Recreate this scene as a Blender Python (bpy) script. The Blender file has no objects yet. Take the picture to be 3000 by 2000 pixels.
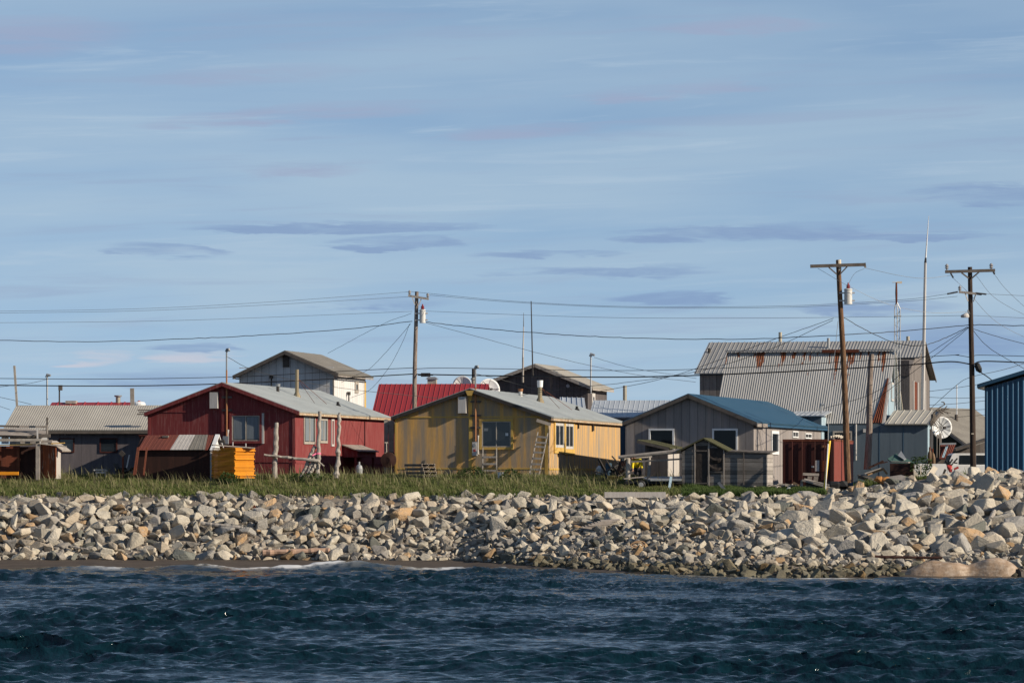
import bpy, bmesh, math, random
import numpy as np
from mathutils import Vector, Matrix
random.seed(7); rng = np.random.default_rng(11)
SC = bpy.context.scene; COL = SC.collection
F = 11500.0; H = 4.35; HZ = 1390.0          # focal length in photo pixels, eye height over the water, horizon row
R = math.radians
SUN_A, SUN_E = R(21.0), R(23.5)

# ------------------------------------------------------------------ basic helpers
def P(px, py, d): return Vector(((px-1500)/F*d, d, H+(HZ-py)/F*d))
def sr(r, g, b):
    f = lambda c: (c/255/12.92) if c <= 10 else ((c/255+.055)/1.055)**2.4
    return (f(r), f(g), f(b))
TM = {}
def thing(name, label, cat, loc=(0, 0, 0), rz=0.0, group=None):
    o = bpy.data.objects.new(name, None); COL.objects.link(o)
    o.empty_display_size = .2
    o.location = loc; o.rotation_euler = (0, 0, rz)
    o['label'] = label; o['category'] = cat
    if group: o['group'] = group
    TM[o.name] = Matrix.Translation(Vector(loc)) @ Matrix.Rotation(rz, 4, 'Z')
    return o
def tag(o, label=None, cat=None, group=None, kind=None):
    for k, v in (('label', label), ('category', cat), ('group', group), ('kind', kind)):
        if v: o[k] = v
    return o
class MB:
    def __init__(s): s.v = []; s.f = []
    def add(s, vs, fs):
        n = len(s.v); s.v += [tuple(v) for v in vs]; s.f += [tuple(i+n for i in f) for f in fs]; return s
    def box(s, x0, x1, y0, y1, z0, z1):
        return s.add([(x0,y0,z0),(x1,y0,z0),(x1,y1,z0),(x0,y1,z0),(x0,y0,z1),(x1,y0,z1),(x1,y1,z1),(x0,y1,z1)],
                     [(0,3,2,1),(4,5,6,7),(0,1,5,4),(1,2,6,5),(2,3,7,6),(3,0,4,7)])
    def beam(s, a, b, w, t, up=(0, 0, 1), tilt=0):
        a = Vector(a); b = Vector(b); d = (b-a).normalized(); up = Vector(up)
        if abs(d.dot(up)) > .98: up = Vector((0, 1, 0))
        sx = d.cross(up).normalized(); uz = sx.cross(d).normalized()
        if tilt:
            m = Matrix.Rotation(tilt, 3, d); sx = m @ sx; uz = m @ uz
        vs = [p+sx*(i*w/2)+uz*(j*t/2) for p in (a, b) for i, j in ((-1,-1),(1,-1),(1,1),(-1,1))]
        return s.add(vs, [(0,1,2,3),(7,6,5,4),(0,4,5,1),(1,5,6,2),(2,6,7,3),(3,7,4,0)])
    def tube(s, pts, r, n=6):
        pts = [Vector(p) for p in pts]; m = len(pts)
        rs = r if isinstance(r, (list, tuple)) else [r]*m
        vs = []; fs = []; u = None
        for i, p in enumerate(pts):
            d = (pts[min(i+1, m-1)]-pts[max(i-1, 0)]).normalized()
            if u is None: u = d.orthogonal().normalized()
            u = (u-d*u.dot(d))
            u = u.normalized() if u.length > 1e-6 else d.orthogonal().normalized()
            w = d.cross(u)
            for k in range(n):
                a = 2*math.pi*k/n; vs.append(p+(u*math.cos(a)+w*math.sin(a))*rs[i])
        for i in range(m-1):
            for k in range(n):
                fs.append((i*n+k, i*n+(k+1) % n, (i+1)*n+(k+1) % n, (i+1)*n+k))
        fs.append(tuple(range(n))[::-1]); fs.append(tuple((m-1)*n+k for k in range(n)))
        return s.add(vs, fs)
    def lathe(s, base, prof, n=16, axis=(0, 0, 1)):
        ax = Vector(axis).normalized(); b = Vector(base)
        return s.tube([b+ax*h for r, h in prof], [max(r, .001) for r, h in prof], n) if abs(ax.z) < .99 or True else s
    def prism(s, poly, y0, y1):       # polygon in x,z pushed along y
        n = len(poly)
        vs = [(x, y0, z) for x, z in poly]+[(x, y1, z) for x, z in poly]
        return s.add(vs, [tuple(range(n)), tuple(range(n, 2*n))[::-1]]+[(i, i+n, (i+1) % n+n, (i+1) % n) for i in range(n)])
    def prismx(s, poly, x0, x1):      # polygon in y,z pushed along x
        n = len(poly)
        vs = [(x0, y, z) for y, z in poly]+[(x1, y, z) for y, z in poly]
        return s.add(vs, [tuple(range(n))[::-1], tuple(range(n, 2*n))]+[(i, (i+1) % n, (i+1) % n+n, i+n) for i in range(n)])
    def sheet(s, a, b, c, d, sp, h, prof='corr', t=.03):
        """ribbed sheet: a-b is the top edge, d-c the bottom edge, ribs run from top to bottom"""
        a, b, c, d = map(Vector, (a, b, c, d)); nrm = (b-a).cross(d-a).normalized()
        if nrm.z < -1e-6: nrm = -nrm
        L = max((b-a).length, (c-d).length); k = max(1, round(L/sp)); us = []
        if prof == 'corr':
            for i in range(k*6+1): us.append((i/(k*6), h*.5*(1+math.sin(2*math.pi*i/6))))
        else:
            rw = .16 if prof == 'seam' else .3
            for i in range(k):
                for f, z in ((0, 0), (.5-rw/2, 0), (.5-rw/4, h), (.5+rw/4, h), (.5+rw/2, 0)): us.append(((i+f)/k, z))
            us.append((1, 0))
        vs = []; fs = []
        for u, z in us:
            p = a.lerp(b, u); q = d.lerp(c, u)
            vs += [p+nrm*z, q+nrm*z, q-nrm*t, p-nrm*t]
        for i in range(len(us)-1):
            o = i*4; w = o+4
            fs += [(o, w, w+1, o+1), (o+3, o+2, w+2, w+3), (o+1, w+1, w+2, o+2), (o, o+3, w+3, w)]
        e = (len(us)-1)*4; fs += [(0, 1, 2, 3), (e+3, e+2, e+1, e)]
        return s.add(vs, fs)
    def build(s, name, mat, parent=None, world=False, smooth=False):
        me = bpy.data.meshes.new(name)
        vs = s.v
        if world and parent is not None:
            inv = TM[parent.name].inverted(); vs = [tuple(inv @ Vector(v)) for v in vs]
        me.from_pydata(vs, [], s.f); me.validate()
        bm = bmesh.new(); bm.from_mesh(me); bmesh.ops.recalc_face_normals(bm, faces=bm.faces); bm.to_mesh(me); bm.free()
        if smooth: me.polygons.foreach_set('use_smooth', [True]*len(me.polygons))
        me.materials.append(mat); o = bpy.data.objects.new(name, me); COL.objects.link(o)
        if parent is not None: o.parent = parent; TM[o.name] = TM[parent.name]
        else: TM[o.name] = Matrix.Identity(4)
        return o
def solo(name, mb, mat, label, cat, group=None, kind=None, smooth=False):
    """a thing that is one mesh: origin moved to its base"""
    v = np.array(mb.v); c = v.mean(0); c[2] = v[:, 2].min()
    mb.v = [tuple(x) for x in (v-c)]
    o = mb.build(name, mat, smooth=smooth); o.location = c
    TM[o.name] = Matrix.Translation(Vector(c))
    return tag(o, label, cat, group, kind)

class Fr:
    """local frame of a building whose near right corner stands at photo column px, distance d; x along its front, y away"""
    def __init__(s, px, d, zg, rdeg):
        r = R(rdeg); s.loc = Vector(((px-1500)/F*d, d, zg)); s.rz = -r
        s.ex = Vector((math.cos(r), -math.sin(r), 0)); s.ey = Vector((math.sin(r), math.cos(r), 0)); s.C = Vector((0, 0, H))
    def _hit(s, px, py, n, off):
        d = Vector(((px-1500)/F, 1, (HZ-py)/F)); t = (off+(s.loc-s.C).dot(n))/d.dot(n)
        q = s.C+d*t-s.loc; return q.dot(s.ex), q.dot(s.ey), q.z
    def g(s, px, py, y0=0.0):
        x, y, z = s._hit(px, py, s.ey, y0); return x, z
    def s_(s, px, py, x0=0.0):
        x, y, z = s._hit(px, py, s.ex, x0); return y, z

# ------------------------------------------------------------------ materials
def mat(name, c1, c2=None, sc=2.0, st=(1, 1, 1), lo=.35, hi=.65, rough=.85, bump=0.0, bsc=30.0, c3=None, s3=1.0, st3=(1, 1, 1), lo3=.55, hi3=.65,
        metal=0.0, board=None, sp=.25, bvar=.25, gap=.05, rnd=0.0, spec=.3, fine=.0):
    m = bpy.data.materials.new(name); m.use_nodes = True; nt = m.node_tree; N = nt.nodes; L = nt.links
    b = N['Principled BSDF']; b.inputs['Roughness'].default_value = rough; b.inputs['Metallic'].default_value = metal
    b.inputs['Specular IOR Level'].default_value = spec
    tc = N.new('ShaderNodeTexCoord')
    def noise(scale, stretch, detail=6):
        mp = N.new('ShaderNodeMapping'); mp.inputs['Scale'].default_value = stretch; L.new(tc.outputs['Object'], mp.inputs[0])
        n = N.new('ShaderNodeTexNoise'); n.inputs['Scale'].default_value = scale; n.inputs['Detail'].default_value = detail
        n.inputs['Roughness'].default_value = .62
        L.new(mp.outputs[0], n.inputs['Vector']); return n.outputs['Fac']
    def ramp(fac, a, z):
        r = N.new('ShaderNodeMapRange'); r.inputs['From Min'].default_value = a; r.inputs['From Max'].default_value = z
        L.new(fac, r.inputs['Value']); return r.outputs[0]
    def mix(fac, A, B, blend='MIX'):
        x = N.new('ShaderNodeMix'); x.data_type = 'RGBA'; x.blend_type = blend
        for sock, v in ((x.inputs[0], fac), (x.inputs[6], A), (x.inputs[7], B)):
            if isinstance(v, (int, float)): sock.default_value = v
            elif isinstance(v, tuple): sock.default_value = (*v, 1)
            else: L.new(v, sock)
        return x.outputs[2]
    def mth(op, a, v=None):
        x = N.new('ShaderNodeMath'); x.operation = op
        for i, q in enumerate((a, v)):
            if q is None: continue
            if isinstance(q, (int, float)): x.inputs[i].default_value = q
            else: L.new(q, x.inputs[i])
        return x.outputs[0]
    col = c1 if c2 is None else mix(ramp(noise(sc, st), lo, hi), c1, c2)
    if c3 is not None: col = mix(ramp(noise(s3, st3, 8), lo3, hi3), col, c3)
    if fine:
        n = noise(sc*9, (st[0]*1.5, st[1]*1.5, st[2]), 3)
        col = mix(1.0, col, mth('ADD', mth('MULTIPLY', n, fine*2), 1-fine), 'MULTIPLY')
    bh = None
    if board:
        sx = N.new('ShaderNodeSeparateXYZ'); L.new(tc.outputs['Object'], sx.inputs[0])
        q = mth('ADD', sx.outputs[0], sx.outputs[1]) if board == 'v' else sx.outputs[2]
        q = mth('DIVIDE', q, sp); fl = mth('FLOOR', q); fr = mth('FRACT', q)
        wn = N.new('ShaderNodeTexWhiteNoise'); wn.noise_dimensions = '1D'; L.new(fl, wn.inputs['W'])
        col = mix(1.0, col, mth('ADD', mth('MULTIPLY', wn.outputs['Value'], bvar*2), 1-bvar), 'MULTIPLY')
        g = mth('LESS_THAN', fr, gap); col = mix(mth('MULTIPLY', g, .75), col, (.01, .009, .008)); bh = mth('SUBTRACT', 1.0, g)
    if rnd:
        oi = N.new('ShaderNodeObjectInfo')
        col = mix(1.0, col, mth('ADD', mth('MULTIPLY', oi.outputs['Random'], rnd*2), 1-rnd), 'MULTIPLY')
    if isinstance(col, tuple): b.inputs['Base Color'].default_value = (*col, 1)
    else: L.new(col, b.inputs['Base Color'])
    if bump or bh is not None:
        bp = N.new('ShaderNodeBump'); bp.inputs['Strength'].default_value = .8; bp.inputs['Distance'].default_value = max(bump, .01)
        h = noise(bsc, st) if bump else None
        if bh is not None: h = mth('ADD', bh, h) if h is not None else bh
        L.new(h, bp.inputs['Height']); L.new(bp.outputs[0], b.inputs['Normal'])
    return m
V = (1.6, 1.6, .16)      # streaks that run down
X = (.16, 1.6, 1.6)      # grain that runs along x
M = {}
M['red'] = mat('red paint', (.165, .026, .027), (.21, .05, .048), 5, V, .40, .75, .9, .004, 60, c3=(.29, .15, .135), s3=5, st3=(2.5, 2.5, .22), lo3=.52, hi3=.82, fine=.25)
M['yellow'] = mat('yellow paint', (.62, .35, .105), (.46, .27, .085), 3, V, .40, .7, .9, .004, 60, c3=(.275, .225, .17), s3=1.5, st3=(1.8, 1.8, .16), lo3=.37, hi3=.60, fine=.3)
M['yellow_trim'] = mat('yellow trim paint', (.55, .35, .09), (.42, .27, .08), 3, V, .4, .75, .85, fine=.2)
M['grey_board'] = mat('grey board siding', (.27, .245, .235), (.20, .18, .175), 4, V, .3, .7, .95, .006, 50, board='v', sp=.42, bvar=.16, gap=.045, c3=(.36, .30, .26), s3=2, st3=V, lo3=.52, hi3=.75, fine=.3)
M['dark_board'] = mat('dark board siding', (.115, .10, .10), (.07, .062, .063), 4, V, .3, .7, .95, .006, 50, board='v', sp=.45, bvar=.25, gap=.05, c3=(.30, .22, .15), s3=1.5, st3=V, lo3=.58, hi3=.8, fine=.3)
M['left_wall'] = mat('weathered dark siding', (.155, .135, .14), (.10, .088, .095), 3, V, .3, .7, .95, .005, 50, board='v', sp=1.2, bvar=.1, gap=.012, fine=.3)
M['white_board'] = mat('white board siding', (.62, .61, .60), (.50, .49, .48), 3, V, .4, .7, .85, .004, 40, board='v', sp=.45, bvar=.05, gap=.05)
M['wood'] = mat('weathered wood', (.33, .29, .255), (.20, .175, .155), 5, (.6, .6, .6), .3, .7, .95, .01, 40, fine=.3)
M['wood_dark'] = mat('dark weathered wood', (.14, .12, .105), (.075, .064, .056), 5, (.6, .6, .6), .3, .7, .95, .01, 40, fine=.3)
M['drift'] = mat('driftwood', (.40, .36, .315), (.25, .22, .19), 5, (1.5, 1.5, .3), .3, .7, .95, .012, 30, fine=.3)
M['plank'] = mat('old planks', (.185, .17, .158), (.10, .091, .085), 4, (.25, 1.2, 2.5), .3, .7, .95, .01, 50, board='h', sp=.2, bvar=.35, gap=.09, fine=.35)
M['plank_light'] = mat('pale old planks', (.36, .33, .30), (.24, .215, .195), 4, (2, 1.2, 1.2), .3, .7, .95, .01, 50, board='h', sp=.2, bvar=.25, gap=.07, fine=.35)
M['ply'] = mat('pale plywood', (.46, .43, .40), (.36, .33, .305), 4, V, .3, .7, .9, .003, 40, fine=.2)
M['roof_tin'] = mat('pale tin roofing', (.335, .36, .355), (.27, .29, .288), 1.2, (1, .3, 1), .3, .7, .6, c3=(.33, .27, .20), s3=1.1, st3=(.4, 1.4, 1), lo3=.62, hi3=.85, fine=.2, spec=.4)
M['roof_tan'] = mat('tan corrugated roofing', (.40, .375, .325), (.33, .305, .265), .8, (1, .4, 1), .3, .7, .6, c3=(.25, .2, .15), s3=.9, lo3=.66, hi3=.9, fine=.12)
M['roof_grey'] = mat('grey metal roofing', (.30, .295, .285), (.23, .225, .215), .7, (1.2, .3, .3), .3, .7, .5, c3=(.30, .22, .15), s3=1.2, st3=(1.4, .25, .25), lo3=.62, hi3=.8, spec=.5, fine=.1)
M['roof_blue'] = mat('blue metal roofing', (.024, .072, .122), (.034, .085, .138), .7, (1, .4, 1), .3, .7, .45, fine=.1, spec=.5)
M['roof_red'] = mat('red metal roofing', (.30, .026, .026), (.24, .022, .022), .8, (1, .4, 1), .3, .7, .45, fine=.1, spec=.5)
M['roof_old'] = mat('worn shingle roofing', (.20, .185, .16), (.145, .132, .115), 1.4, (1, .3, 1), .3, .7, .95, .01, 40, fine=.35)
M['roof_silver'] = mat('silver metal roofing', (.44, .47, .50), (.36, .39, .42), .8, (1, .4, 1), .3, .7, .42, spec=.6)
M['moss'] = mat('moss', (.052, .056, .027), (.085, .08, .042), 5, (1, 1, 1), .3, .7, 1, .03, 20, c3=(.16, .12, .08), s3=3, lo3=.6, hi3=.75, fine=.5)
M['rust'] = mat('rust', (.155, .042, .020), (.085, .024, .013), 2.5, V, .3, .7, .9, .004, 50, c3=(.25, .10, .05), s3=3, st3=V, lo3=.58, hi3=.8, fine=.3)
M['rust_dark'] = mat('dark rust', (.055, .022, .016), (.028, .013, .010), 2.5, V, .3, .7, .9, .004, 50, c3=(.12, .045, .025), s3=3, st3=V, lo3=.62, hi3=.8, fine=.3)
M['rust_roof'] = mat('rust red tin', (.175, .050, .034), (.12, .035, .025), 2.0, (1, .5, .5), .3, .7, .8, fine=.2)
M['container'] = mat('container paint', (.070, .016, .012), (.040, .011, .008), 2, V, .3, .7, .75, c3=(.12, .045, .022), s3=3, st3=V, lo3=.6, hi3=.75, fine=.25)  # darkened tone carries the half shade of the door end
M['container_side'] = mat('sunlit container paint', (.20, .048, .036), (.15, .036, .026), 2, V, .3, .7, .75, c3=(.15, .04, .02), s3=3, st3=V, lo3=.6, hi3=.75, fine=.2)  # same paint made lighter, sunlight on the long side put into the colour
M['rust_stripe'] = mat('streaked rust tin', (.30, .085, .03), (.12, .035, .018), 3, (7, 7, .2), .42, .58, .9, c3=(.55, .50, .42), s3=4, st3=(6, 6, .35), lo3=.60, hi3=.66)
M['orange'] = mat('orange paint', (.78, .30, .012), (.62, .22, .010), 2, (1, 1, 3), .3, .7, .6, rnd=.12, fine=.15)
M['rusty_eave'] = mat('rust stained pale board', (.44, .37, .27), (.30, .185, .10), 4, (2, .8, 2), .35, .65, .8, fine=.3)
M['orange_rust'] = mat('stained orange foam', (.46, .22, .07), (.30, .13, .04), 6, rough=.95, bump=.05, bsc=12)
M['pinkwood'] = mat('barkless driftwood', (.44, .30, .225), (.30, .19, .13), 4, (.4, 2, 2), .35, .65, .9)
M['white'] = mat('white paint', (.72, .72, .72), (.62, .62, .61), 2, V, .3, .7, .5)
M['off_white'] = mat('aged white paint', (.50, .48, .46), (.38, .36, .34), 4, V, .3, .7, .8, fine=.2)
M['white_rusty'] = mat('white enamel with rust', (.58, .57, .54), (.5, .49, .46), 2, V, .3, .7, .4, c3=(.22, .08, .03), s3=5, lo3=.64, hi3=.72)
M['bluewall'] = mat('slate blue paint', (.088, .118, .148), (.068, .095, .122), 2.5, V, .3, .7, .85, c3=(.2, .2, .2), s3=5, lo3=.7, hi3=.8, fine=.2)
M['paleblue'] = mat('pale blue paint', (.33, .43, .49), (.27, .36, .42), 2.5, V, .3, .7, .85, board='v', sp=.6, bvar=.08, gap=.03, fine=.15)
M['blue_metal'] = mat('bright blue metal siding', (.007, .085, .18), (.006, .07, .15), 1.5, V, .3, .7, .4, spec=.5)
M['blue_trim'] = mat('dark blue metal trim', (.025, .075, .135), rough=.45)
M['navy_wall'] = mat('dark blue siding', (.045, .085, .125), (.035, .07, .105), 3, V, .3, .7, .8, board='v', sp=.4, bvar=.1, gap=.05)
M['brown_board'] = mat('brown board siding', (.185, .165, .155), (.12, .105, .097), 4, V, .3, .7, .95, .006, 50, board='v', sp=.42, bvar=.2, gap=.05, fine=.3)
M['green_wall'] = mat('dark green siding', (.035, .045, .038), (.028, .035, .03), 3, V, .3, .7, .9)
M['glass'] = mat('window glass', (.012, .016, .020), (.02, .026, .032), 1.2, (1, 1, .4), rough=.06, spec=.5)
M['glass_dark'] = mat('dark window glass', (.004, .005, .007), rough=.12, spec=.25)
M['curtain'] = mat('pale curtain', (.19, .215, .24), (.12, .14, .155), 9, (2.2, 2.2, .1), .3, .7, .7)
M['galv'] = mat('galvanised pipe', (.36, .33, .27), (.27, .24, .18), 3, V, .3, .7, .45, metal=.4, spec=.5)
M['flue'] = mat('brassy flue pipe', (.34, .28, .18), (.27, .21, .13), 3, V, .3, .7, .4, metal=.5)
M['conduit'] = mat('rusty conduit', (.36, .17, .075), (.25, .10, .045), 6, V, .3, .7, .7)
M['grey_metal'] = mat('grey metal', (.33, .34, .35), (.24, .25, .26), 3, V, .3, .7, .45, metal=.3)
M['black'] = mat('black rubber', (.012, .012, .013), rough=.6)
M['dark_iron'] = mat('dark iron', (.045, .04, .037), (.03, .025, .022), 5, rough=.7)
M['cable'] = mat('black cable sheath', (.018, .018, .02), rough=.6)
M['cable_grey'] = mat('grey aluminium wire', (.16, .165, .17), rough=.5, metal=.3)
M['pole'] = mat('creosoted pole wood', (.19, .105, .055), (.085, .048, .030), 6, (2.5, 2.5, .35), .38, .62, .95, .02, 14, c3=(.27, .20, .15), s3=7, st3=(2, 2, .35), lo3=.58, hi3=.75)
M['pole_grey'] = mat('grey pole wood', (.27, .215, .18), (.14, .11, .09), 6, (2.5, 2.5, .35), .38, .62, .95, .02, 14, c3=(.36, .30, .26), s3=7, st3=(2, 2, .35), lo3=.55, hi3=.75)
M['pole_dark'] = mat('dark pole wood', (.060, .040, .030), (.034, .024, .020), 6, (2.5, 2.5, .35), .38, .62, .95, .02, 14)
M['ceramic'] = mat('porcelain', (.35, .33, .32), (.2, .19, .19), 8, rough=.25)
M['bushing'] = mat('red porcelain', (.22, .025, .03), rough=.3)
M['yellow_plastic'] = mat('yellow plastic', (.80, .52, .015), rough=.45)
M['jacket'] = mat('yellow jacket cloth', (.72, .56, .02), (.60, .46, .015), 8, rough=.8)
M['lime'] = mat('lime green cloth', (.38, .55, .05), rough=.8)
M['skin'] = mat('skin', (.36, .20, .13), rough=.6)
M['hair'] = mat('black hair', (.012, .010, .010), rough=.6)
M['trouser'] = mat('dark cloth', (.025, .027, .035), rough=.9)
M['red_plastic'] = mat('red plastic', (.42, .035, .03), (.3, .03, .025), 6, rough=.5)
M['bone'] = mat('antler', (.16, .135, .11), (.09, .075, .062), 8, rough=.8)
M['pink'] = mat('pink ribbon', (.75, .18, .30), rough=.6)
M['tarp'] = mat('brown tarpaulin', (.040, .031, .026), (.022, .017, .015), 3, rough=.75, bump=.05, bsc=4, c3=(.10, .085, .07), s3=5, lo3=.7, hi3=.8)
M['bronze'] = mat('old cylinder paint', (.16, .095, .045), (.09, .05, .028), 4, V, .3, .7, .6)
M['tyre'] = M['black']
M['hide'] = mat('carcass hide', (.34, .235, .155), (.24, .165, .105), 1.6, (1, 1, 1), .35, .65, .55, .03, 7, c3=(.44, .35, .27), s3=3.2, st3=(1, 1, 2.5), lo3=.42, hi3=.70, fine=.3, spec=.4)
M['hide_dark'] = mat('dark wet hide', (.06, .045, .035), rough=.4)
M['teal'] = mat('green painted board', (.05, .10, .085), rough=.8)
M['cardboard'] = mat('tan board', (.42, .27, .15), (.33, .2, .11), 3, rough=.8)
M['plaster'] = mat('raw board', (.55, .48, .38), rough=.8)

# ------------------------------------------------------------------ camera, sun, sky
cam = bpy.data.cameras.new('camera'); co = bpy.data.objects.new('camera', cam); COL.objects.link(co)
co.location = (0, 0, H); co.rotation_euler = (R(90), 0, 0); cam.sensor_width = 36; cam.lens = 36*F/3000
cam.shift_y = (HZ-1000)/3000; cam.clip_start = 1; cam.clip_end = 30000; SC.camera = co
sun = bpy.data.lights.new('sun', 'SUN'); sun.energy = 5.0; sun.angle = R(.5); sun.color = (1, .88, .71)
so = bpy.data.objects.new('sun', sun); COL.objects.link(so); so.location = (60, 60, 60)
sd = Vector((math.cos(SUN_E)*math.cos(SUN_A), -math.cos(SUN_E)*math.sin(SUN_A), math.sin(SUN_E)))
so.rotation_euler = sd.to_track_quat('Z', 'Y').to_euler()
W = bpy.data.worlds.new('World'); SC.world = W; W.use_nodes = True
nt = W.node_tree; N = nt.nodes; L = nt.links; bg = N['Background']; bg.inputs['Strength'].default_value = .111
def wm(op, a, b=None, c=None):
    x = N.new('ShaderNodeMath'); x.operation = op
    for i, q in enumerate((a, b, c)):
        if q is None: continue
        if isinstance(q, (int, float)): x.inputs[i].default_value = q
        else: L.new(q, x.inputs[i])
    return x.outputs[0]
def wmix(f, a, b):
    x = N.new('ShaderNodeMix'); x.data_type = 'RGBA'
    for sck, q in ((x.inputs[0], f), (x.inputs[6], a), (x.inputs[7], b)):
        if isinstance(q, tuple): sck.default_value = (*q, 1)
        elif isinstance(q, (int, float)): sck.default_value = q
        else: L.new(q, sck)
    return x.outputs[2]
def wcomb(a, b, c):
    x = N.new('ShaderNodeCombineXYZ')
    for i, q in enumerate((a, b, c)):
        if isinstance(q, (int, float)): x.inputs[i].default_value = q
        else: L.new(q, x.inputs[i])
    return x.outputs[0]
def wnoise(v, detail=5, rough=.55, dist=0):
    x = N.new('ShaderNodeTexNoise'); x.inputs['Scale'].default_value = 1; x.inputs['Detail'].default_value = detail
    x.inputs['Roughness'].default_value = rough; x.inputs['Distortion'].default_value = dist; L.new(v, x.inputs['Vector']); return x.outputs['Fac']
def wrange(v, a, b, c=0.0, d=1.0):
    x = N.new('ShaderNodeMapRange'); x.interpolation_type = 'SMOOTHSTEP'
    for i, q in enumerate((a, b, c, d)): x.inputs[i+1].default_value = q
    L.new(v, x.inputs[0]); return x.outputs[0]
tcw = N.new('ShaderNodeTexCoord'); sx = N.new('ShaderNodeSeparateXYZ'); L.new(tcw.outputs['Generated'], sx.inputs[0])
az = wm('ARCTAN2', sx.outputs[0], sx.outputs[1]); el = wm('ARCSINE', sx.outputs[2])
sky = N.new('ShaderNodeTexSky'); sky.sky_type = 'NISHITA'; sky.sun_disc = False; sky.sun_elevation = SUN_E
sky.sun_rotation = math.atan2(sd.x, sd.y); sky.air_density = 1.0; sky.dust_density = .35; sky.ozone_density = 2.0
zz = wm('ADD', wm('ADD', wm('MULTIPLY', wm('MAXIMUM', sx.outputs[2], 0.0), 1.1), wm('MULTIPLY', wm('MAXIMUM', wm('SUBTRACT', sx.outputs[2], .13), 0.0), 4.0)), .165)
nv = N.new('ShaderNodeVectorMath'); nv.operation = 'NORMALIZE'; L.new(wcomb(sx.outputs[0], sx.outputs[1], zz), nv.inputs[0]); L.new(nv.outputs[0], sky.inputs['Vector'])
elt = wm('SUBTRACT', el, wm('MULTIPLY', az, .035))
# thin pale veil, then soft grey-blue and pinkish streaks lying almost level
veil = wnoise(wcomb(wm('MULTIPLY', az, 7), wm('MULTIPLY', elt, 60), 3.1), 4, .5, .3)
veil = wm('MULTIPLY', wrange(veil, .15, .75), wrange(el, .0, .13, 1.0, .45))
veil = wm('MULTIPLY', veil, wrange(el, .12, .5, 1.0, .15))
c = wmix(veil, sky.outputs[0], (3.08, 4.0, 4.82))
st_ = wnoise(wcomb(wm('MULTIPLY', az, 13), wm('MULTIPLY', elt, 210), 31.7), 6, .6, .5)
c = wmix(wm('MULTIPLY', wrange(st_, .52, .72), .42), c, (2.15, 2.78, 4.0)); c = wmix(wm('MULTIPLY', wrange(st_, .46, .28), .38), c, (3.35, 4.2, 5.05))
wx = wnoise(wcomb(wm('MULTIPLY', az, 34), wm('MULTIPLY', el, 300), 4.4), 5, .6, .3)
px_ = wm('ADD', wm('MULTIPLY', az, F), wm('ADD', wm('MULTIPLY', wx, 460), 1270)); py_ = wm('SUBTRACT', HZ+42, wm('ADD', wm('MULTIPLY', el, F), wm('MULTIPLY', wx, 84)))
cxy = wcomb(px_, py_, 0); txy = wcomb(px_, wm('ADD', py_, wm('MULTIPLY', az, .055*F)), 0)
def lens(vec, list_, soft, t=0.0):                  # long thin cloud banks, given by direction and angular size
    tot = None
    for px, py, hw, hh, st in list_:
        py += t*(px-1500); m = N.new('ShaderNodeVectorMath'); m.operation = 'MULTIPLY_ADD'; L.new(vec, m.inputs[0]); m.inputs[1].default_value = (1/hw, 1/hh, 0); m.inputs[2].default_value = (-px/hw, -py/hh, 0)
        q = N.new('ShaderNodeVectorMath'); q.operation = 'DOT_PRODUCT'; L.new(m.outputs[0], q.inputs[0]); L.new(m.outputs[0], q.inputs[1])
        f = wm('MULTIPLY_ADD', q.outputs['Value'], -st, st); tot = f if tot is None else wm('MAXIMUM', tot, f)
    return wrange(tot, soft[0], soft[1])
grain = wrange(wx, .34, .60, .30, 1.0)
pink = lens(txy, [(880, 340, 470, 34, 1), (1980, 275, 400, 26, .9), (60, 120, 420, 75, .9), (2170, 85, 380, 34, .9), (900, 505, 240, 26, .7), (1540, 385, 300, 22, .8), (720, 225, 420, 34, .6)], (0, .9), .055)
c = wmix(wm('MULTIPLY', wm('MULTIPLY', pink, grain), .70), c, (2.42, 2.80, 3.95))
lowp = lens(cxy, [(265, 1052, 130, 24, 1), (560, 1048, 180, 22, .8)], (0, .8))
c = wmix(wm('MULTIPLY', wm('MULTIPLY', lowp, grain), .75), c, (4.2, 4.2, 4.75))
dark = lens(cxy, [(1010, 668, 480, 17, 1), (480, 736, 250, 26, 1), (1180, 712, 240, 22, 1), (2200, 684, 460, 28, .9), (2560, 699, 420, 16, 1), (2860, 580, 260, 42, 1), (1600, 747, 250, 15, .9), (2010, 873, 210, 26, 1), (1790, 797, 380, 22, .7), (2560, 905, 260, 26, .8), (580, 1021, 180, 15, .9), (1120, 890, 230, 22, .6), (2850, 1010, 300, 100, .55), (520, 1110, 420, 36, .45)], (0, .62))
c = wmix(wm('MULTIPLY', wm('MULTIPLY', dark, grain), .78), c, (1.62, 2.38, 3.85))
L.new(c, bg.inputs['Color']); W.cycles.sampling_method = 'MANUAL'; W.cycles.sample_map_resolution = 512
SC.view_settings.view_transform = 'Standard'; SC.view_settings.look = 'None'; SC.view_settings.exposure = .35; SC.view_settings.gamma = 1
SC.cycles.max_bounces = 6
# ------------------------------------------------------------------ terrain
ZONES = [-300, 1350, 1650, 1950, 2250, 2450, 2700, 2850, 3300]
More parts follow.
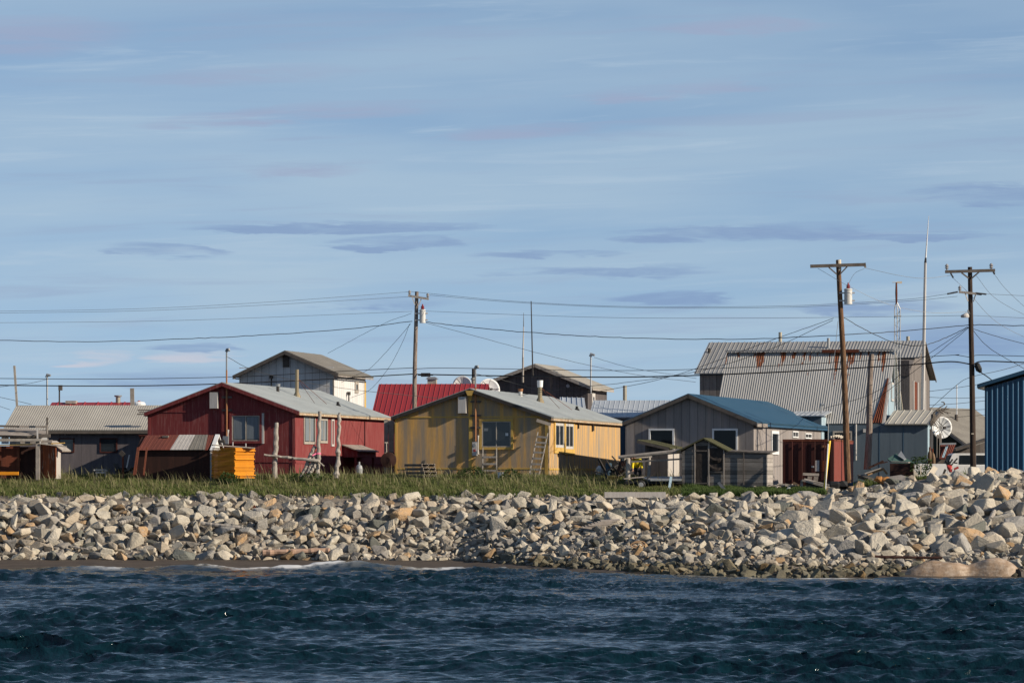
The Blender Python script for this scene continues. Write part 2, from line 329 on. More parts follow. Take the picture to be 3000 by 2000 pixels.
#         far sea bed,  water edge,   toe,        mid,        top,         back,        far
CT = [
 [(120,-2.5),(182,0),(185.5,.40),(188,1.85),(191,3.32),(199.5,4.12),(206,4.15)],
 [(120,-2.5),(182,0),(185.3,.36),(188,1.85),(191,3.32),(199.5,4.12),(206,4.15)],
 [(120,-2.5),(176.5,0),(178.8,.12),(184.5,1.75),(191,3.30),(199.5,4.10),(206,4.12)],
 [(120,-2.5),(172,0),(173.4,.12),(182,1.90),(190.6,3.32),(199,4.02),(206,4.05)],
 [(120,-2.5),(166.5,0),(168,.22),(179,1.95),(190.2,3.30),(198,3.75),(206,3.85)],
 [(120,-2.5),(166,0),(168,.25),(178,1.9),(190.2,3.42),(198,3.7),(206,3.8)],
 [(120,-2.5),(166,0),(168.5,.25),(177.6,1.95),(190.2,4.10),(197,3.75),(206,3.7)],
 [(120,-2.5),(166,0),(168.5,.25),(177.6,1.95),(190.2,4.36),(197,3.8),(206,3.7)],
 [(120,-2.5),(166,0),(168.5,.25),(177.6,1.95),(190.2,4.52),(197,3.85),(206,3.7)]]
CTD = np.array([[p[0] for p in z] for z in CT]); CTZ = np.array([[p[1] for p in z] for z in CT])
def ctrl(px):
    return (np.array([np.interp(px, ZONES, CTD[:, k]) for k in range(7)]), np.array([np.interp(px, ZONES, CTZ[:, k]) for k in range(7)]))
def zt(x, y):
    D, Z = ctrl(1500+x/y*F); return float(np.interp(y, D, Z))
def hit(px, py, d0=150.0, d1=206.0):
    D, Z = ctrl(px); d = d0
    while d < d1:
        if H+(HZ-py)/F*d <= np.interp(d, D, Z): break
        d += .1
    return P(px, py, d)
pxs = np.concatenate([[-26000, -12000, -5000], np.arange(-1500, 4501, 20), [8000, 15000, 29000]])
def ground_rows(k0, k1, nseg, name, mat_, jit):
    vs = []; nr = nseg+1
    for px in pxs:
        D, Z = ctrl(px)
        for j in range(nr):
            t = k0+(k1-k0)*j/nseg; k = min(int(t), 5); f = t-k
            d = D[k]+(D[k+1]-D[k])*f; z = Z[k]+(Z[k+1]-Z[k])*f
            w = 0 if j in (0, nseg) else 1
            z += w*jit*(math.sin(px*.031+d*1.7)*.5+math.sin(px*.083+d*.9+2)*.5)
            vs.append(((px-1500)/F*d, d, z))
    fs = [(i*nr+j, (i+1)*nr+j, (i+1)*nr+j+1, i*nr+j+1) for i in range(len(pxs)-1) for j in range(nr-1)]
    o = MB().add(vs, fs).build(name, mat_, smooth=True); o['kind'] = 'structure'; return o
M['sand'] = mat('dark beach sand', (.085, .066, .050), (.060, .046, .036), 1.2, (.3, 2.2, 1), .3, .7, .75, .01, 20, c3=(.020, .015, .012), s3=1.6, st3=(.3, 3.2, 1), lo3=.58, hi3=.66, fine=.3)
M['gravel'] = mat('gravel between boulders', (.22, .185, .15), (.14, .118, .095), 3, rough=.95, bump=.05, bsc=9, fine=.5)
M['soil'] = mat('dry turf and soil', (.070, .062, .034), (.095, .072, .045), 1.5, rough=1, bump=.03, bsc=12, fine=.4)
ground_rows(0, 2, 14, 'beach', M['sand'], .02)
ground_rows(2, 4, 16, 'embankment', M['gravel'], .06)
ground_rows(4, 6, 12, 'ground', M['soil'], .05)
vs = []
for px in pxs:
    D, Z = ctrl(px)
    for d in (206, 260, 500, 9000): vs.append(((px-1500)/F*d, d, Z[6] if d == 206 else 3.9))
n4 = len(pxs); fs = [(i*4+j, (i+1)*4+j, (i+1)*4+j+1, i*4+j+1) for i in range(n4-1) for j in range(3)]
MB().add(vs, fs).build('tundra', M['soil'])['kind'] = 'structure'

# ------------------------------------------------------------------ sea: short-crested waves that die out on the beach
wr = np.random.default_rng(5); NW = 170
lam = np.exp(wr.uniform(math.log(.35), math.log(5.0), NW)); kk = 2*np.pi/lam
th = R(80)+wr.normal(0, R(25), NW)          # waves run towards the shore and to the right
amp = .0108*lam**.58*np.exp(-(lam/3.9)**4)*wr.uniform(.5, 1.35, NW); ph = wr.uniform(0, 2*np.pi, NW)
kx, ky = kk*np.cos(th), kk*np.sin(th)
def sea(x, y, qs=.68):
    X_ = np.zeros_like(x); Y_ = np.zeros_like(x); Z_ = np.zeros_like(x)
    env = .75+.5*np.sin(x*.21+y*.13+1)*np.sin(y*.17-x*.06)
    for i in range(NW):
        p = kx[i]*x+ky[i]*y+ph[i]; c_ = np.cos(p); s_ = np.sin(p)
        Z_ += amp[i]*c_; X_ -= qs*amp[i]*kx[i]/kk[i]*s_; Y_ -= qs*amp[i]*ky[i]/kk[i]*s_
    return X_*env, Y_*env, Z_*env
ncol, nrow = 1150, 1050
ppx = np.linspace(-1100, 4100, ncol)
dw = np.interp(ppx, ZONES, CTD[:, 1])       # the water's edge
tt = np.linspace(0, 1, nrow)
inv0 = 1/62.0
dd = 1/(inv0+(1/(dw[:, None]+1.2)-inv0)*tt[None, :])
uu = ((ppx-1500)/F)[:, None]+0*dd; xx = uu*dd; yy = dd
ax_, ay_, az_ = sea(xx, yy)
gap_ = dw[:, None]-yy
damp = np.clip((gap_-1.8)/10, 0, 1); damp = .10+.90*damp**.7; damp = np.where(gap_ < 3.0, damp*np.clip((gap_-.2)/2.8, 0.02, 1), damp)
# one low breaker in front of the beach
def bump1(a, c_, w): return np.exp(-((a-c_)/w)**2)
PX = ppx[:, None]+0*dd
crest = 4.6+.5*np.sin(PX*.011)+.3*np.sin(PX*.037+1)
bamp = .06+.36*bump1(PX, 1010, 170)+.24*bump1(PX, 560, 130)+.16*bump1(PX, 200, 120)+.10*bump1(PX, 1500, 200)
u_ = (gap_-crest); prof = np.where(u_ > 0, np.exp(-(u_/1.7)**2), np.exp(-(u_/.55)**2))
zb = bamp*prof
zs = az_*damp+zb
foam = 1.9*bump1(u_, .15, .75)*np.clip(bump1(PX, 870, 115)*1.3+.35*bump1(PX, 330, 70)+.55*bump1(PX, 1285, 85)+.32*bump1(PX, 640, 90), 0, 1.2)
foam += 1.2*bump1(gap_, 3.2, .8)*(.35+.65*np.clip(np.sin(PX*.013+.6)+.2, 0, 1))*np.clip((1700-PX)/200, 0, 1)
foam += 1.7*bump1(gap_, 2.3, .9)*np.clip(bump1(PX, 2455, 60)+.35*bump1(PX, 2000, 90)+.4*bump1(PX, 2900, 40)+bump1(PX, 2370, 35)*.8+bump1(PX, 2630, 35)*.6+bump1(PX, 2180, 40)*.7, 0, 1)
vx = xx+ax_*damp; vy = yy+ay_*damp
ver = np.stack([vx, vy, zs+.015], -1).reshape(-1, 3)
idx = np.arange(ncol*nrow).reshape(ncol, nrow)
quads = np.stack([idx[:-1, :-1], idx[1:, :-1], idx[1:, 1:], idx[:-1, 1:]], -1).reshape(-1, 4)
# the rest of the sea around the detailed patch: flat, a little lower
ext = np.array([(-4000, -6000, -.5), (4000, -6000, -.5), (4000, 170, -.5), (-4000, 170, -.5)])
nb = len(ver); ver = np.concatenate([ver, ext]); 
def npmesh(name, ver, faces, k):
    me = bpy.data.meshes.new(name); me.vertices.add(len(ver)); me.vertices.foreach_set('co', ver.astype(np.float32).ravel())
    me.loops.add(len(faces)*k); me.loops.foreach_set('vertex_index', faces.astype(np.int32).ravel())
    me.polygons.add(len(faces)); me.polygons.foreach_set('loop_start', np.arange(0, len(faces)*k, k, dtype=np.int32))
    me.polygons.foreach_set('loop_total', np.full(len(faces), k, dtype=np.int32))
    me.update(calc_edges=True); me.validate(); return me
quads = np.concatenate([quads, [[nb, nb+1, nb+2, nb+3]]])
me = npmesh('water', ver, quads, 4); me.polygons.foreach_set('use_smooth', [True]*len(me.polygons))
at = me.attributes.new('foam', 'FLOAT', 'POINT'); at.data.foreach_set('value', np.concatenate([foam.ravel(), np.zeros(4)]).astype(np.float32))
shal = np.clip(1-gap_/9.0, 0, 1); at = me.attributes.new('shallow', 'FLOAT', 'POINT'); at.data.foreach_set('value', np.concatenate([shal.ravel(), np.zeros(4)]).astype(np.float32))
wm_ = bpy.data.materials.new('sea water'); wm_.use_nodes = True; nt = wm_.node_tree; N = nt.nodes; L = nt.links; b = N['Principled BSDF']
b.inputs['Roughness'].default_value = .11; b.inputs['IOR'].default_value = 1.33; b.inputs['Specular IOR Level'].default_value = .5
tc = N.new('ShaderNodeTexCoord'); mp = N.new('ShaderNodeMapping'); mp.inputs['Scale'].default_value = (1, .55, 1); L.new(tc.outputs['Object'], mp.inputs[0])
def tn(s, dt): 
    x = N.new('ShaderNodeTexNoise'); x.inputs['Scale'].default_value = s; x.inputs['Detail'].default_value = dt; L.new(mp.outputs[0], x.inputs['Vector']); return x.outputs['Fac']
af = N.new('ShaderNodeAttribute'); af.attribute_name = 'foam'; ash = N.new('ShaderNodeAttribute'); ash.attribute_name = 'shallow'
bp = N.new('ShaderNodeBump'); bp.inputs['Strength'].default_value = 1; bp.inputs['Distance'].default_value = .085; L.new(tn(4.6, 6), bp.inputs['Height'])
mxs = N.new('ShaderNodeMath'); mxs.operation = 'SUBTRACT'; mxs.inputs[0].default_value = 1.0; L.new(ash.outputs['Fac'], mxs.inputs[1]); L.new(mxs.outputs[0], bp.inputs['Strength'])
L.new(bp.outputs[0], b.inputs['Normal'])
mc = N.new('ShaderNodeMix'); mc.data_type = 'RGBA'; mc.inputs[6].default_value = (.0018, .0145, .0215, 1); mc.inputs[7].default_value = (.016, .019, .012, 1); L.new(ash.outputs['Fac'], mc.inputs[0])
L.new(mc.outputs[2], b.inputs['Base Color'])
fo = N.new('ShaderNodeBsdfDiffuse'); fo.inputs['Color'].default_value = (.62, .62, .62, 1)
ms = N.new('ShaderNodeMixShader'); 
fa = N.new('ShaderNodeMath'); fa.operation = 'MULTIPLY'; L.new(af.outputs['Fac'], fa.inputs[0]); rg = N.new('ShaderNodeMapRange'); rg.inputs[1].default_value = .34; rg.inputs[2].default_value = .58; L.new(tn(2.4, 6), rg.inputs[0]); L.new(rg.outputs[0], fa.inputs[1])
fa.use_clamp = True; L.new(fa.outputs[0], ms.inputs[0]); L.new(b.outputs[0], ms.inputs[1]); L.new(fo.outputs[0], ms.inputs[2]); L.new(ms.outputs[0], N['Material Output'].inputs['Surface'])
me.materials.append(wm_); wo = bpy.data.objects.new('water', me); COL.objects.link(wo); wo['kind'] = 'structure'
del xx, yy, ax_, ay_, az_

# ------------------------------------------------------------------ grass
def grass_patch(name, npl, pxr, fd, hts, cols, label_seed, dens=None):
    g = np.random.default_rng(label_seed)
    px = g.uniform(*pxr, npl); t = g.uniform(0, 1, npl); d0, d1 = fd(px); d = d0+(d1-d0)*t
    if dens is not None:
        keep = g.uniform(0, 1, npl) < dens(px, t); px, d, t = px[keep], d[keep], t[keep]
    n = len(px); x = (px-1500)/F*d
    Dk = np.array([np.interp(px, ZONES, CTD[:, k]) for k in range(7)]); Zk = np.array([np.interp(px, ZONES, CTZ[:, k]) for k in range(7)])
    z = np.zeros(n)
    for k in range(6):
        m = (d >= Dk[k]) & (d <= Dk[k+1]); z[m] = (Zk[k]+(Zk[k+1]-Zk[k])*(d-Dk[k])/(Dk[k+1]-Dk[k]))[m]
    clump = .5+.5*np.sin(px*.045+d*2.1)*np.sin(px*.019-d*1.3+1)
    hh = hts[0]+(hts[1]-hts[0])*g.beta(2, 2, n)*(.45+.75*clump); w = g.uniform(.010, .022, n)
    a = g.uniform(0, 2*np.pi, n); lean = g.uniform(.05, .6, n)*hh; la = g.normal(2.9, 1.0, n)
    lx, ly = np.cos(la)*lean, np.sin(la)*lean; wx, wy = np.cos(a)*w, np.sin(a)*w
    p0 = np.stack([x-wx, d-wy, z-.05], -1); p1 = np.stack([x+wx, d+wy, z-.05], -1)
    q0 = np.stack([x-wx*.8+lx*.35, d-wy*.8+ly*.35, z+hh*.6], -1); q1 = np.stack([x+wx*.8+lx*.35, d+wy*.8+ly*.35, z+hh*.6], -1)
    tp = np.stack([x+lx, d+ly, z+hh], -1)
    ver = np.stack([p0, p1, q1, q0, tp], 1).reshape(-1, 3); i5 = np.arange(n)*5
    tri = np.stack([np.stack([i5, i5+1, i5+2], -1), np.stack([i5, i5+2, i5+3], -1), np.stack([i5+3, i5+2, i5+4], -1)], 1).reshape(-1, 3)
    me = npmesh(name, ver, tri, 3)
    cc = np.array(cols); ci = np.clip((clump*.5+g.uniform(0, .8, n)-.12)*len(cc), 0, len(cc)-1).astype(int)
    col = cc[ci]*g.uniform(.7, 1.25, n)[:, None]
    at = me.attributes.new('blade', 'FLOAT_COLOR', 'POINT'); at.data.foreach_set('color', np.repeat(np.concatenate([col, np.ones((n, 1))], 1), 5, 0).astype(np.float32).ravel())
    if 'blade grass' not in bpy.data.materials:
        m = bpy.data.materials.new('blade grass'); m.use_nodes = True; nn = m.node_tree.nodes; ll = m.node_tree.links; bb = nn['Principled BSDF']
        bb.inputs['Roughness'].default_value = .7; bb.inputs['Specular IOR Level'].default_value = .2
        A = nn.new('ShaderNodeAttribute'); A.attribute_name = 'blade'; ll.new(A.outputs['Color'], bb.inputs['Base Color'])
        tr = nn.new('ShaderNodeBsdfTranslucent'); ll.new(A.outputs['Color'], tr.inputs['Color']); mm = nn.new('ShaderNodeMixShader'); mm.inputs[0].default_value = .3
        ll.new(bb.outputs[0], mm.inputs[1]); ll.new(tr.outputs[0], mm.inputs[2]); ll.new(mm.outputs[0], nn['Material Output'].inputs['Surface'])
    me.materials.append(bpy.data.materials['blade grass']); o = bpy.data.objects.new(name, me); COL.objects.link(o); return o
GC = [(.080, .114, .026), (.100, .136, .033), (.124, .152, .044), (.155, .16, .062), (.22, .20, .10)]
topd = lambda px: np.interp(px, ZONES, CTD[:, 4])
def dn(px, t):
    bald = np.exp(-((px-430)/75)**2-((t-.12)/.16)**2)*.9+np.exp(-((px-700)/60)**2-((t-.06)/.1)**2)*.7+np.exp(-((px-1430)/40)**2-((t-.05)/.06)**2)*.8
    return np.clip(1-bald, .05, 1)*np.clip(.25+t*6, 0, 1)
g1 = grass_patch('grass', 165000, (-350, 2000), lambda p: (topd(p)-.3, 201.3+0*p), (.11, .39), GC, 3, dn)
tag(g1, 'long green beach grass between the boulders and the houses', 'grass', kind='stuff')
g2 = grass_patch('grass', 30000, (2000, 2420), lambda p: (topd(p)-.1, 194.5-(p-2000)*.004), (.12, .42), [(.050, .090, .020), (.066, .108, .026), (.088, .124, .038)], 4)
tag(g2, 'short bright green grass in front of the dark plank shed', 'grass', kind='stuff')
GS = [(.20, .185, .09), (.25, .22, .12), (.16, .155, .07)]
g3 = grass_patch('grass', 2000, (-300, 1990), lambda p: (topd(p)+2.0, 201.0+0*p), (.5, .95), GS, 6)
tag(g3, 'tall straw coloured seed stalks standing above the green grass', 'grass', kind='stuff')
g4 = grass_patch('grass', 3500, (2500, 2900), lambda p: (topd(p)+.8, topd(p)+5), (.2, .55), GC[:3], 8, lambda p, t: np.clip(np.exp(-((p-2555)/45)**2)+np.exp(-((p-2695)/28)**2)+.25*np.exp(-((p-2830)/40)**2), 0, 1))
tag(g4, 'scattered grass tufts among the scrap behind the boulder mound', 'grass', kind='stuff')

# ------------------------------------------------------------------ boulders
def rock_mesh(seed, npts=15, bev=True, squash=(1, .8, .65)):
    r = random.Random(seed); bm = bmesh.new()
    for _ in range(npts):
        v = Vector((r.gauss(0, 1), r.gauss(0, 1), r.gauss(0, 1))).normalized()
        k = max(abs(v.x), abs(v.y), abs(v.z)); v = v*(1-.6+.6/k)*r.uniform(.82, 1.0)      # between a ball and a block
        bm.verts.new((v.x*squash[0], v.y*squash[1], v.z*squash[2]))
    out = bmesh.ops.convex_hull(bm, input=bm.verts)
    bmesh.ops.delete(bm, geom=[e for e in out['geom_interior'] if isinstance(e, bmesh.types.BMVert)], context='VERTS')
    bmesh.ops.dissolve_limit(bm, angle_limit=R(14), verts=bm.verts, edges=bm.edges)
    if bev:
        bmesh.ops.bevel(bm, geom=list(bm.edges), offset=.055, segments=1, affect='EDGES', clamp_overlap=True)
    bmesh.ops.triangulate(bm, faces=bm.faces)
    bmesh.ops.recalc_face_normals(bm, faces=bm.faces)
    return bm
def rock_mat(name, c1, c2, c3):
    m = mat(name, c1, c2, 2.2, (1, 1, 1.6), .35, .68, .95, .12, 6, c3=c3, s3=2.4, st3=(1, 1, 2), lo3=.56, hi3=.72, rnd=.16, fine=.42); return m
RM = {'pale grey': rock_mat('pale grey rock', (.475, .425, .345), (.36, .325, .27), (.54, .50, .43)),
      'buff': rock_mat('buff rock', (.47, .405, .315), (.38, .33, .26), (.50, .46, .39)),
      'mid grey': rock_mat('mid grey rock', (.325, .305, .275), (.25, .235, .215), (.40, .38, .34)),
      'dark greenish': rock_mat('dark greenish rock', (.155, .158, .138), (.115, .12, .105), (.22, .215, .19)),
      'orange tan': rock_mat('orange tan rock', (.47, .30, .155), (.40, .29, .19), (.36, .32, .27))}
M['rubble'] = None
protos = []
for i in range(26):
    r = random.Random(100+i); sq = (1, r.uniform(.6, .95), r.uniform(.45, .8))
    bm = rock_mesh(100+i, r.choice([12, 14, 17, 20]), True, sq); me = bpy.data.meshes.new('boulder'); bm.to_mesh(me); bm.free(); me.materials.append(RM['pale grey']); protos.append(me)
# scatter on the slope, big ones first
slots = []; cell = {}
def far_ok(x, y, z, r, f):
    cx, cy, cz = int(x//1.2), int(y//1.2), int(z//1.2)
    for i in (-1, 0, 1):
        for j in (-1, 0, 1):
            for k in (-1, 0, 1):
                for (a, b_, c_, q) in cell.get((cx+i, cy+j, cz+k), ()):
                    if (a-x)**2+(b_-y)**2+(c_-z)**2 < (f*(q+r))**2: return False
    cell.setdefault((cx, cy, cz), []).append((x, y, z, r)); return True
rr = random.Random(21)
def pick(px):
    D, Z = ctrl(px); a, b_ = D[2]-.3-1.6*min(max((px-1750)/200, 0), 1), D[4]+.15
    if px > 2440: b_ = D[4]+1.6
    d = rr.uniform(a, b_); t = (d-D[2])/(D[4]-D[2]); return d, float(np.interp(d, D, Z)), t
def sized(px, t, u):
    rightness = min(max((px-2150)/250, 0), 1); mid = min(max((px-900)/400, 0), 1)*(1-rightness)
    big = .56+.18*rightness if t > .45 else .52+.24*rightness*(1 if t > .16 else -.5)-.10*mid
    return u*big
for lo_, hi_, cnt, f in ((.72, 1.0, 1800, .66), (.52, .72, 6000, .64), (.36, .52, 10800, .62), (.24, .36, 14500, .62), (.15, .24, 11000, .60)):
    for _ in range(cnt):
        px = rr.uniform(-420, 3720); d, z, t = pick(px); r = sized(px, t, rr.uniform(lo_, hi_))
        x = (px-1500)/F*d
        if d < 168.6 and 2635 < px < 2930: continue
        if far_ok(x, d, z, r, f): slots.append((x, d, z+rr.uniform(-.12, .30)*r-(.40*r if t > .82 else 0), r, px, t))
BIGROCKS = slots
def in_frame(s): return -20 < s[4] < 3020
order = sorted([s for s in slots if in_frame(s)], key=lambda s: -s[3]/s[1])
ind = set(id(s) for s in order[:296])
def zone_words(px, t):
    if px > 2400: return ('on the high mound at right', 'heaped on the high right-hand mound')
    if t > .68: return ('along the grass edge', 'along the top of the stone bank by the grass')
    return ('lower bank', 'in the stone bank below the grass')
nst = 0
small_v = []; small_f = []; small_c = []; nv_ = 0
sp_ = []
for i in range(14):
    bm = rock_mesh(500+i, 12, True, (1, random.Random(i).uniform(.6, .95), random.Random(i+50).uniform(.5, .85))); bmesh.ops.dissolve_limit(bm, angle_limit=R(9), verts=bm.verts, edges=bm.edges); bmesh.ops.triangulate(bm, faces=bm.faces); bm.verts.index_update()
    sp_.append((np.array([v.co[:] for v in bm.verts]), np.array([[v.index for v in f_.verts] for f_ in bm.faces]))); bm.free()
CN = ['pale grey', 'buff', 'mid grey', 'dark greenish', 'orange tan']; CW = [.50, .20, .18, .065, .055]; CW2 = [.34, .27, .28, .06, .05]
base_c = {'pale grey': (.46, .415, .34), 'buff': (.43, .365, .285), 'mid grey': (.30, .275, .245), 'dark greenish': (.15, .15, .13), 'orange tan': (.40, .27, .155)}
for s in slots:
    x, d, z, r, px, t = s
    cn = rr.choices(CN, CW if r > .3 else CW2)[0]
    if id(s) in ind:
        o = bpy.data.objects.new('boulder', rr.choice(protos)); COL.objects.link(o)
        o.location = (x, d, z); o.rotation_euler = (rr.gauss(0, .45), rr.gauss(0, .45), rr.uniform(0, 6.28)); o.scale = (r*rr.uniform(1.05, 1.45), r*rr.uniform(.95, 1.2), r*rr.uniform(.9, 1.2))
        o.material_slots[0].link = 'OBJECT'; o.material_slots[0].material = RM[cn]
        zw = zone_words(px, t); o['label'] = f"{cn} angular boulder {zw[1]}"; o['category'] = 'boulder'; o['group'] = f"{cn} boulders {zw[0]}"
    else:
        vv, ff = rr.choice(sp_); e = Matrix.Rotation(rr.uniform(0, 6.28), 3, 'Z') @ Matrix.Rotation(rr.gauss(0, .6), 3, 'X') @ Matrix.Rotation(rr.gauss(0, .6), 3, 'Y')
        q = (vv*r*np.array([rr.uniform(1, 1.4), rr.uniform(.9, 1.15), rr.uniform(.9, 1.2)])) @ np.array(e).T+np.array([x, d, z])
        small_v.append(q); small_f.append(ff+nv_); nv_ += len(q); cb = np.array(base_c[cn])*rr.uniform(.72, 1.18)*(np.array((.42, .42, .36)) if z < .32+.15*rr.random() and px > 1450 else 1); small_c.append(np.tile(cb, (len(q), 1)))
me = npmesh('rocks', np.concatenate(small_v), np.concatenate(small_f), 3)
at = me.attributes.new('blade', 'FLOAT_COLOR', 'POINT'); cc = np.concatenate(small_c); at.data.foreach_set('color', np.concatenate([cc, np.ones((len(cc), 1))], 1).astype(np.float32).ravel())
m = mat('loose rock', (1, 1, 1), (.66, .65, .62), 3, (1, 1, 1.6), .35, .68, .95, .08, 7, fine=.42); nn = m.node_tree.nodes; ll = m.node_tree.links
bb = nn['Principled BSDF']; old = bb.inputs['Base Color'].links[0].from_socket; A = nn.new('ShaderNodeAttribute'); A.attribute_name = 'blade'
mx = nn.new('ShaderNodeMix'); mx.data_type = 'RGBA'; mx.blend_type = 'MULTIPLY'; mx.inputs[0].default_value = 1; ll.new(old, mx.inputs[6]); ll.new(A.outputs['Color'], mx.inputs[7]); ll.new(mx.outputs[2], bb.inputs['Base Color'])
me.materials.append(m); o = bpy.data.objects.new('rocks', me); COL.objects.link(o); me.polygons.foreach_set('use_smooth', [False]*len(me.polygons)); tag(o, 'smaller broken rocks filling the stone bank between the big boulders', 'rocks', kind='stuff')
print('rocks', len(slots), 'individual', len(ind))
# ------------------------------------------------------------------ buildings
def mapf(o, a, z): return (a, -o, z)         # front face: outward is -y
def maps(o, a, z): return (o, a, z)          # right side: outward is +x
def mbox(mb, mp, a0, a1, z0, z1, o0, o1):
    p = [mp(o, a, z) for z in (z0, z1) for (o, a) in ((o0, a0), (o0, a1), (o1, a1), (o1, a0))]
    return mb.add(p, [(0,3,2,1),(4,5,6,7),(0,1,5,4),(1,2,6,5),(2,3,7,6),(3,0,4,7)])
def window(root, mp, a0, a1, z0, z1, fm, gm, fw=.09, proud=.05, mull=(), curtain=None, trim=None, tw=.14):
    a0, a1 = min(a0, a1), max(a0, a1); z0, z1 = min(z0, z1), max(z0, z1); m = MB()
    mbox(m, mp, a0, a1, z1-fw, z1, .002, proud); mbox(m, mp, a0, a1, z0, z0+fw, .002, proud)
    mbox(m, mp, a0, a0+fw, z0+fw, z1-fw, .002, proud); mbox(m, mp, a1-fw, a1, z0+fw, z1-fw, .002, proud)
    for f in mull: q = a0+(a1-a0)*f; mbox(m, mp, q-fw*.4, q+fw*.4, z0+fw, z1-fw, .002, proud-.004)
    w = m.build('window', fm, root)
    g = MB(); mbox(g, mp, a0+fw*.7, a1-fw*.7, z0+fw*.7, z1-fw*.7, .003, .018); g.build('pane', gm, w)
    if curtain:
        for f0, f1 in curtain:
            c = MB(); mbox(c, mp, a0+fw+(a1-a0-2*fw)*f0, a0+fw+(a1-a0-2*fw)*f1, z0+fw+.04, z1-fw-.02, .020, .024); c.build('curtain', M['curtain'], w)
    if trim:
        t = MB(); e = .004
        mbox(t, mp, a0-tw, a1+tw, z1+e, z1+tw, .002, proud+.02); mbox(t, mp, a0-tw, a1+tw, z0-tw, z0-e, .002, proud+.02)
        mbox(t, mp, a0-tw, a0-e, z0, z1, .002, proud+.017); mbox(t, mp, a1+e, a1+tw, z0, z1, .002, proud+.017)
        t.build('sill', trim, w)
    return w
def gable_house(name, label, cat, fr, W, L, el, ap, er, wallm, roofm, group=None, oh=.3, prof='corr', sp=.2, rh=.012, rt=.07, trimm=None, eavem=None, z0=-.3, backoh=.3, closed=True):
    """el, ap, er: left eave tip, ridge and right eave tip on the front roof plane, local x,z"""
    root = thing(name, label, cat, fr.loc, fr.rz, group)
    def line(p, q, x): return p[1]+(q[1]-p[1])*(x-p[0])/(q[0]-p[0])
    tk = rt+.05
    zl, zr = line(el, ap, -W)-tk, line(ap, er, 0)-tk
    MB().prism([(-W, z0), (0, z0), (0, zr), (ap[0], ap[1]-tk), (-W, zl)], 0, L).build('wall', wallm, root)
    r = MB()
    r.sheet((ap[0], -oh, ap[1]), (ap[0], L+backoh, ap[1]), (er[0], L+backoh, er[1]), (er[0], -oh, er[1]), sp, rh, prof, rt)
    r.sheet((ap[0]-.002, -oh, ap[1]), (ap[0]-.002, L+backoh, ap[1]), (el[0], L+backoh, el[1]), (el[0], -oh, el[1]), sp, rh, prof, rt)
    roof = r.build('roof', roofm, root)
    rk = MB(); tm = trimm or wallm
    for p, q in ((ap, er), (el, ap)):
        v = Vector((q[0]-p[0], 0, q[1]-p[1])); n = Vector((-v.z, 0, v.x)).normalized()
        a = Vector((p[0], -oh-.02, p[1]))-n*(rt*.5+.075); b = Vector((q[0], -oh-.02, q[1]))-n*(rt*.5+.075)
        rk.beam(a, b, .045, .17, up=n)
    rk.build('rake_board', tm, root)
    for q in ((er[0]-.05, er[0]-.01, er[1]), (el[0]+.01, el[0]+.05, el[1])): MB().box(q[0], q[1], -oh+.03, L+backoh, q[2]-.20, q[2]-rt-.012).build('eave_board', eavem or tm, root)
    return root, roof
def roof_at(ap, er, x): return ap[1]+(er[1]-ap[1])*(x-ap[0])/(er[0]-ap[0])
def on_roof(fr, px, py, ap, er):
    """point of the right roof slope seen at a photo pixel, local"""
    s = (er[1]-ap[1])/(er[0]-ap[0]); n = (fr.ex*(-s)+Vector((0, 0, 1)))
    d = Vector(((px-1500)/F, 1, (HZ-py)/F)); c0 = fr.C-fr.loc
    t = (ap[1]-s*ap[0]-c0.dot(n))/d.dot(n); q = c0+d*t
    return q.dot(fr.ex), q.dot(fr.ey), q.z
def pipe(parent, name, base, h, r, m, cap=None, flash=None, n=12):
    b = Vector(base); q = MB(); q.tube([b-Vector((0, 0, .25)), b+Vector((0, 0, h))], r, n); o = q.build(name, m, parent, smooth=False)
    if flash: MB().tube([b-Vector((0, 0, .1)), b+Vector((0, 0, .02)), b+Vector((0, 0, flash))], [r*2.1, r*2.0, r*1.08], n).build('flashing', m, o)
    if cap: MB().tube([b+Vector((0, 0, h-cap[1]*.6)), b+Vector((0, 0, h+cap[1]*.4))], [cap[0], cap[0]*1.12], n).build('cap', cap[2], o)
    return o
def guy(parent, a, b, r=.012): return MB().tube([a, b], r, 4).build('brace_wire', M['rust'], parent)
def service_mast(root, fr, px, pyt, pyb, off=.14, m=None, braces=(), r=.045):
    x, zt_ = fr.g(px, pyt, -off); _, zb_ = fr.g(px, pyb, -off)
    o = MB().tube([(x, -off, zb_), (x, -off, zt_-1.0), ], r, 8).build('service_mast', m or M['conduit'], root)
    MB().tube([(x, -off, zt_-1.0), (x, -off, zt_)], r*.95, 8).build('upper_pipe', M['grey_metal'], o)
    MB().tube([(x-.02, -off, zt_-.06), (x+.03, -off, zt_+.06), (x+.12, -off-.03, zt_+.07), (x+.16, -off-.06, zt_-.02)], [.075, .085, .075, .05], 8).build('weatherhead', M['grey_metal'], o)
    for py in braces:
        _, z = fr.g(px, py, -off); MB().box(x-.28, x+.26, -off+.05, -.002, z-.05, z+.05).build('bracket', M['wood_dark'], o)
    return o, (x, zt_)
def to_world(root, p): return TM[root.name] @ Vector(p)

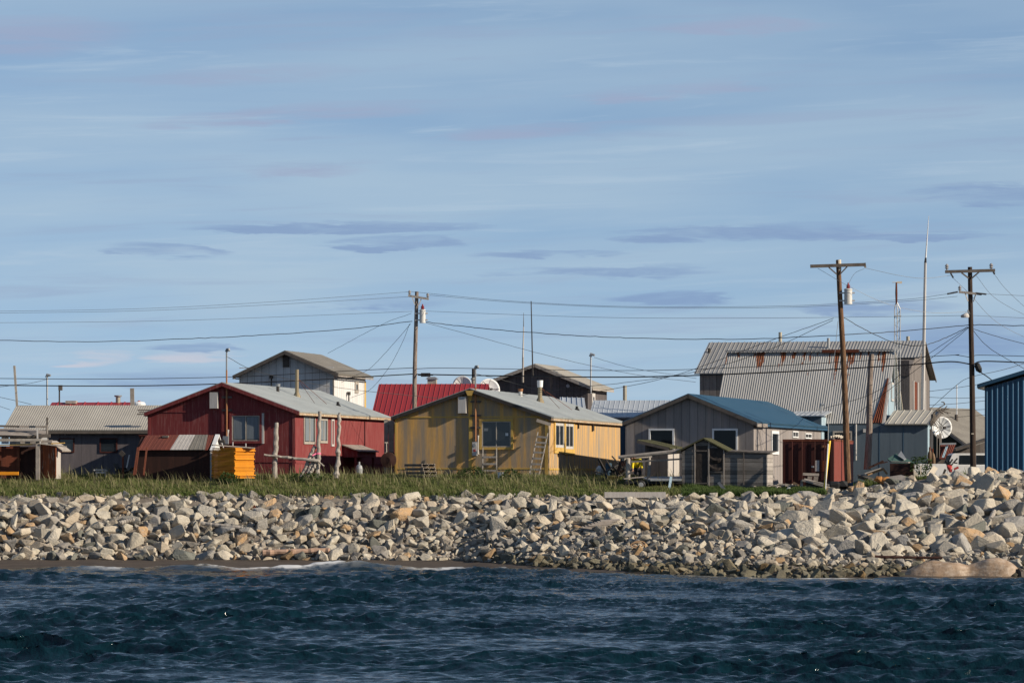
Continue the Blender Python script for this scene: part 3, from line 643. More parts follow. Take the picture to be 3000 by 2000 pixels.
# red house ---------------------------------------------------------------------------------------------
fr = Fr(865, 202, 4.12, 11.3)
OH = .30
ap = fr.g(650, 1119, -OH); el = fr.g(421, 1208, -OH); er = fr.g(878, 1204, -OH); Wd = -fr.g(433, 1300)[0]; Ln = fr.s_(1126, 1300)[0]
red, rroof = gable_house('red_house', 'dark red house with pale tin roof and brassy flue pipe, beside the orange board stack', 'house', fr, Wd, Ln, el, ap, er, M['red'], M['roof_tin'], trimm=M['red'], eavem=M['rusty_eave'])
def front_trim(root, fr, Wd, pyb, m, pys, xs, skirt):
    t = MB()
    for py in pys: _, z = fr.g(fr.px_mid, py); t.box(-Wd+.02, -.02, -.028, -.003, z-.035, z+.035)
    t.build('belt_trim', m, root)
    for px0, px1, y0, y1 in xs:
        a, z1 = fr.g(px0, y0); b, z0 = fr.g(px1, y1); MB().box(min(a, b), max(a, b), -.034, -.003, min(z0, z1), max(z0, z1)).build('corner_board', m, root)
fr.px_mid = 650
front_trim(red, fr, Wd, 0, M['red'], (1205, 1352), [(640, 657, 1140, 1390), (433, 440, 1206, 1395), (857, 864.5, 1206, 1395)], 0)
a, z1 = fr.g(680, 1217); b, z0 = fr.g(761, 1291)
window(red, mapf, a, b, z0, z1, M['drift'], M['glass'], .05, .06, (.5,), [(.03, .47), (.54, .97)], M['red'], .13)
a, z1 = fr.g(768, 1210); b, z0 = fr.g(774, 1299); MB().box(a, b, -.075, -.004, z0, z1).build('side_casing', M['off_white'], red)
a, z1 = fr.g(618, 1149); b, z0 = fr.g(641, 1196); v = MB().box(a, b, -.26, -.003, z0, z1).build('vent_cover', M['off_white'], red)
mast, _ = service_mast(red, fr, 664, 1027, 1277, .13, braces=(1163, 1201)); mast_red = to_world(red, (_[0], -.2, _[1]-.3))
a, z1 = fr.g(654, 1277, -.13); b, z0 = fr.g(664, 1300, -.13); MB().box(a, b+.1, -.22, -.003, z0, z1).build('meter_box', M['grey_metal'], red)
a, z1 = fr.g(665, 1258, -.1); b, z0 = fr.g(670, 1300, -.1); MB().tube([(a+.05, -.1, z0), (a+.05, -.1, z1-.25), (a+.05, -.1, z1)], [.03, .03, .07], 8).build('meter_pipe', M['off_white'], red)
for px0, px1, y0, y1 in ((889, 922, 1214, 1301), (936, 958, 1224, 1298)):
    a, z1 = fr.s_(px0, y0); b, z0 = fr.s_(px1, y1); window(red, maps, a, b, z0, z1, M['drift'], M['glass'], .12, .05, (.5,), [(.1, .9)])
a, z1 = fr.s_(969, 1226); b, z0 = fr.s_(977, 1307); window(red, maps, a, b, z0, z1, M['off_white'], M['red'], .11, .06)
a, z1 = fr.s_(865.2, 1352); b, z0 = fr.s_(1123, 1358); zz_ = fr.s_(870, 1353)[1]; MB().box(.003, .032, .05, Ln-.05, zz_-.07, zz_+.05).build('skirt_trim', M['red'], red)
hb, hz1 = fr.s_(1018, 1304, .3); he, hz0 = fr.s_(1073, 1340, .3)
fb = MB(); fb.prism([(0.02, hz0), (.85, hz0), (.85, hz1-.30), (.02, hz1)], hb, he); fh = fb.build('stove_oil_shelter', M['red'], red)
MB().sheet((.01, hb-.12, hz1+.05), (.01, he+.12, hz1+.05), (1.0, he+.12, hz1-.30), (1.0, hb-.12, hz1-.30), .25, .005, 'seam', .05).build('shelter_roof', M['wood'], fh)
for y in (hb+.15, he-.15): MB().box(.66, .78, y-.05, y+.05, -.2, hz0-.002).build('shelter_leg', M['red'], fh)
q = on_roof(fr, 870, 1161, ap, er); fl = pipe(red, 'flue', q, 1.45, .10, M['flue'], flash=.22)
top = Vector(q)+Vector((0, 0, 1.0))
for px, py in ((922, 1181), (958, 1184)): guy(fl, top, Vector(on_roof(fr, px, py, ap, er)))
q = on_roof(fr, 814, 1147, ap, er); pipe(red, 'roof_vent', q, .36, .085, M['dark_iron'], cap=(.12, .14, M['grey_metal']))
q = on_roof(fr, 990, 1188, ap, er); pipe(red, 'roof_vent', q, .22, .075, M['black'], flash=.10)
q = on_roof(fr, 1012, 1185, ap, er)
# grey upright boards and the round tank end by the red house
g = thing('board_screen', 'upright grey boards leaning between the red house and the yellow house', 'fence', P(1140, 1395, 205))
for px0, px1, y0 in ((1125, 1137, 1228), (1138, 1154, 1230)):
    MB().beam(P((px0+px1)/2, y0, 205.2), P((px0+px1)/2, 1400, 205.2), (px1-px0)/57*1.0, .04).build('board', M['wood'], g, world=True)
tk = MB(); c = P(1138, 1347, 203.6); tk.tube([c+Vector((-.02, -.4, 0)), c+Vector((0, -.34, 0)), c+Vector((.1, .9, 0))], [.12, .40, .42], 20); solo('fuel_drum', tk, M['rust_dark'], 'rusty round drum lying end-on between the red and yellow houses', 'drum')
sp2 = MB(); sp2.tube([P(1132, 1296, 203.4), P(1133, 1340, 203.4)], .02, 6); sp2.beam(P(1127, 1296, 203.4), P(1137, 1296, 203.4), .05, .05); sp2.beam(P(1133, 1325, 203.4), P(1133.5, 1350, 203.4), .2, .03)
solo('shovel', sp2, M['plaster'], 'pale handled shovel standing against the grey upright boards', 'shovel')

# yellow house ------------------------------------------------------------------------------------------
fr = Fr(1605, 202, 4.10, 11.3); fr.px_mid = 1380
ap = fr.g(1376, 1137, -OH); el = fr.g(1145, 1220, -OH); er = fr.g(1617, 1220, -OH); Wd = -fr.g(1157, 1300)[0]; Ln = fr.s_(1817, 1300)[0]
yel, yroof = gable_house('yellow_house', 'weathered yellow house with ladders against its gable and white capped flue', 'house', fr, Wd, Ln, el, ap, er, M['yellow'], M['roof_tin'], trimm=M['dark_iron'], eavem=M['rusty_eave'])
front_trim(yel, fr, Wd, 0, M['yellow_trim'], (1221, 1372), [(1373, 1383, 1140, 1370), (1157, 1163, 1223, 1396), (1597, 1604.5, 1226, 1402)], 0)
mbz = fr.g(1376, 1142)[1]; MB().prism([(ap[0]-.22, ap[1]-.12), (ap[0]+.22, ap[1]-.12), (ap[0]+.1, ap[1]-.38), (ap[0]-.1, ap[1]-.38)], -OH-.06, -.01).build('ridge_block', M['yellow_trim'], yel)
a, z1 = fr.g(1412, 1234); b, z0 = fr.g(1497, 1309)
w = window(yel, mapf, a, b, z0, z1, M['drift'], M['glass'], .05, .06, (.5,), None, M['yellow_trim'], .13)
for px0, px1, y0, y1, m_ in ((1481, 1489, 1268, 1276, 'white'), (1418, 1430, 1254, 1262, 'curtain')):
    pa, pz1 = fr.g(px0, y0); pb, pz0 = fr.g(px1, y1); MB().box(pa, pb, -.023, -.019, pz0, pz1).build('window_paper', M[m_], w)
a, z1 = fr.g(1345, 1162); b, z0 = fr.g(1368, 1210); MB().box(a, b, -.28, -.003, z0, z1).build('vent_cover', M['off_white'], yel)
mast, _ = service_mast(yel, fr, 1393, 1077, 1292, .14, braces=(1176, 1217, 1252)); mast_yel = to_world(yel, (_[0], -.2, _[1]-.3))
a, z1 = fr.g(1384, 1294, -.1); b, z0 = fr.g(1398, 1334, -.1); mb_ = MB().box(a, b, -.16, -.003, z0, z1).build('meter_box', M['off_white'], yel)
MB().tube([((a+b)/2, -.16, z1-.16), ((a+b)/2, -.24, z1-.16)], .085, 14).build('meter_dial', M['grey_metal'], mb_)
lx = (a+b)/2; MB().box(lx-.06, lx+.06, -.168, -.161, z0+.2, z0+.27).box(lx-.06, lx+.06, -.168, -.161, z0+.29, z0+.33).build('warning_label', M['red_plastic'], mb_)
a, z1 = fr.g(1399, 1275, -.08); _, z0 = fr.g(1401, 1330, -.08); MB().tube([(a+.03, -.08, z0), (a+.03, -.08, z0+.25), (a+.03, -.08, z1-.25), (a+.03, -.08, z1)], [.06, .03, .03, .055], 8).build('meter_pipe', M['off_white'], yel)
for px0, px1, y0, y1 in ((1625, 1650, 1238, 1311), (1655, 1678, 1240, 1315)):
    a, z1 = fr.s_(px0, y0); b, z0 = fr.s_(px1, y1); window(yel, maps, a, b, z0, z1, M['off_white'], M['glass'], .14, .05, (.5,), None, M['yellow_trim'], .3)
zz_ = fr.s_(1610, 1373)[1]; MB().box(.003, .032, .05, Ln-.05, zz_-.06, zz_+.04).build('skirt_trim', M['yellow_trim'], yel)
for px, y0, y1, wd in ((1735, 1245, 1262, .10), (1692, 1241, 1255, .03)):
    a, z1 = fr.s_(px, y0); _, z0 = fr.s_(px, y1); MB().box(.003, .09, a-wd*2, a+wd*2, z0, z1).build('wall_box', M['dark_iron'], yel)
a1, z_ = fr.g(1590, 1232, -.4); MB().beam((a1-.3, -.5, z_+.03), (a1+.42, -.35, z_-.2), .05, .16).build('loose_board', M['wood'], yel)
q = on_roof(fr, 1582, 1177, ap, er); fl = pipe(yel, 'flue', q, 1.15, .115, M['flue'], flash=.24)
cp = Vector(q); MB().tube([cp+Vector((0, 0, .80)), cp+Vector((0, 0, 1.17))], [.15, .17], 14).build('cap', M['white'], fl)
for px, py in ((1640, 1197), (1677, 1201)): guy(fl, cp+Vector((0, 0, .8)), Vector(on_roof(fr, px, py, ap, er)))
q = on_roof(fr, 1525, 1160, ap, er); pipe(yel, 'roof_vent', q, .34, .10, M['white_rusty'], cap=(.125, .14, M['conduit']))
q = on_roof(fr, 1690, 1201, ap, er); pipe(yel, 'roof_vent', q, .22, .075, M['black'], flash=.10)
def ladder(label, fr, pts, rungs, wdt, m):
    """pts: (left bottom, right bottom, left top, right top) in photo pixels with outward offsets"""
    W_ = [TMf(fr, p) for p in pts]; lb, rb, lt, rt_ = W_; base = (lb+rb)/2
    t = thing('ladder', label, 'ladder', base)
    for a_, b_ in ((lb, lt), (rb, rt_)): MB().beam(a_, b_, .055, .10, up=(0, 1, 0)).build('rail', m, t, world=True)
    for f, ex_ in rungs:
        p = lb.lerp(lt, f); q_ = rb.lerp(rt_, f); dv = (q_-p)*.12*ex_; MB().beam(p-dv+Vector((0, -.06, 0)), q_+dv+Vector((0, -.06, 0)), .045, .10).build('rung', m, t, world=True)
    return t
def TMf(fr, p):
    px, py, off = p; x, z = fr.g(px, py, -off); return fr.loc+fr.ex*x-fr.ey*off+Vector((0, 0, z))
ladder('short wooden ladder standing under the gable window of the yellow house', fr, [(1414, 1400, .55), (1455, 1400, .55), (1415, 1312, .25), (1455, 1312, .25)], [(.10, 0), (.25, 0), (.47, 0), (.70, 0)], .6, M['drift'])
ladder('tall home-made wooden ladder leaning at the right corner of the yellow house', fr, [(1548, 1404, 1.1), (1577, 1404, 1.1), (1576, 1266, .30), (1605, 1269, .30)], [(.03, .6), (.12, .1), (.22, .1), (.33, .1), (.45, 0), (.58, .1), (.70, .1), (.79, .35), (.91, .4)], .5, M['drift'])
lb = MB(); lb.tube([TMf(fr, (1333, 1305, .3)), TMf(fr, (1334, 1360, .32))], .018, 5); solo('iron_bar', lb, M['dark_iron'], 'thin dark bar standing against the yellow gable left of the meter box', 'bar')

# grey house with the blue roof --------------------------------------------------------------------------
fr = Fr(2208, 202, 3.95, 14); fr.px_mid = 2017
ap = fr.g(2016, 1153, -OH); el = fr.g(1822, 1236, -OH); er = fr.g(2218, 1236, -OH); Wd = -fr.g(1832, 1300)[0]; Ln = fr.s_(2418, 1300)[0]
gry, groof = gable_house('grey_house', 'grey board house with blue metal roof and white framed windows', 'house', fr, Wd, Ln, el, ap, er, M['grey_board'], M['roof_blue'], prof='corr', sp=.18, rh=.02, trimm=M['wood_dark'], eavem=M['blue_trim'])
a, z1 = fr.g(2216, 1231, -OH); b = er[0]
MB().box(er[0]-.02, er[0]+.03, -OH-.03, 2.6, er[1]-.24, er[1]-.06).build('gutter_board', M['wood'], gry)
for px0, px1, y0, y1 in ((1901, 1976, 1255, 1330), (2087, 2162, 1255, 1330)):
    a, z1 = fr.g(px0, y0); b, z0 = fr.g(px1, y1); window(gry, mapf, a, b, z0, z1, M['white'], M['glass_dark'], .095, .09)
for px0, px1, y0, y1, tw in ((2258, 2279, 1261, 1331, .26), (2320, 2336, 1262, 1282, .22), (2357, 2375, 1268, 1285, .22)):
    a, z1 = fr.s_(px0, y0); b, z0 = fr.s_(px1, y1); window(gry, maps, a, b, z0, z1, M['white'], M['glass_dark'], tw*.6 if tw > .25 else .065, .07, () if tw > .25 else (.5,))
q = on_roof(fr, 2406, 1243, ap, er); ms_ = MB().tube([Vector(q)-Vector((0, 0, .9)), Vector(q)+Vector((0, 0, 1.05))], .045, 8).build('service_mast', M['grey_metal'], gry)
MB().tube([Vector(q)+Vector((-.05, 0, 1.0)), Vector(q)+Vector((.02, 0, 1.15)), Vector(q)+Vector((.16, 0, 1.12))], [.08, .09, .06], 8).build('weatherhead', M['grey_metal'], ms_); mast_gry = to_world(gry, Vector(q)+Vector((.1, 0, .9)))

# white two-storey house ------------------------------------------------------------------------------------
fr = Fr(978, 236, 4.1, 12); fr.px_mid = 830; OW = .6
ap = fr.g(834, 1026, -OW); el = fr.g(680, 1100, -OW); er = fr.g(992, 1093, -OW); Wd = -fr.g(701, 1200)[0]; Ln = fr.s_(1071, 1150)[0]
wht, wr_ = gable_house('white_house', 'tall white board house with brown hipped roof behind the red house', 'house', fr, Wd, Ln, el, ap, er, M['white_board'], M['roof_old'], oh=OW, prof='seam', sp=1.2, rh=.01, rt=.12, trimm=M['wood_dark'], eavem=M['wood'])
a, z1 = fr.g(830, 1038); b, z0 = fr.g(848, 1075); MB().box(a, b, -.12, -.003, z0, z1).build('gable_vent', M['wood_dark'], wht)
_, z_ = fr.g(830, 1077); MB().box(-Wd, 0, -.03, -.003, z_-.02, z_+.03).build('belt_trim', M['white_board'], wht)
a, z1 = fr.s_(1039, 1115); b, z0 = fr.s_(1049, 1152); window(wht, maps, a, b, z0, z1, M['drift'], M['glass'], .22, .05)
MB().box(-.06, .02, -.03, .05, -.3, er[1]-.3).build('corner_board', M['drift'], wht); MB().box(-.05, .03, Ln-.3, Ln+.02, -.3, er[1]-.3).build('corner_board', M['yellow_trim'], wht)
for px, pyt in ((1022, 1152),):
    a, z1 = fr.s_(px, pyt, .15); MB().tube([(.15, a, z1-1.6), (.15, a, z1)], .05, 6).tube([(.15, a, z1-.1), (.15, a, z1+.1)], .11, 8).build('service_mast', M['dark_iron'], wht)
a, z1 = fr.g(795, 1103, -.2); MB().tube([(a, -.2, z1-1.0), (a, -.2, z1)], .05, 6).tube([(a, -.2, z1-.1), (a, -.2, z1+.08)], .12, 8).build('service_mast', M['dark_iron'], wht)

# long buildings whose roof slopes face us: ridge along x ------------------------------------------------------
def long_house(name, label, cat, fr, xl, xr, ridge, eave, wallm, roofm, prof='seam', sp=.6, rh=.05, z0=-.3, oh=.35, back=None, rt=.06):
    """ridge=(y,z), eave=(y,z) of the near slope (eave y is the drip edge); xl..xr wall ends"""
    root = thing(name, label, cat, fr.loc, fr.rz)
    ye, ze = eave; yr, zr = ridge; yb, zb = back or (2*yr-ye, ze)
    s = (zr-ze)/(yr-ye); yw = ye+oh; zw = ze+s*oh-.12
    sb = (zb-zr)/(yb-yr); ybw = yb-oh; zbw = zb-sb*oh-.12
    MB().prismx([(yw, z0), (ybw, z0), (ybw, zbw), (yr, zr-.12), (yw, zw)], xl, xr).build('wall', wallm, root)
    r = MB(); g_ = .3
    r.sheet((xl-g_, yr, zr), (xr+g_, yr, zr), (xr+g_, ye, ze), (xl-g_, ye, ze), sp, rh, prof, rt)
    r.sheet((xl-g_, yr+.002, zr), (xr+g_, yr+.002, zr), (xr+g_, yb, zb), (xl-g_, yb, zb), sp, rh, prof, rt)
    rf = r.build('roof', roofm, root)
    MB().box(xl-g_, xr+g_, ye+.012, ye+.05, ze-.2, ze-rt-.01).build('eave_board', M['wood_dark'], root)
    return root, rf
def solve(fr, px, py, y): 
    x, z = fr.g(px, py, y); return x, z
# left dark house
fr = Fr(430, 213, 4.1, 4)
xe0, ze = fr.g(160, 1259, -.4); xr_, zr = fr.g(430, 1187, 3.4); xl0 = fr.g(48, 1187, 3.4)[0]
lft, _ = long_house('dark_house', 'low dark house with tan corrugated roof at the far left', 'house', fr, xl0+.3, 2.6, (3.4, zr), (-.4, ze), M['left_wall'], M['roof_tan'], 'corr', .13, .014, oh=.4)
for px0, px1, y0, y1 in ((172, 218, 1283, 1325), (292, 344, 1282, 1326)):
    a, z1 = fr.g(px0, y0); b, z0 = fr.g(px1, y1); window(lft, mapf, a, b, z0, z1, M['container'], M['glass'], .07, .05)
a, z1 = fr.g(192, 1262); MB().tube([(a, -.1, z1-.22), (a, -.1, z1)], .03, 6).build('wall_lamp', M['off_white'], lft)
def roofpt(fr, px, py, ye, ze, yr, zr):
    lo_, hi_ = ye, yr
    for _ in range(40):
        y = (lo_+hi_)/2; x, z = fr.g(px, py, y)
        if z < ze+(zr-ze)*(y-ye)/(yr-ye): lo_ = y
        else: hi_ = y
    return x, y, z
sk = MB()
for i, (px, py, ln) in enumerate(((404, 1205, 1.3), (402, 1217, 1.5), (408, 1211, .9))):
    q = roofpt(fr, px, py, -.4, ze, 3.4, zr); sk.beam((q[0], q[1], q[2]+.07), (q[0]+ln, q[1]+.05, q[2]+.08), .22, .06)
sk.build('loose_plank', M['wood_dark'], lft)
x, z = fr.g(138, 1187, 3.5); zt2 = fr.g(138, 1103, 3.5)[1]
m1 = MB().tube([(x, 3.5, z-.4), (x, 3.5, zt2)], .05, 6).build('service_mast', M['grey_metal'], lft); MB().tube([(x-.04, 3.5, zt2-.05), (x+.02, 3.5, zt2+.1), (x+.2, 3.45, zt2+.06)], [.08, .1, .06], 8).build('weatherhead', M['grey_metal'], m1); mast_lft = to_world(lft, (x, 3.4, zt2-.15))
pb = MB(); pb.beam(P(50, 1190, 216), P(42, 1071, 216), .12, .10); solo('upright_timber', pb, M['drift'], 'tall bare timber post standing at the left roof end of the dark house', 'post')
lp = thing('yard_light', 'small yard light on a short pole above the tan corrugated roof', 'lamp', P(174, 1195, 222)); MB().tube([P(174, 1195, 222), P(174, 1135, 222)], .045, 6).build('pole', M['dark_iron'], lp, world=True); MB().box(-.05, .17, -.1, .1, 60/222*0+1.0, 1.3).build('lamp_head', M['wood_dark'], lp)
# far red roofed house at left
fr = Fr(372, 262, 4.1, 3)
xr_, zr = fr.g(372, 1178, 3); xl0 = fr.g(165, 1178, 3)[0]; _, ze = fr.g(270, 1212, 0)
frh, rf = long_house('red_roofed_cabin', 'far low cabin with red roof and yellow edge behind the dark house', 'house', fr, xl0, xr_, (3, zr), (0, ze), M['grey_board'], M['roof_red'], 'seam', .9, .04)
_, zy = fr.g(270, 1184.5, 2.6); MB().beam((xl0, 2.42, zr-.20), (xr_-.6, 2.42, zr-.20), .06, .06).build('roof_ladder_rail', M['yellow_trim'], frh)
x, z = fr.g(346, 1178, 3); pipe(frh, 'flue', (x, 3, zr), .43, .16, M['galv'], cap=(.24, .1, M['grey_metal']))
x, z = fr.g(211, 1178, 3); MB().box(x-.35, x+.35, 2.4, 3.2, zr-.1, zr+.10).build('roof_vent', M['drift'], frh)
sp_q = MB().beam(P(388, 1195, 240), P(387, 1137, 240), .24, .2); solo('weathered_post', sp_q, M['wood'], 'thick weathered post standing behind the dark house roof by the white tank', 'post')
tq = MB().tube([P(407, 1200, 245), P(407, 1182, 245), P(407, 1177.5, 245), P(407, 1175, 245)], [.42, .42, .34, .05], 16); tqo = solo('white_tank', tq, M['white'], 'small white dome-topped tank with a red cap behind the dark house', 'tank', smooth=False)
MB().tube([P(407, 1176, 245), P(407, 1173, 245)], [.10, .07], 8).build('cap', M['red_plastic'], tqo, world=True)
# red metal roof building
fr = Fr(1440, 226, 4.1, 5)
_, zr = fr.g(1432, 1124, 4.2); xr_ = fr.g(1432, 1124, 4.2)[0]; xl0 = fr.g(1110, 1121, 4.2)[0]; _, ze = fr.g(1050, 1200, 0.0)
rdb, rrf = long_house('red_roofed_building', 'long building with bright red metal roof between the red and yellow houses', 'building', fr, xl0+.3, xr_-.3, (4.2, zr), (0, fr.g(1060, 1232, 0)[1]), M['red'], M['roof_red'], 'seam', .30, .028)
x, _ = fr.g(1266, 1122, 4.6); ck = MB().box(x-.26, x+.26, 4.4, 4.9, zr-.3, zr+.28).build('chimney', M['drift'], rdb); MB().prism([(x-.36, zr+.30), (x+.36, zr+.30), (x+.2, zr+.42), (x-.2, zr+.42)], 4.3, 5.0).build('cowl', M['grey_metal'], ck)
def dish(label, c, r, aim, mesh_=False, name='satellite_dish', postz=4.0, matd='white'):
    t = thing(name, label, 'satellite dish', (c[0], c[1], postz)); aim = Vector(aim).normalized(); u = aim.orthogonal().normalized(); w = aim.cross(u); m = MB(); n = 28; k = 7; vs = []; fs = []
    for i in range(k+1):
        q = r*i/k
        for j in range(n): a = 2*math.pi*j/n; vs.append(Vector(c)+u*q*math.cos(a)+w*q*math.sin(a)+aim*(q*q*.28/r))
    for i in range(k):
        for j in range(n): fs.append((i*n+j, i*n+(j+1) % n, (i+1)*n+(j+1) % n, (i+1)*n+j))
    nn = len(vs); vs2 = [v-aim*.03 for v in vs]; m.add(vs+vs2, fs+[tuple(i+nn for i in f) for f in fs]+[(k*n+j, k*n+(j+1) % n, nn+k*n+(j+1) % n, nn+k*n+j) for j in range(n)])
    d_ = m.build('reflector', M[matd], t, world=True, smooth=True)
    rb = MB()
    for j in range(5 if not mesh_ else 12):
        a = 2*math.pi*j/(5 if not mesh_ else 12); pts = [Vector(c)+(u*math.cos(a)+w*math.sin(a))*r*f+aim*(r*f*f*.28+.02) for f in (0.05, .35, .7, 1)]; rb.tube(pts, .006 if not mesh_ else .009, 4)
    rb.build('seam' if not mesh_ else 'rib', M['dark_iron'], d_, world=True)
    fz = Vector(c)+aim*r*.85; ar = MB()
    for j in range(3): a = 2*math.pi*j/3+.4; ar.tube([Vector(c)+(u*math.cos(a)+w*math.sin(a))*r*.9+aim*r*.25, fz], .018, 5)
    ar.tube([fz-aim*.1, fz+aim*.1], .07, 8); ar.build('feed_arm', M['dark_iron'], t, world=True)
    MB().tube([Vector((c[0], c[1]+.15, postz)), Vector(c)-aim*.1], .07, 8).build('mast', M['grey_metal'], t, world=True)
    return t
dish('white satellite dish rising behind the middle of the red metal roof', P(1355, 1130, 234), .58, (-.12, -1, .15)); dish('larger white satellite dish at the right end of the red metal roof', P(1430, 1143, 233), .68, (.35, -1, .1))
c_ = P(1387, 1130, 233); fpp = thing('flue_pipe', 'dark stove flue rising behind the red metal roof beside the yellow house mast', 'flue', (c_.x, c_.y, 4)); MB().tube([Vector((c_.x, c_.y, 4)), P(1387, 1106, 233)], .12, 10).build('pipe', M['galv'], fpp, world=True); MB().tube([P(1387, 1108, 233), P(1387, 1080, 233)], .10, 10).build('upper_pipe', M['dark_iron'], fpp, world=True); MB().tube([P(1387, 1112, 233), P(1387, 1106, 233)], [.18, .12], 10).build('collar', M['galv'], fpp, world=True)
# dark brown house
fr = Fr(1722, 240, 4.1, 13); OD = .4
ap = fr.g(1566, 1065, -OD); el = fr.g(1422, 1118, -OD); er = fr.g(1737, 1133, -OD); Wd = -fr.g(1440, 1200)[0]; Ln = fr.s_(1778, 1200)[0]
brn, _ = gable_house('brown_house', 'dark brown board house with pale roof edges behind the yellow house roof', 'house', fr, Wd, Ln, el, ap, er, M['dark_board'], M['roof_tan'], oh=OD, prof='seam', sp=.6, rh=.03, rt=.08, trimm=M['drift'], eavem=M['drift'])
a, z1 = fr.s_(1733, 1150); b, z0 = fr.s_(1742, 1185); window(brn, maps, a, b, z0, z1, M['off_white'], M['glass_dark'], .25, .05)
_, z_ = fr.g(1560, 1128); MB().box(-Wd, 0, -.03, -.003, z_-.03, z_+.03).build('belt_trim', M['dark_board'], brn)
a, z1 = fr.g(1664, 1130); MB().tube([(a, -.06, z1), (a, -.002, z1)], .11, 12).build('vent_cap', M['grey_metal'], brn)
x, zt2 = fr.g(1730, 1042, -.6); m1 = MB().tube([(x, -.5, 5.2), (x, -.5, zt2)], .05, 6).build('service_mast', M['grey_metal'], brn); MB().tube([(x-.04, -.5, zt2-.05), (x+.02, -.5, zt2+.1), (x+.25, -.55, zt2+.04)], [.09, .11, .06], 8).build('weatherhead', M['grey_metal'], m1); mast_brn = to_world(brn, (x+.2, -.5, zt2-.1))
# lean-to roof on the brown house and low silver-roofed building
fr = Fr(1955, 231, 4.0, 5)
_, zr = fr.g(1900, 1172, 3.6); xr_ = fr.g(1985, 1172, 3.6)[0]; xl0 = fr.g(1738, 1172, 3.6)[0]; ze = fr.g(1800, 1221, -.2)[1]
slv, _ = long_house('silver_roofed_building', 'low dark blue building with silver ribbed roof between yellow and grey houses', 'building', fr, xl0+.3, xr_, (3.6, zr), (-.2, ze), M['navy_wall'], M['roof_silver'], 'seam', .29, .016)
x, _ = fr.g(1831, 1172, 3.8); pipe(slv, 'flue', (x, 3.7, zr), .88, .12, M['galv'])
pt = thing('porch_roof', 'small pale ribbed porch roof on posts in front of the brown house', 'porch', P(1700, 1230, 232))
rp = MB(); rp.sheet(P(1640, 1163, 234), P(1712, 1165, 234), P(1716, 1196, 231), P(1640, 1200, 231), .3, .04, 'seam', .04); rp.build('roof', M['roof_silver'], pt, world=True)
for px in (1646, 1713): MB().beam(P(px, 1400, 231.5), P(px, 1190, 231.5), .12, .12).build('post', M['off_white'], pt, world=True)
def pole_tube(a, b, r0, r1, n=8, k=6, wob=.0):
    return [Vector(a).lerp(Vector(b), i/k)+Vector((random.uniform(-wob, wob), 0, 0)) for i in range(k+1)], [r0+(r1-r0)*i/k for i in range(k+1)]
def whip(name, label, pts, radii, mats, cat='antenna'):
    t = thing(name, label, cat, pts[0]); names = ['base_tube', 'upper_tube', 'whip']
    for i in range(len(pts)-1): MB().tube([pts[i], pts[i+1]], [radii[i], radii[i+1]], 6).build(names[min(i, 2)], M[mats[i]], t, world=True)
    return t
whip('whip_antenna', 'slim pale whip antenna on the left roof slope of the brown house', [P(1532, 1120, 239.4), P(1532, 1046, 239.4), P(1534, 957, 239.4), P(1534, 916, 239.4)], [.06, .055, .03, .012], ['drift', 'off_white', 'cable_grey'])
whip('mast_pole', 'dark slender pole rising from the ridge of the brown house', [P(1561, 1100, 239), P(1556, 882, 239)], [.045, .03], ['dark_iron'], 'pole')

# large grey metal building: tall main house, steep front house, low blue annex ------------------------------------
fr = Fr(2665, 243, 4.0, 14)
RG = 4.5
xr_, zr = fr.g(2690, 998, RG); xl0 = fr.g(2083, 997, RG)[0]; xr_w = 0.0
main = thing('grey_metal_building', 'large tall building with ribbed grey metal roof and brown board walls', 'building', fr.loc, fr.rz)
zeL = fr.g(2045, 1093, -.3)[1]; zeR = fr.g(2667, 1050, 1.6)[1]; slope = (zr-zeL)/(RG+.3); xm = fr.g(2420, 1000, RG)[0]
xl = fr.g(2050, 1095, 0)[0]
MB().prismx([(0, -.3), (9.0, -.3), (9.0, fr.g(2722, 1112, 9)[1]-.1), (RG, zr-.14), (0, zeL+slope*.3-.14)], xl, xr_w).build('wall', M['brown_board'], main)
r = MB(); r.sheet((xl-.3, RG, zr), (xm, RG, zr), (xm, -.3, zeL), (xl-.3, -.3, zeL), .27, .03, 'seam', .06); r.sheet((xm+.004, RG, zr-.01), (xr_w+.35, RG, zr-.01), (xr_w+.35, 1.9, zr-.01-slope*(RG-1.9)), (xm+.004, 1.9, zr-.01-slope*(RG-1.9)), .2, .03, 'corr', .05)
zb9 = fr.g(2724, 1112, 9.3)[1]; r.sheet((xl-.3, RG+.004, zr), (xr_w+.35, RG+.004, zr), (xr_w+.35, 9.4, zb9), (xl-.3, 9.4, zb9), .42, .05, 'seam', .06); r.build('roof', M['roof_grey'], main)
rk = MB(); rk.beam((xr_w+.36, RG, zr-.12), (xr_w+.36, 9.4, zb9-.12), .05, .12); rk.build('rake_board', M['wood_dark'], main)
a, z1 = fr.g(2627, 1051); b, z0 = fr.g(2664, 1101); MB().box(a, b, -.04, -.002, z0, z1-.1).build('shutter', M['dark_board'], main)
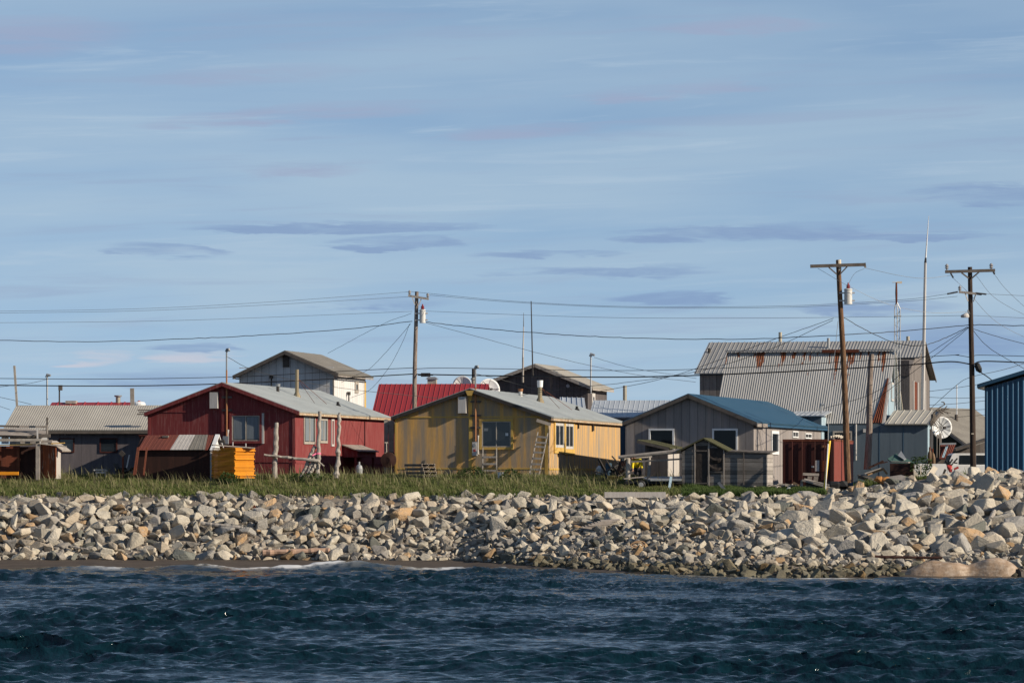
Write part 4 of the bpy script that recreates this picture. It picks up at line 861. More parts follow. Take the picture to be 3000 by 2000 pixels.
# upper wall band between the short corrugated eave and the slope below it
a, z1 = fr.s_(2676, 1118); b, z0 = fr.s_(2684, 1200); MB().box(.003, .08, a, b, z0, z1).build('side_door', M['rust'], main)
for px, y0, y1 in ((2674, 1115, 1205), (2686, 1120, 1205), (2698, 1120, 1205), (2708, 1115, 1205)):
    a, z1 = fr.s_(px, y0); _, z0 = fr.s_(px, y1); MB().box(.003, .09, a-.12, a+.12, z0, z1).build('door_trim', M['off_white'], main)
for px, pyt, rr_ in ((2286, 973, .11), (2427, 990, .09), (2660, 985, .11)):
    x, _ = fr.g(px, 1000, RG+.3 if rr_ > .1 else RG-1.0); y_ = RG+.3 if rr_ > .1 else RG-1.0; zb_ = zr-.2 if rr_ > .1 else zr-slope*1.0; zt_ = fr.g(px, pyt, y_)[1]
    MB().tube([(x, y_, zb_-.2), (x, y_, zt_)], rr_, 10).build('flue', M['galv'] if rr_ > .1 else M['grey_metal'], main)
x, z = fr.g(2078, 1030, 2.9); MB().tube([(x, 2.9, z-.3), (x, 2.9, z+.22)], .09, 8).build('roof_vent', M['dark_iron'], main)
# steep front house
fs_ = Fr(2650, 229, 3.95, 14); HA = 4.0
fb_ = thing('steep_metal_house', 'steep house clad in rust streaked corrugated metal with pale blue gable', 'building', fs_.loc, fs_.rz)
# local: gable end at x=0 (right); front eave y=-HA-.., ridge y=0, rear y=+HA/2
xg, zrg = fs_.g(2617, 1029, -2.4); yR = -2.4
yE = -6.3; xE, zE = fs_.g(2590, 1240, yE); yB = 2.2; 
zB = 2.6+.7; xe = xg
xL = fs_.g(2130, 1027, yR)[0]
MB().prismx([(yE+.5, -.3), (yB, -.3), (yB, zB-1), (yR, zrg-.14), (yE+.5, zE+(zrg-zE)*.5/(yR-yE)-.14)], xL+.1, xe-.25).build('wall', M['paleblue'], fb_)
rs_ = MB().sheet((xL, yR, zrg), (xe, yR, zrg), (xe, yE, zE), (xL, yE, zE), .135, .024, 'corr', .05); 
def rust_roof():
    m = mat('rust streaked grey tin', (.37, .36, .345), (.28, .275, .26), .7, (1.4, .3, .3), .3, .7, .55, spec=.4, fine=.08); nt = m.node_tree; N = nt.nodes; L = nt.links; b = N['Principled BSDF']
    old = b.inputs['Base Color'].links[0].from_socket; tc = N.new('ShaderNodeTexCoord'); sx = N.new('ShaderNodeSeparateXYZ'); L.new(tc.outputs['Object'], sx.inputs[0])
    def mth(op, a, v=None):
        x = N.new('ShaderNodeMath'); x.operation = op
        for i, q in enumerate((a, v)):
            if q is None: continue
            if isinstance(q, (int, float)): x.inputs[i].default_value = q
            else: L.new(q, x.inputs[i])
        return x.outputs[0]
    mp = N.new('ShaderNodeMapping'); mp.inputs['Scale'].default_value = (2.1, .05, .05); L.new(tc.outputs['Object'], mp.inputs[0]); n1 = N.new('ShaderNodeTexNoise'); n1.inputs['Scale'].default_value = 1.6; n1.inputs['Detail'].default_value = 3; L.new(mp.outputs[0], n1.inputs['Vector'])
    mp2 = N.new('ShaderNodeMapping'); mp2.inputs['Scale'].default_value = (5, 1.2, 1.2); L.new(tc.outputs['Object'], mp2.inputs[0]); n2 = N.new('ShaderNodeTexNoise'); n2.inputs['Scale'].default_value = 1.5; n2.inputs['Detail'].default_value = 5; L.new(mp2.outputs[0], n2.inputs['Vector'])
    dz = mth('MULTIPLY', mth('SUBTRACT', sx.outputs[2], zrg), .13)          # falls away from the ridge flashing
    v = mth('ADD', mth('ADD', n1.outputs['Fac'], dz), mth('MULTIPLY', mth('SUBTRACT', n2.outputs['Fac'], .5), .5))
    f = N.new('ShaderNodeMapRange'); f.inputs[1].default_value = .50; f.inputs[2].default_value = .535; L.new(v, f.inputs[0])
    mx = N.new('ShaderNodeMix'); mx.data_type = 'RGBA'; L.new(f.outputs[0], mx.inputs[0]); L.new(old, mx.inputs[6]); mx.inputs[7].default_value = (.17, .058, .025, 1); L.new(mx.outputs[2], b.inputs['Base Color']); return m
rs_.build('roof', rust_roof(), fb_)
MB().sheet((xL, yR+.004, zrg), (xe, yR+.004, zrg), (xe, yB+.2, zB-1.2), (xL, yB+.2, zB-1.2), .3, .03, 'corr', .05).build('rear_roof', M['roof_grey'], fb_)
MB().beam((xL-.05, yR-.05, zrg+.09), (xe+.05, yR-.05, zrg+.09), .5, .07).build('ridge_flashing', M['roof_grey'], fb_)
MB().box(xL+(xe-xL)*.58, xL+(xe-xL)*.80, yR-.32, yR-.305, zrg-.06, zrg+.12).build('rusty_flashing', M['rust'], fb_)
rk = MB(); rk.beam((xe+.03, yR, zrg-.05), (xe+.03, yE, zE-.05), .06, .16, up=(1, 0, 0)); rk.build('rake_board', M['off_white'], fb_)
rk = MB(); rk.beam((xe+.03, yR, zrg-.05), (xe+.03, yB+.2, zB-1.2), .07, .2, up=(1, 0, 0)); rk.build('rake_board', M['plaster'], fb_)
pa = MB().sheet((xe-.10, yE+2.4, zE+(zrg-zE)*2.4/(yR-yE)+.03), (xe-.05, yE+2.4, zE+(zrg-zE)*2.4/(yR-yE)+.03), (xe-.06, yE-.02, zE+.03), (xe-.62, yE-.02, zE+.03), .135, .05, 'corr', .01); pa.build('rusty_sheet', M['rust'], fb_)
_, zc = fs_.s_(2616, 1123, xe-.2); ya, z1 = fs_.s_(2612, 1120, xe-.2); yb2, z0 = fs_.s_(2620, 1175, xe-.2)
wq = MB().box(xe-.245, xe-.18, ya, yb2, z0, z1).build('shuttered_window', M['off_white'], fb_); MB().box(xe-.179, xe-.17, ya+.12, yb2-.12, z0+.12, z1-.12).build('shutter', M['paleblue'], wq)
# vent pipe standing on the steep roof
q1 = roofpt(fs_, 2507, 1220, yE, zE, yR, zrg); vp = MB().tube([(q1[0], q1[1], q1[2]-.1), (q1[0]-.05, q1[1], q1[2]+1.55)], .04, 8).build('roof_pipe', M['grey_metal'], fb_)
MB().tube([(q1[0]-.06, q1[1], q1[2]+1.45), (q1[0]-.06, q1[1]-.02, q1[2]+1.72), (q1[0]+.06, q1[1]-.1, q1[2]+1.60)], [.07, .09, .06], 8).build('weatherhead', M['grey_metal'], vp)
# low blue annex in front, wall runs from px 2425 to 2716
fa = Fr(2716, 222.4, 3.75, 8)
an = thing('blue_annex', 'low slate blue building with tan ribbed roof and antlers over its corner', 'building', fa.loc, fa.rz)
xw = fa.g(2425, 1300)[0]; zw = fa.g(2600, 1241, 0)[1]; xa0 = fa.g(2592, 1241, -.1)[0]
ya_, zri = 3.2, fa.g(2700, 1201, 3.2)[1]
Lna = fa.s_(2742, 1300)[0]
MB().prismx([(0, -.3), (5, -.3), (5, zri-.2), (3.0, zri-.12), (0, zw-.05)], xa0+.3, 0).build('wall', M['bluewall'], an); MB().box(xw, xa0+.298, .004, .6, -.3, zw-.06).build('side_wall', M['bluewall'], an)
MB().box(.003, .05, .02, min(Lna, 5), -.3, zw-.1).build('end_wall', M['paleblue'], an)
a, z1 = fa.s_(2723, 1256, .05); b, z0 = fa.s_(2732, 1345, .05); MB().box(.052, .09, a, b, z0, z1).build('door', M['dark_iron'], an)
MB().sheet((xa0+.4, ya_, zri), (.75, ya_, zri), (.25, -.25, zw), (xa0, -.25, zw), .42, .03, 'seam', .06).build('roof', M['roof_tan'], an)
cr = MB(); cr.beam((.28, -.27, zw+.0), (.78, ya_, zri+.02), .12, .2); cr.build('rake_board', M['wood_dark'], an)
a, z1 = fa.g(2440, 1262); b, z0 = fa.g(2497, 1292); window(an, mapf, a, b, z0, z1, M['drift'], M['glass_dark'], .10, .05)
a, z1 = fa.g(2508, 1242); _, z0 = fa.g(2509, 1296); MB().tube([(a, -.06, z0-1), (a, -.06, z1)], .045, 8).build('wall_pipe', M['off_white'], an)
a, z1 = fa.g(2529, 1256); b, z0 = fa.g(2536, 1266); MB().box(a, b, -.12, -.003, z0, z1).build('meter_box', M['off_white'], an)
for px in (2576, 2646): a, _ = fa.g(px, 1300); MB().box(a-.015, a+.015, -.012, -.003, -.2, zw-.12).build('panel_joint', M['blue_trim'], an)
# entry lean-to in front of the steep house
fe = Fr(2405, 222.3, 4.0, 13)
en = thing('entry_shed', 'small lean-to entry with pale tin roof and light blue side behind the blue roof', 'shed', fe.loc, fe.rz)
x0, z1 = fe.g(2310, 1217, -.25); x1, _ = fe.g(2404, 1219, -.25); xt, z2 = fe.g(2330, 1203, 2.4)
MB().prismx([(0, -.2), (2.6, -.2), (2.6, z2-.1), (0, z1-.05)], x0, 0).build('wall', M['bluewall'], en); MB().box(.003, .04, .02, 2.4, -.2, z1-.1).build('end_wall', M['paleblue'], en)
MB().sheet((x0, 2.5, z2), (.3, 2.5, z2), (.25, -.3, z1), (x0, -.3, z1), .3, .02, 'corr', .05).build('roof', M['roof_silver'], en)

# bright blue metal building at the right edge -----------------------------------------------------------------------
fr = Fr(2885, 201, 3.85, 12)
bb_ = thing('blue_metal_building', 'bright blue ribbed metal building at the right edge of the shore', 'building', fr.loc, fr.rz)
z1 = fr.g(2885, 1138)[1]; s1 = (fr.g(3000, 1103)[1]-z1)/(fr.g(3000, 1103)[0]); XW = 7.0
MB().prism([(0, -.4), (XW, -.4), (XW, z1+s1*XW), (0, z1)], 0, 3.6).build('wall', M['blue_metal'], bb_)
rb = MB()
for i in range(26):
    x = .06+i*.265
    pf = [(x, -.002), (x+.012, -.06), (x+.055, -.06), (x+.115, -.002)]; rb.add([(a, b, -.4) for a, b in pf]+[(a, b, z1+s1*x-.02) for a, b in pf], [(0,1,2,3),(7,6,5,4),(0,4,5,1),(1,5,6,2),(2,6,7,3),(3,7,4,0)])
    if i % 1 == 0: rb.prism([(x+.16, -.4), (x+.175, -.4), (x+.175, z1+s1*x-.02), (x+.16, z1+s1*x-.02)], -.03, -.002)
rb.build('wall_rib', M['blue_metal'], bb_)
rf = MB(); zt0 = z1+.30; rf.prism([(-.36, zt0-.17+s1*-.36), (XW, zt0-.17+s1*XW), (XW, zt0+.02+s1*XW), (-.36, zt0+.02+s1*-.36)], -.40, 3.9); rf.build('roof', M['blue_trim'], bb_)
MB().prism([(-.33, z1-.02), (-.01, z1-.02), (-.01, zt0-.18), (-.33, zt0-.19+s1*-.33)], -.3, 3.5).build('soffit', M['plaster'], bb_)
# far grey house and rusty shed behind the truck
fr = Fr(2880, 262, 3.9, 10)
ap = fr.g(2745, 1217, -.3); el = fr.g(2640, 1262, -.3); er = fr.g(2850, 1293, -.3)
fg, _ = gable_house('far_house', 'far dark green house with wide grey roof between annex and blue metal building', 'house', Fr(2838, 262, 3.9, 30), 7, 9, (-7.4, 2.9), (-3.6, 5.0), (.5, 2.2), M['green_wall'], M['roof_old'], oh=.5, prof='seam', sp=1.5, rh=.01, rt=.12, trimm=M['wood'], eavem=M['wood'])
x = thing('vent_stack', 'short brown roof stack with a slim white pole on the far grey roof', 'vent', P(2802, 1240, 266)); MB().tube([P(2802, 1245, 266), P(2802, 1214, 266)], .12, 8).build('stack', M['wood_dark'], x, world=True); MB().tube([P(2803, 1214, 266), P(2803, 1127, 266)], .035, 6).build('white_pole', M['white'], x, world=True)
ls = thing('slab_roofed_shed', 'low dark shed with a sloping board roof behind the parked truck', 'shed', P(2850, 1400, 222)); MB().beam(P(2793, 1318, 222), P(2890, 1286, 222), 2.5, .14).build('roof', M['wood_dark'], ls, world=True)
MB().add([P(2805, 1410, 222.4), P(2890, 1410, 222.4), P(2890, 1293, 222.4), P(2805, 1322, 222.4), P(2805, 1410, 225), P(2890, 1410, 225), P(2890, 1293, 225), P(2805, 1322, 225)], [(0,1,2,3),(5,4,7,6),(1,5,6,2),(4,0,3,7),(3,2,6,7)]).build('wall', M['brown_board'], ls, world=True)
rsd = thing('rusty_tin_panel', 'leaning panel of rusty corrugated tin with pale stripes beside the parked truck', 'panel', P(2775, 1400, 213)); MB().sheet(P(2755, 1302, 213.5), P(2800, 1302, 213.5), P(2782, 1345, 213), P(2752, 1345, 213), .11, .04, 'corr', .02).build('rusty_sheet', M['rust_roof'], rsd, world=True); MB().sheet(P(2772, 1304, 213.3), P(2779, 1304, 213.3), P(2766, 1340, 212.8), P(2759, 1340, 212.8), .06, .03, 'corr', .01).build('pale_sheet', M['paleblue'], rsd, world=True); MB().beam(P(2752, 1300, 213.2), P(2801, 1299, 213.2), .1, .1).build('top_rail', M['grey_metal'], rsd, world=True); MB().beam(P(2765, 1420, 213.4), P(2765, 1340, 213.4), .9, .06, up=(0, 1, 0)).build('backing', M['wood_dark'], rsd, world=True)
# ------------------------------------------------------------------ utility poles
def crossarm(t, a, b, w, m, name='crossarm'): return MB().beam(a, b, w*.8, w).build(name, m, t, world=True)
def insulator(t, p, s=1.0):
    p = Vector(p); return MB().tube([p, p+Vector((0, 0, .05*s)), p+Vector((0, 0, .09*s)), p+Vector((0, 0, .15*s)), p+Vector((0, 0, .19*s)), p+Vector((0, 0, .27*s)), p+Vector((0, 0, .31*s))], [.04*s, .04*s, .11*s, .05*s, .11*s, .06*s, .03*s], 8).build('insulator', M['ceramic'], t, world=True)
def transformer(t, c, h, r, side, d):
    c = Vector(c); b = MB().tube([c, c+Vector((0, 0, h)), c+Vector((0, 0, h+.03)), c+Vector((0, 0, h+.08))], [r, r, r*1.1, r*.9], 16).build('transformer', M['white_rusty'], t, world=True)
    q = c+Vector((0, 0, h+.08)); MB().tube([q, q+Vector((0, 0, .06)), q+Vector((0, 0, .1)), q+Vector((0, 0, .16)), q+Vector((0, 0, .2)), q+Vector((0, 0, .3))], [.05, .12, .07, .10, .05, .03], 8).build('bushing', M['bushing'], b, world=True)
    for f in (.25, .8): MB().beam(c+Vector((side*(-r-.25), 0, h*f)), c+Vector((side*(r+.12), -r*.3, h*f)), .07, .07).build('bracket', M['off_white'], b, world=True)
def wavy(a, b, r0, r1, amp, n=9):
    pts = []; rs = []
    for i in range(n): f = i/(n-1); pts.append(Vector(a).lerp(Vector(b), f)+Vector((math.sin(f*7+a[0])*amp, 0, 0))); rs.append(r0+(r1-r0)*f)
    return pts, rs
# pole behind the yellow house
D1 = 216
u1 = thing('utility_pole', 'weathered utility pole with white transformer standing behind the yellow house', 'utility pole', P(1211, 1400, D1))
pts, rs = wavy(P(1211, 1405, D1), P(1220, 854, D1), .145, .10, .02); MB().tube(pts, rs, 10).build('pole', M['pole_grey'], u1, world=True)
crossarm(u1, P(1196, 866, D1-.1), P(1256, 876, D1-.2), .115, M['drift'])
insulator(u1, P(1200, 864, D1-.1), .85); insulator(u1, P(1253, 873, D1-.2), .85)
for a, b in ((P(1216, 893, D1-.15), P(1207, 870, D1-.15)), (P(1227, 893, D1-.15), P(1234, 876, D1-.15))): MB().beam(a, b, .03, .05).build('crossarm_brace', M['off_white'], u1, world=True)
transformer(u1, P(1238, 946, D1-.15), .66, .165, 1, D1)
# leaning pole in front of the container
D2 = 196.5
u2 = thing('utility_pole', 'leaning reddish brown utility pole in front of the rusty container', 'utility pole', P(2487, 1440, D2))
pts, rs = wavy(P(2487, 1445, D2), P(2457, 762, D2), .175, .12, .025); MB().tube(pts, rs, 10).build('pole', M['pole'], u2, world=True)
pts = [P(2458, 792, D2), P(2457, 761, D2)]; MB().tube(pts, .125, 10).build('bare_top', M['plaster'], u2, world=True)
crossarm(u2, P(2374, 780, D2-.18), P(2536, 775, D2-.18), .16, M['wood_dark'])
for a, b in ((P(2451, 803, D2-.15), P(2428, 783, D2-.2)), (P(2461, 803, D2-.15), P(2482, 781, D2-.2))): MB().beam(a, b, .04, .06).build('crossarm_brace', M['wood_dark'], u2, world=True)
MB().beam(P(2533, 770, D2-.18), P(2535, 784, D2-.18), .1, .12).build('end_fitting', M['wood'], u2, world=True)
transformer(u2, P(2485, 891, D2-.1), .70, .20, 1, D2)
# short grey post, dark pole by the blue building
u3 = thing('cut_pole', 'short cut-off grey pole standing between the container and the blue annex', 'pole', P(2541, 1370, 203.5))
pts, rs = wavy(P(2541, 1375, 203.5), P(2553, 1037, 203.5), .19, .135, .03); MB().tube(pts, rs, 10).build('pole', M['pole_grey'], u3, world=True)
D4 = 199
u4 = thing('utility_pole', 'dark utility pole with street light beside the bright blue metal building', 'utility pole', P(2852, 1385, D4))
pts, rs = wavy(P(2852, 1400, D4), P(2842, 782, D4), .165, .115, .008); MB().tube(pts, rs, 10).build('pole', M['pole_dark'], u4, world=True)
crossarm(u4, P(2769, 796, D4-.18), P(2915, 792, D4-.18), .15, M['wood_dark'])
for a, b in ((P(2838, 815, D4-.15), P(2817, 799, D4-.2)), (P(2847, 815, D4-.15), P(2868, 797, D4-.2))): MB().beam(a, b, .05, .07).build('crossarm_brace', M['wood_dark'], u4, world=True)
insulator(u4, P(2774, 791, D4-.18)); insulator(u4, P(2904, 789, D4-.18))
crossarm(u4, P(2809, 855, D4-.2), P(2876, 862, D4-.2), .11, M['wood'], 'lower_crossarm'); insulator(u4, P(2812, 853, D4-.2), .9)
for a, b in ((P(2836, 882, D4-.15), P(2828, 860, D4-.2)), (P(2852, 884, D4-.15), P(2858, 863, D4-.2))): MB().beam(a, b, .03, .05).build('crossarm_brace', M['off_white'], u4, world=True)
def strain(t, a, b, n=9):
    a = Vector(a); b = Vector(b); pts = []; rs = []
    for i in range(n*2+1): pts.append(a.lerp(b, i/(n*2))); rs.append(.055 if i % 2 else .025)
    MB().tube(pts, rs, 8).build('strain_insulator', M['dark_iron'], t, world=True)
strain(u4, P(2806, 855, D4-.2), P(2775, 861, D4-.3)); strain(u4, P(2858, 858, D4-.2), P(2890, 862, D4-.3))
strain(u4, P(2785, 800, D4-.2), P(2793, 814, D4-.3), 4); strain(u4, P(2910, 796, D4-.2), P(2914, 803, D4-.3), 3)
lamp = MB(); c = P(2827, 926, D4-.5); lamp.tube([c+Vector((-.02, 0, .14)), c+Vector((0, 0, .10)), c+Vector((0, 0, .02)), c+Vector((0, 0, -.07))], [.08, .17, .22, .20], 14)
lo_ = lamp.build('street_light', M['off_white'], u4, world=True); MB().tube([c+Vector((.1, 0, .12)), P(2836, 908, D4-.3), P(2843, 925, D4)], .025, 6).build('lamp_arm', M['grey_metal'], lo_, world=True)
MB().tube([P(2857, 1066, D4-.2), P(2862, 1068, D4-.2), P(2868, 1082, D4-.2), P(2874, 1091, D4-.2)], [.08, .16, .17, .06], 10).build('cable_coil', M['black'], u4, world=True)
MB().beam(P(2846, 1270, D4-.17), P(2853, 1270, D4-.17), .03, .05).build('pole_tag', M['plaster'], u4, world=True)
# tall tapering radio mast, weather vane tower
rm = whip('radio_mast', 'very tall thin white radio mast in front of the grey building gable', [P(2703, 1200, 226), P(2711, 770, 226), P(2712, 755, 226), P(2721, 632, 226)], [.115, .075, .05, .012], ['off_white', 'dark_iron', 'white'], 'antenna')
tv = thing('wind_vane_tower', 'slender lattice tower with a wooden wind vane above the steep metal roof', 'tower', P(2629, 1210, 218)); DV = 218
lat = MB(); legs = [(2621, 0), (2637, 0), (2629, .3)]
for px, o in legs: lat.tube([P(px, 1200, DV+o), P(px, 905, DV+o), P(2626.5+(px-2629)*.1, 884, DV+o)], .028, 5)
k = 0
for py in range(910, 1190, 13):
    a, b = (2621, 2637) if k % 2 else (2637, 2621); lat.tube([P(a, py, DV), P(b, py+13, DV)], .010, 4); lat.tube([P(a, py, DV), P(2629, py+13, DV+.3)], .010, 4); k += 1
lat.build('lattice', M['grey_metal'], tv, world=True)
MB().beam(P(2620, 926, DV), P(2640, 926, DV), .2, .05).build('crosspiece', M['drift'], tv, world=True)
MB().tube([P(2626.5, 890, DV), P(2626, 858, DV), P(2626, 828, DV)], [.05, .065, .045], 8).build('vane_mast', M['rust'], tv, world=True)
vn = MB(); vn.tube([P(2614, 827, DV), P(2632, 827, DV)], .018, 5); vn.add([P(2627, 825, DV), P(2643, 824, DV), P(2642, 831, DV), P(2627, 829.5, DV), P(2627, 825, DV+.05), P(2643, 824, DV+.05), P(2642, 831, DV+.05), P(2627, 829.5, DV+.05)], [(0,1,2,3),(7,6,5,4),(0,4,5,1),(1,5,6,2),(2,6,7,3),(3,7,4,0)]); vn.build('wind_vane', M['plaster'], tv, world=True)

# ------------------------------------------------------------------ wires: control points in photo pixels plus distance
def catmull(pts, k=10):
    if len(pts) == 2: pts = [pts[0], pts[0].lerp(pts[1], .5), pts[1]]
    q = [2*pts[0]-pts[1]]+pts+[2*pts[-1]-pts[-2]]; out = []
    for i in range(1, len(q)-2):
        for j in range(k):
            t = j/k; a, b, c, d = q[i-1], q[i], q[i+1], q[i+2]
            out.append(.5*((2*b)+(c-a)*t+(2*a-5*b+4*c-d)*t*t+(3*b-a-3*c+d)*t**3))
    out.append(pts[-1]); return out
def wire(label, pts, r=.012, m='cable', cat='wire', twist=0):
    w = [p if isinstance(p, Vector) else P(*p) for p in pts]; w = catmull(w)
    if twist:
        w2 = []; 
        for i in range(len(w)-1):
            n = max(1, int((w[i+1]-w[i]).length/.35))
            for j in range(n): w2.append(w[i].lerp(w[i+1], j/n)+Vector((0, 0, random.uniform(-twist, twist))))
        w = w2+[w[-1]]
    mb = MB().tube(w, r, 5); o = solo('wire', mb, M[m], label, cat, 'overhead wires'); return o
T, MD, TH = .009, .019, .036
wire('thin upper power wire from the left edge to the pole behind the yellow house', [(-120, 913, D1), (380, 905, D1), (765, 886, D1), (1196, 855, D1)], T, 'cable_grey')
wire('thin power wire just under the topmost left one, from the left edge to the crossarm', [(-120, 918, D1), (380, 911, D1), (765, 894, D1), (1198, 869, D1)], T, 'cable_grey')
wire('lone thin neutral wire from the left edge to below the small crossarm', [(-120, 946, D1), (500, 939, D1), (1208, 912, D1)], T, 'cable_grey')
wire('topmost thin power wire sagging right from the transformer pole to the dark pole', [(1201, 854, D1), (1500, 882, 212), (1850, 898, 207), (2300, 896, 202), (2640, 878, 200), (2776, 861, D4)], T, 'cable_grey')
wire('second thin power wire sagging right from the end of the small crossarm', [(1253, 864, D1), (1500, 885, 212), (1850, 901, 207), (2300, 900, 202), (2640, 883, 200), (2805, 868, D4)], T, 'cable_grey')
wire('thin level neutral wire running right from the transformer pole to the dark pole', [(1221, 910, D1), (1550, 923, 212), (1850, 931, 207), (2300, 931, 202), (2842, 924, D4)], T, 'cable_grey')
wire('thick twisted service cable from the left edge to the transformer pole', [(-120, 993, D1), (250, 1000, D1), (620, 989, D1), (1000, 965, D1), (1208, 941, D1)], MD, twist=.02)
wire('thick twisted service cable from the transformer pole to the leaning pole and dark pole', [(1245, 943, D1), (1500, 970, 210), (1850, 990, 205), (2160, 993, 201), (2452, 982, D2), (2640, 969, 198), (2842, 951, D4)], MD, twist=.02)
wire('upper telephone cable from the left edge to the transformer pole', [(-120, 1107, D1), (300, 1110, D1), (700, 1103, D1), (1000, 1087, D1), (1213, 1077, D1)], .018)
wire('thick black telephone cable from the left edge to the transformer pole', [(-120, 1127, D1), (380, 1130, D1), (800, 1118, D1), (1213, 1095, D1)], .030)
wire('upper telephone cable from the transformer pole to the dark pole', [(1216, 1080, D1), (1330, 1078, 214), (1850, 1085, 207), (2250, 1072, 202), (2760, 1042, 200), (2800, 1040, D4), (2846, 1047, D4)], .016)
wire('thick black telephone cable from the transformer pole to the dark pole', [(1216, 1096, D1), (1500, 1101, 212), (1850, 1104, 207), (2250, 1091, 202), (2640, 1070, 200), (2780, 1059, D4), (2846, 1067, D4)], .033)
sbx = MB(); sbx.box(-.26, .26, -.08, .08, -.10, .10); sbx.tube([Vector((-.42, 0, 0)), Vector((.42, 0, 0))], .045, 6); sb = solo('splice_box', sbx, M['black'], 'black splice box hanging on the telephone cable just right of the transformer pole', 'box'); sb.location = P(1247, 1103, 215)
wire('service drop from the transformer pole down to the white house roof', [(1205, 918, D1), (1120, 950, 222), (960, 1035, 234)], .010, twist=.01)
wire('steep service drop from the transformer pole toward the white house side wall', [(1203, 948, D1), (1150, 1010, 222), (1085, 1078, 230), (1040, 1100, 235), (1000, 1120, 236)], .011, twist=.01)
wire('steepest service drop from the transformer pole down beside the white house', [(1200, 948, D1), (1180, 1000, 222), (1140, 1075, 230), (1085, 1140, 235), (1028, 1165, 236.5)], .011, twist=.01)
wire('service drop from the red house mast sagging right to the transformer pole span', [mast_red, (760, 1090, 206), (975, 1133, 210), (1220, 1160, 213), (1400, 1173, 215), (1640, 1140, 210), (1850, 1118, 206), (2060, 1084, 202), (2250, 1025, 200), (2440, 938, D2)], .013, twist=.01)
wire('service drop from the yellow house mast sagging right to the leaning pole', [mast_yel, (1470, 1112, 206), (1600, 1145, 206), (1740, 1147, 205), (1980, 1098, 203), (2250, 1000, 200), (2442, 932, D2)], .013, twist=.01)
wire('long drop wire from the transformer pole sloping right to the grey metal building wall', [(1248, 945, D1), (1450, 1000, 219), (1640, 1050, 222), (1850, 1095, 225), (2038, 1119, 229)], .011, twist=.01)
wire('drop wire from the brown house mast sloping right to the grey metal building', [mast_brn, (1850, 1077, 235), (2040, 1108, 230)], .011, twist=.01)
wire('twisted cable drooping from the leaning pole right to the dark pole', [(2472, 930, D2), (2540, 968, 197), (2620, 1003, 198), (2700, 1012, 198), (2780, 985, D4), (2835, 957, D4)], .018, twist=.015)
wire('fine wire from the right tip of the leaning pole crossarm to the dark pole', [(2535, 785, D2), (2640, 808, 197), (2710, 815, 198), (2790, 806, D4)], T, 'cable_grey')
wire('fine wire from the left half of the leaning pole crossarm drooping to the dark pole', [(2396, 786, D2), (2490, 840, 196), (2600, 890, 197), (2720, 915, 198), (2830, 914, D4)], T, 'cable_grey')
wire('short jumper wire from the leaning pole crossarm to its transformer', [(2532, 787, D2), (2505, 800, D2), (2488, 828, D2), (2486, 838, D2)], .008, 'cable_grey')
wire('service drop from the grey house mast rising right to the dark pole', [mast_gry, (2560, 1150, 202), (2700, 1050, 200), (2838, 958, D4)], .013, twist=.01)
wire('service drop from the steep metal roof rising right to the dark pole', [(2507, 1214, 211), (2620, 1130, 206), (2740, 1040, 202), (2838, 960, D4)], .013, twist=.01)
wire('twisted cable leaving the dark pole level to the right edge', [(2846, 952, D4), (2890, 952, D4), (3120, 956, D4)], .02, twist=.02)
wire('cable from the dark pole sloping down right past the blue metal building roof', [(2848, 962, D4), (2920, 985, 200), (3120, 1040, 203)], .015, twist=.01)
wire('steep cable from the dark pole down to the blue metal building roof', [(2848, 965, D4), (2900, 1020, 200), (3010, 1085, 203)], .015, twist=.01)
wire('fine wire from the left end of the upper crossarm down to the right edge', [(2793, 815, D4), (2840, 860, D4), (2930, 950, D4), (3100, 1030, 201)], T, 'cable_grey')
wire('fine wire from the middle of the upper crossarm down to the right edge', [(2860, 808, D4), (2925, 880, D4), (3080, 960, 200)], T, 'cable_grey')
wire('fine wire from the right end of the upper crossarm down to the right edge', [(2913, 803, D4), (2955, 855, D4), (3080, 970, 200)], T, 'cable_grey')
wire('strained power wire leaving the lower crossarm level to the right edge', [(2890, 861, D4), (3120, 872, D4)], T, 'cable_grey')
wire('thin neutral wire leaving the dark pole below the street light to the right edge', [(2850, 924, D4), (3120, 937, D4)], T, 'cable_grey')
wire('upper telephone cable leaving the dark pole to the right edge', [(2850, 1042, D4), (2890, 1040, D4), (3120, 1047, D4)], .016)
wire('thick black telephone cable leaving the dark pole to the right edge', [(2850, 1068, D4), (2880, 1058, D4), (2990, 1061, D4), (3120, 1063, D4)], .033)
wire('thick drop cable from the black coil down onto the blue metal building', [(2874, 1091, D4), (2895, 1105, 200), (2912, 1119, 201)], .028)
for i, (y0, y1, ex) in enumerate(((1146, 1120, 'highest'), (1163, 1163, 'second'), (1186, 1172, 'third'), (1200, 1198, 'fourth'), (1222, 1214, 'lowest'))):
    wire(f'thin far cable between grey building and blue metal building, {ex} of the five', [(2722, y0, 240), (2800, (y0+y1)/2+3, 240), (2900, y1, 240)], .014)
wire('sagging cable from the annex corner rising right behind the dark pole', [(2722, 1200, 215), (2800, 1130, 206), (2842, 1105, 202), (2930, 1085, 202), (3010, 1062, 203)], .013)
wire('thin cables meeting the tan roofed mast at the far left edge', [mast_lft, (90, 1122, 214), (40, 1128, 214), (-60, 1140, 214)], .011)
wire('cable rising to the left edge over the corner of the dark house roof', [(92, 1184, 216), (40, 1172, 216), (-60, 1150, 215)], .013)
wire('lower cable running to the left edge below the one over the dark house roof', [(30, 1200, 217), (-60, 1170, 215)], .011)

# ------------------------------------------------------------------ yard things, left to right
LG = 4.0
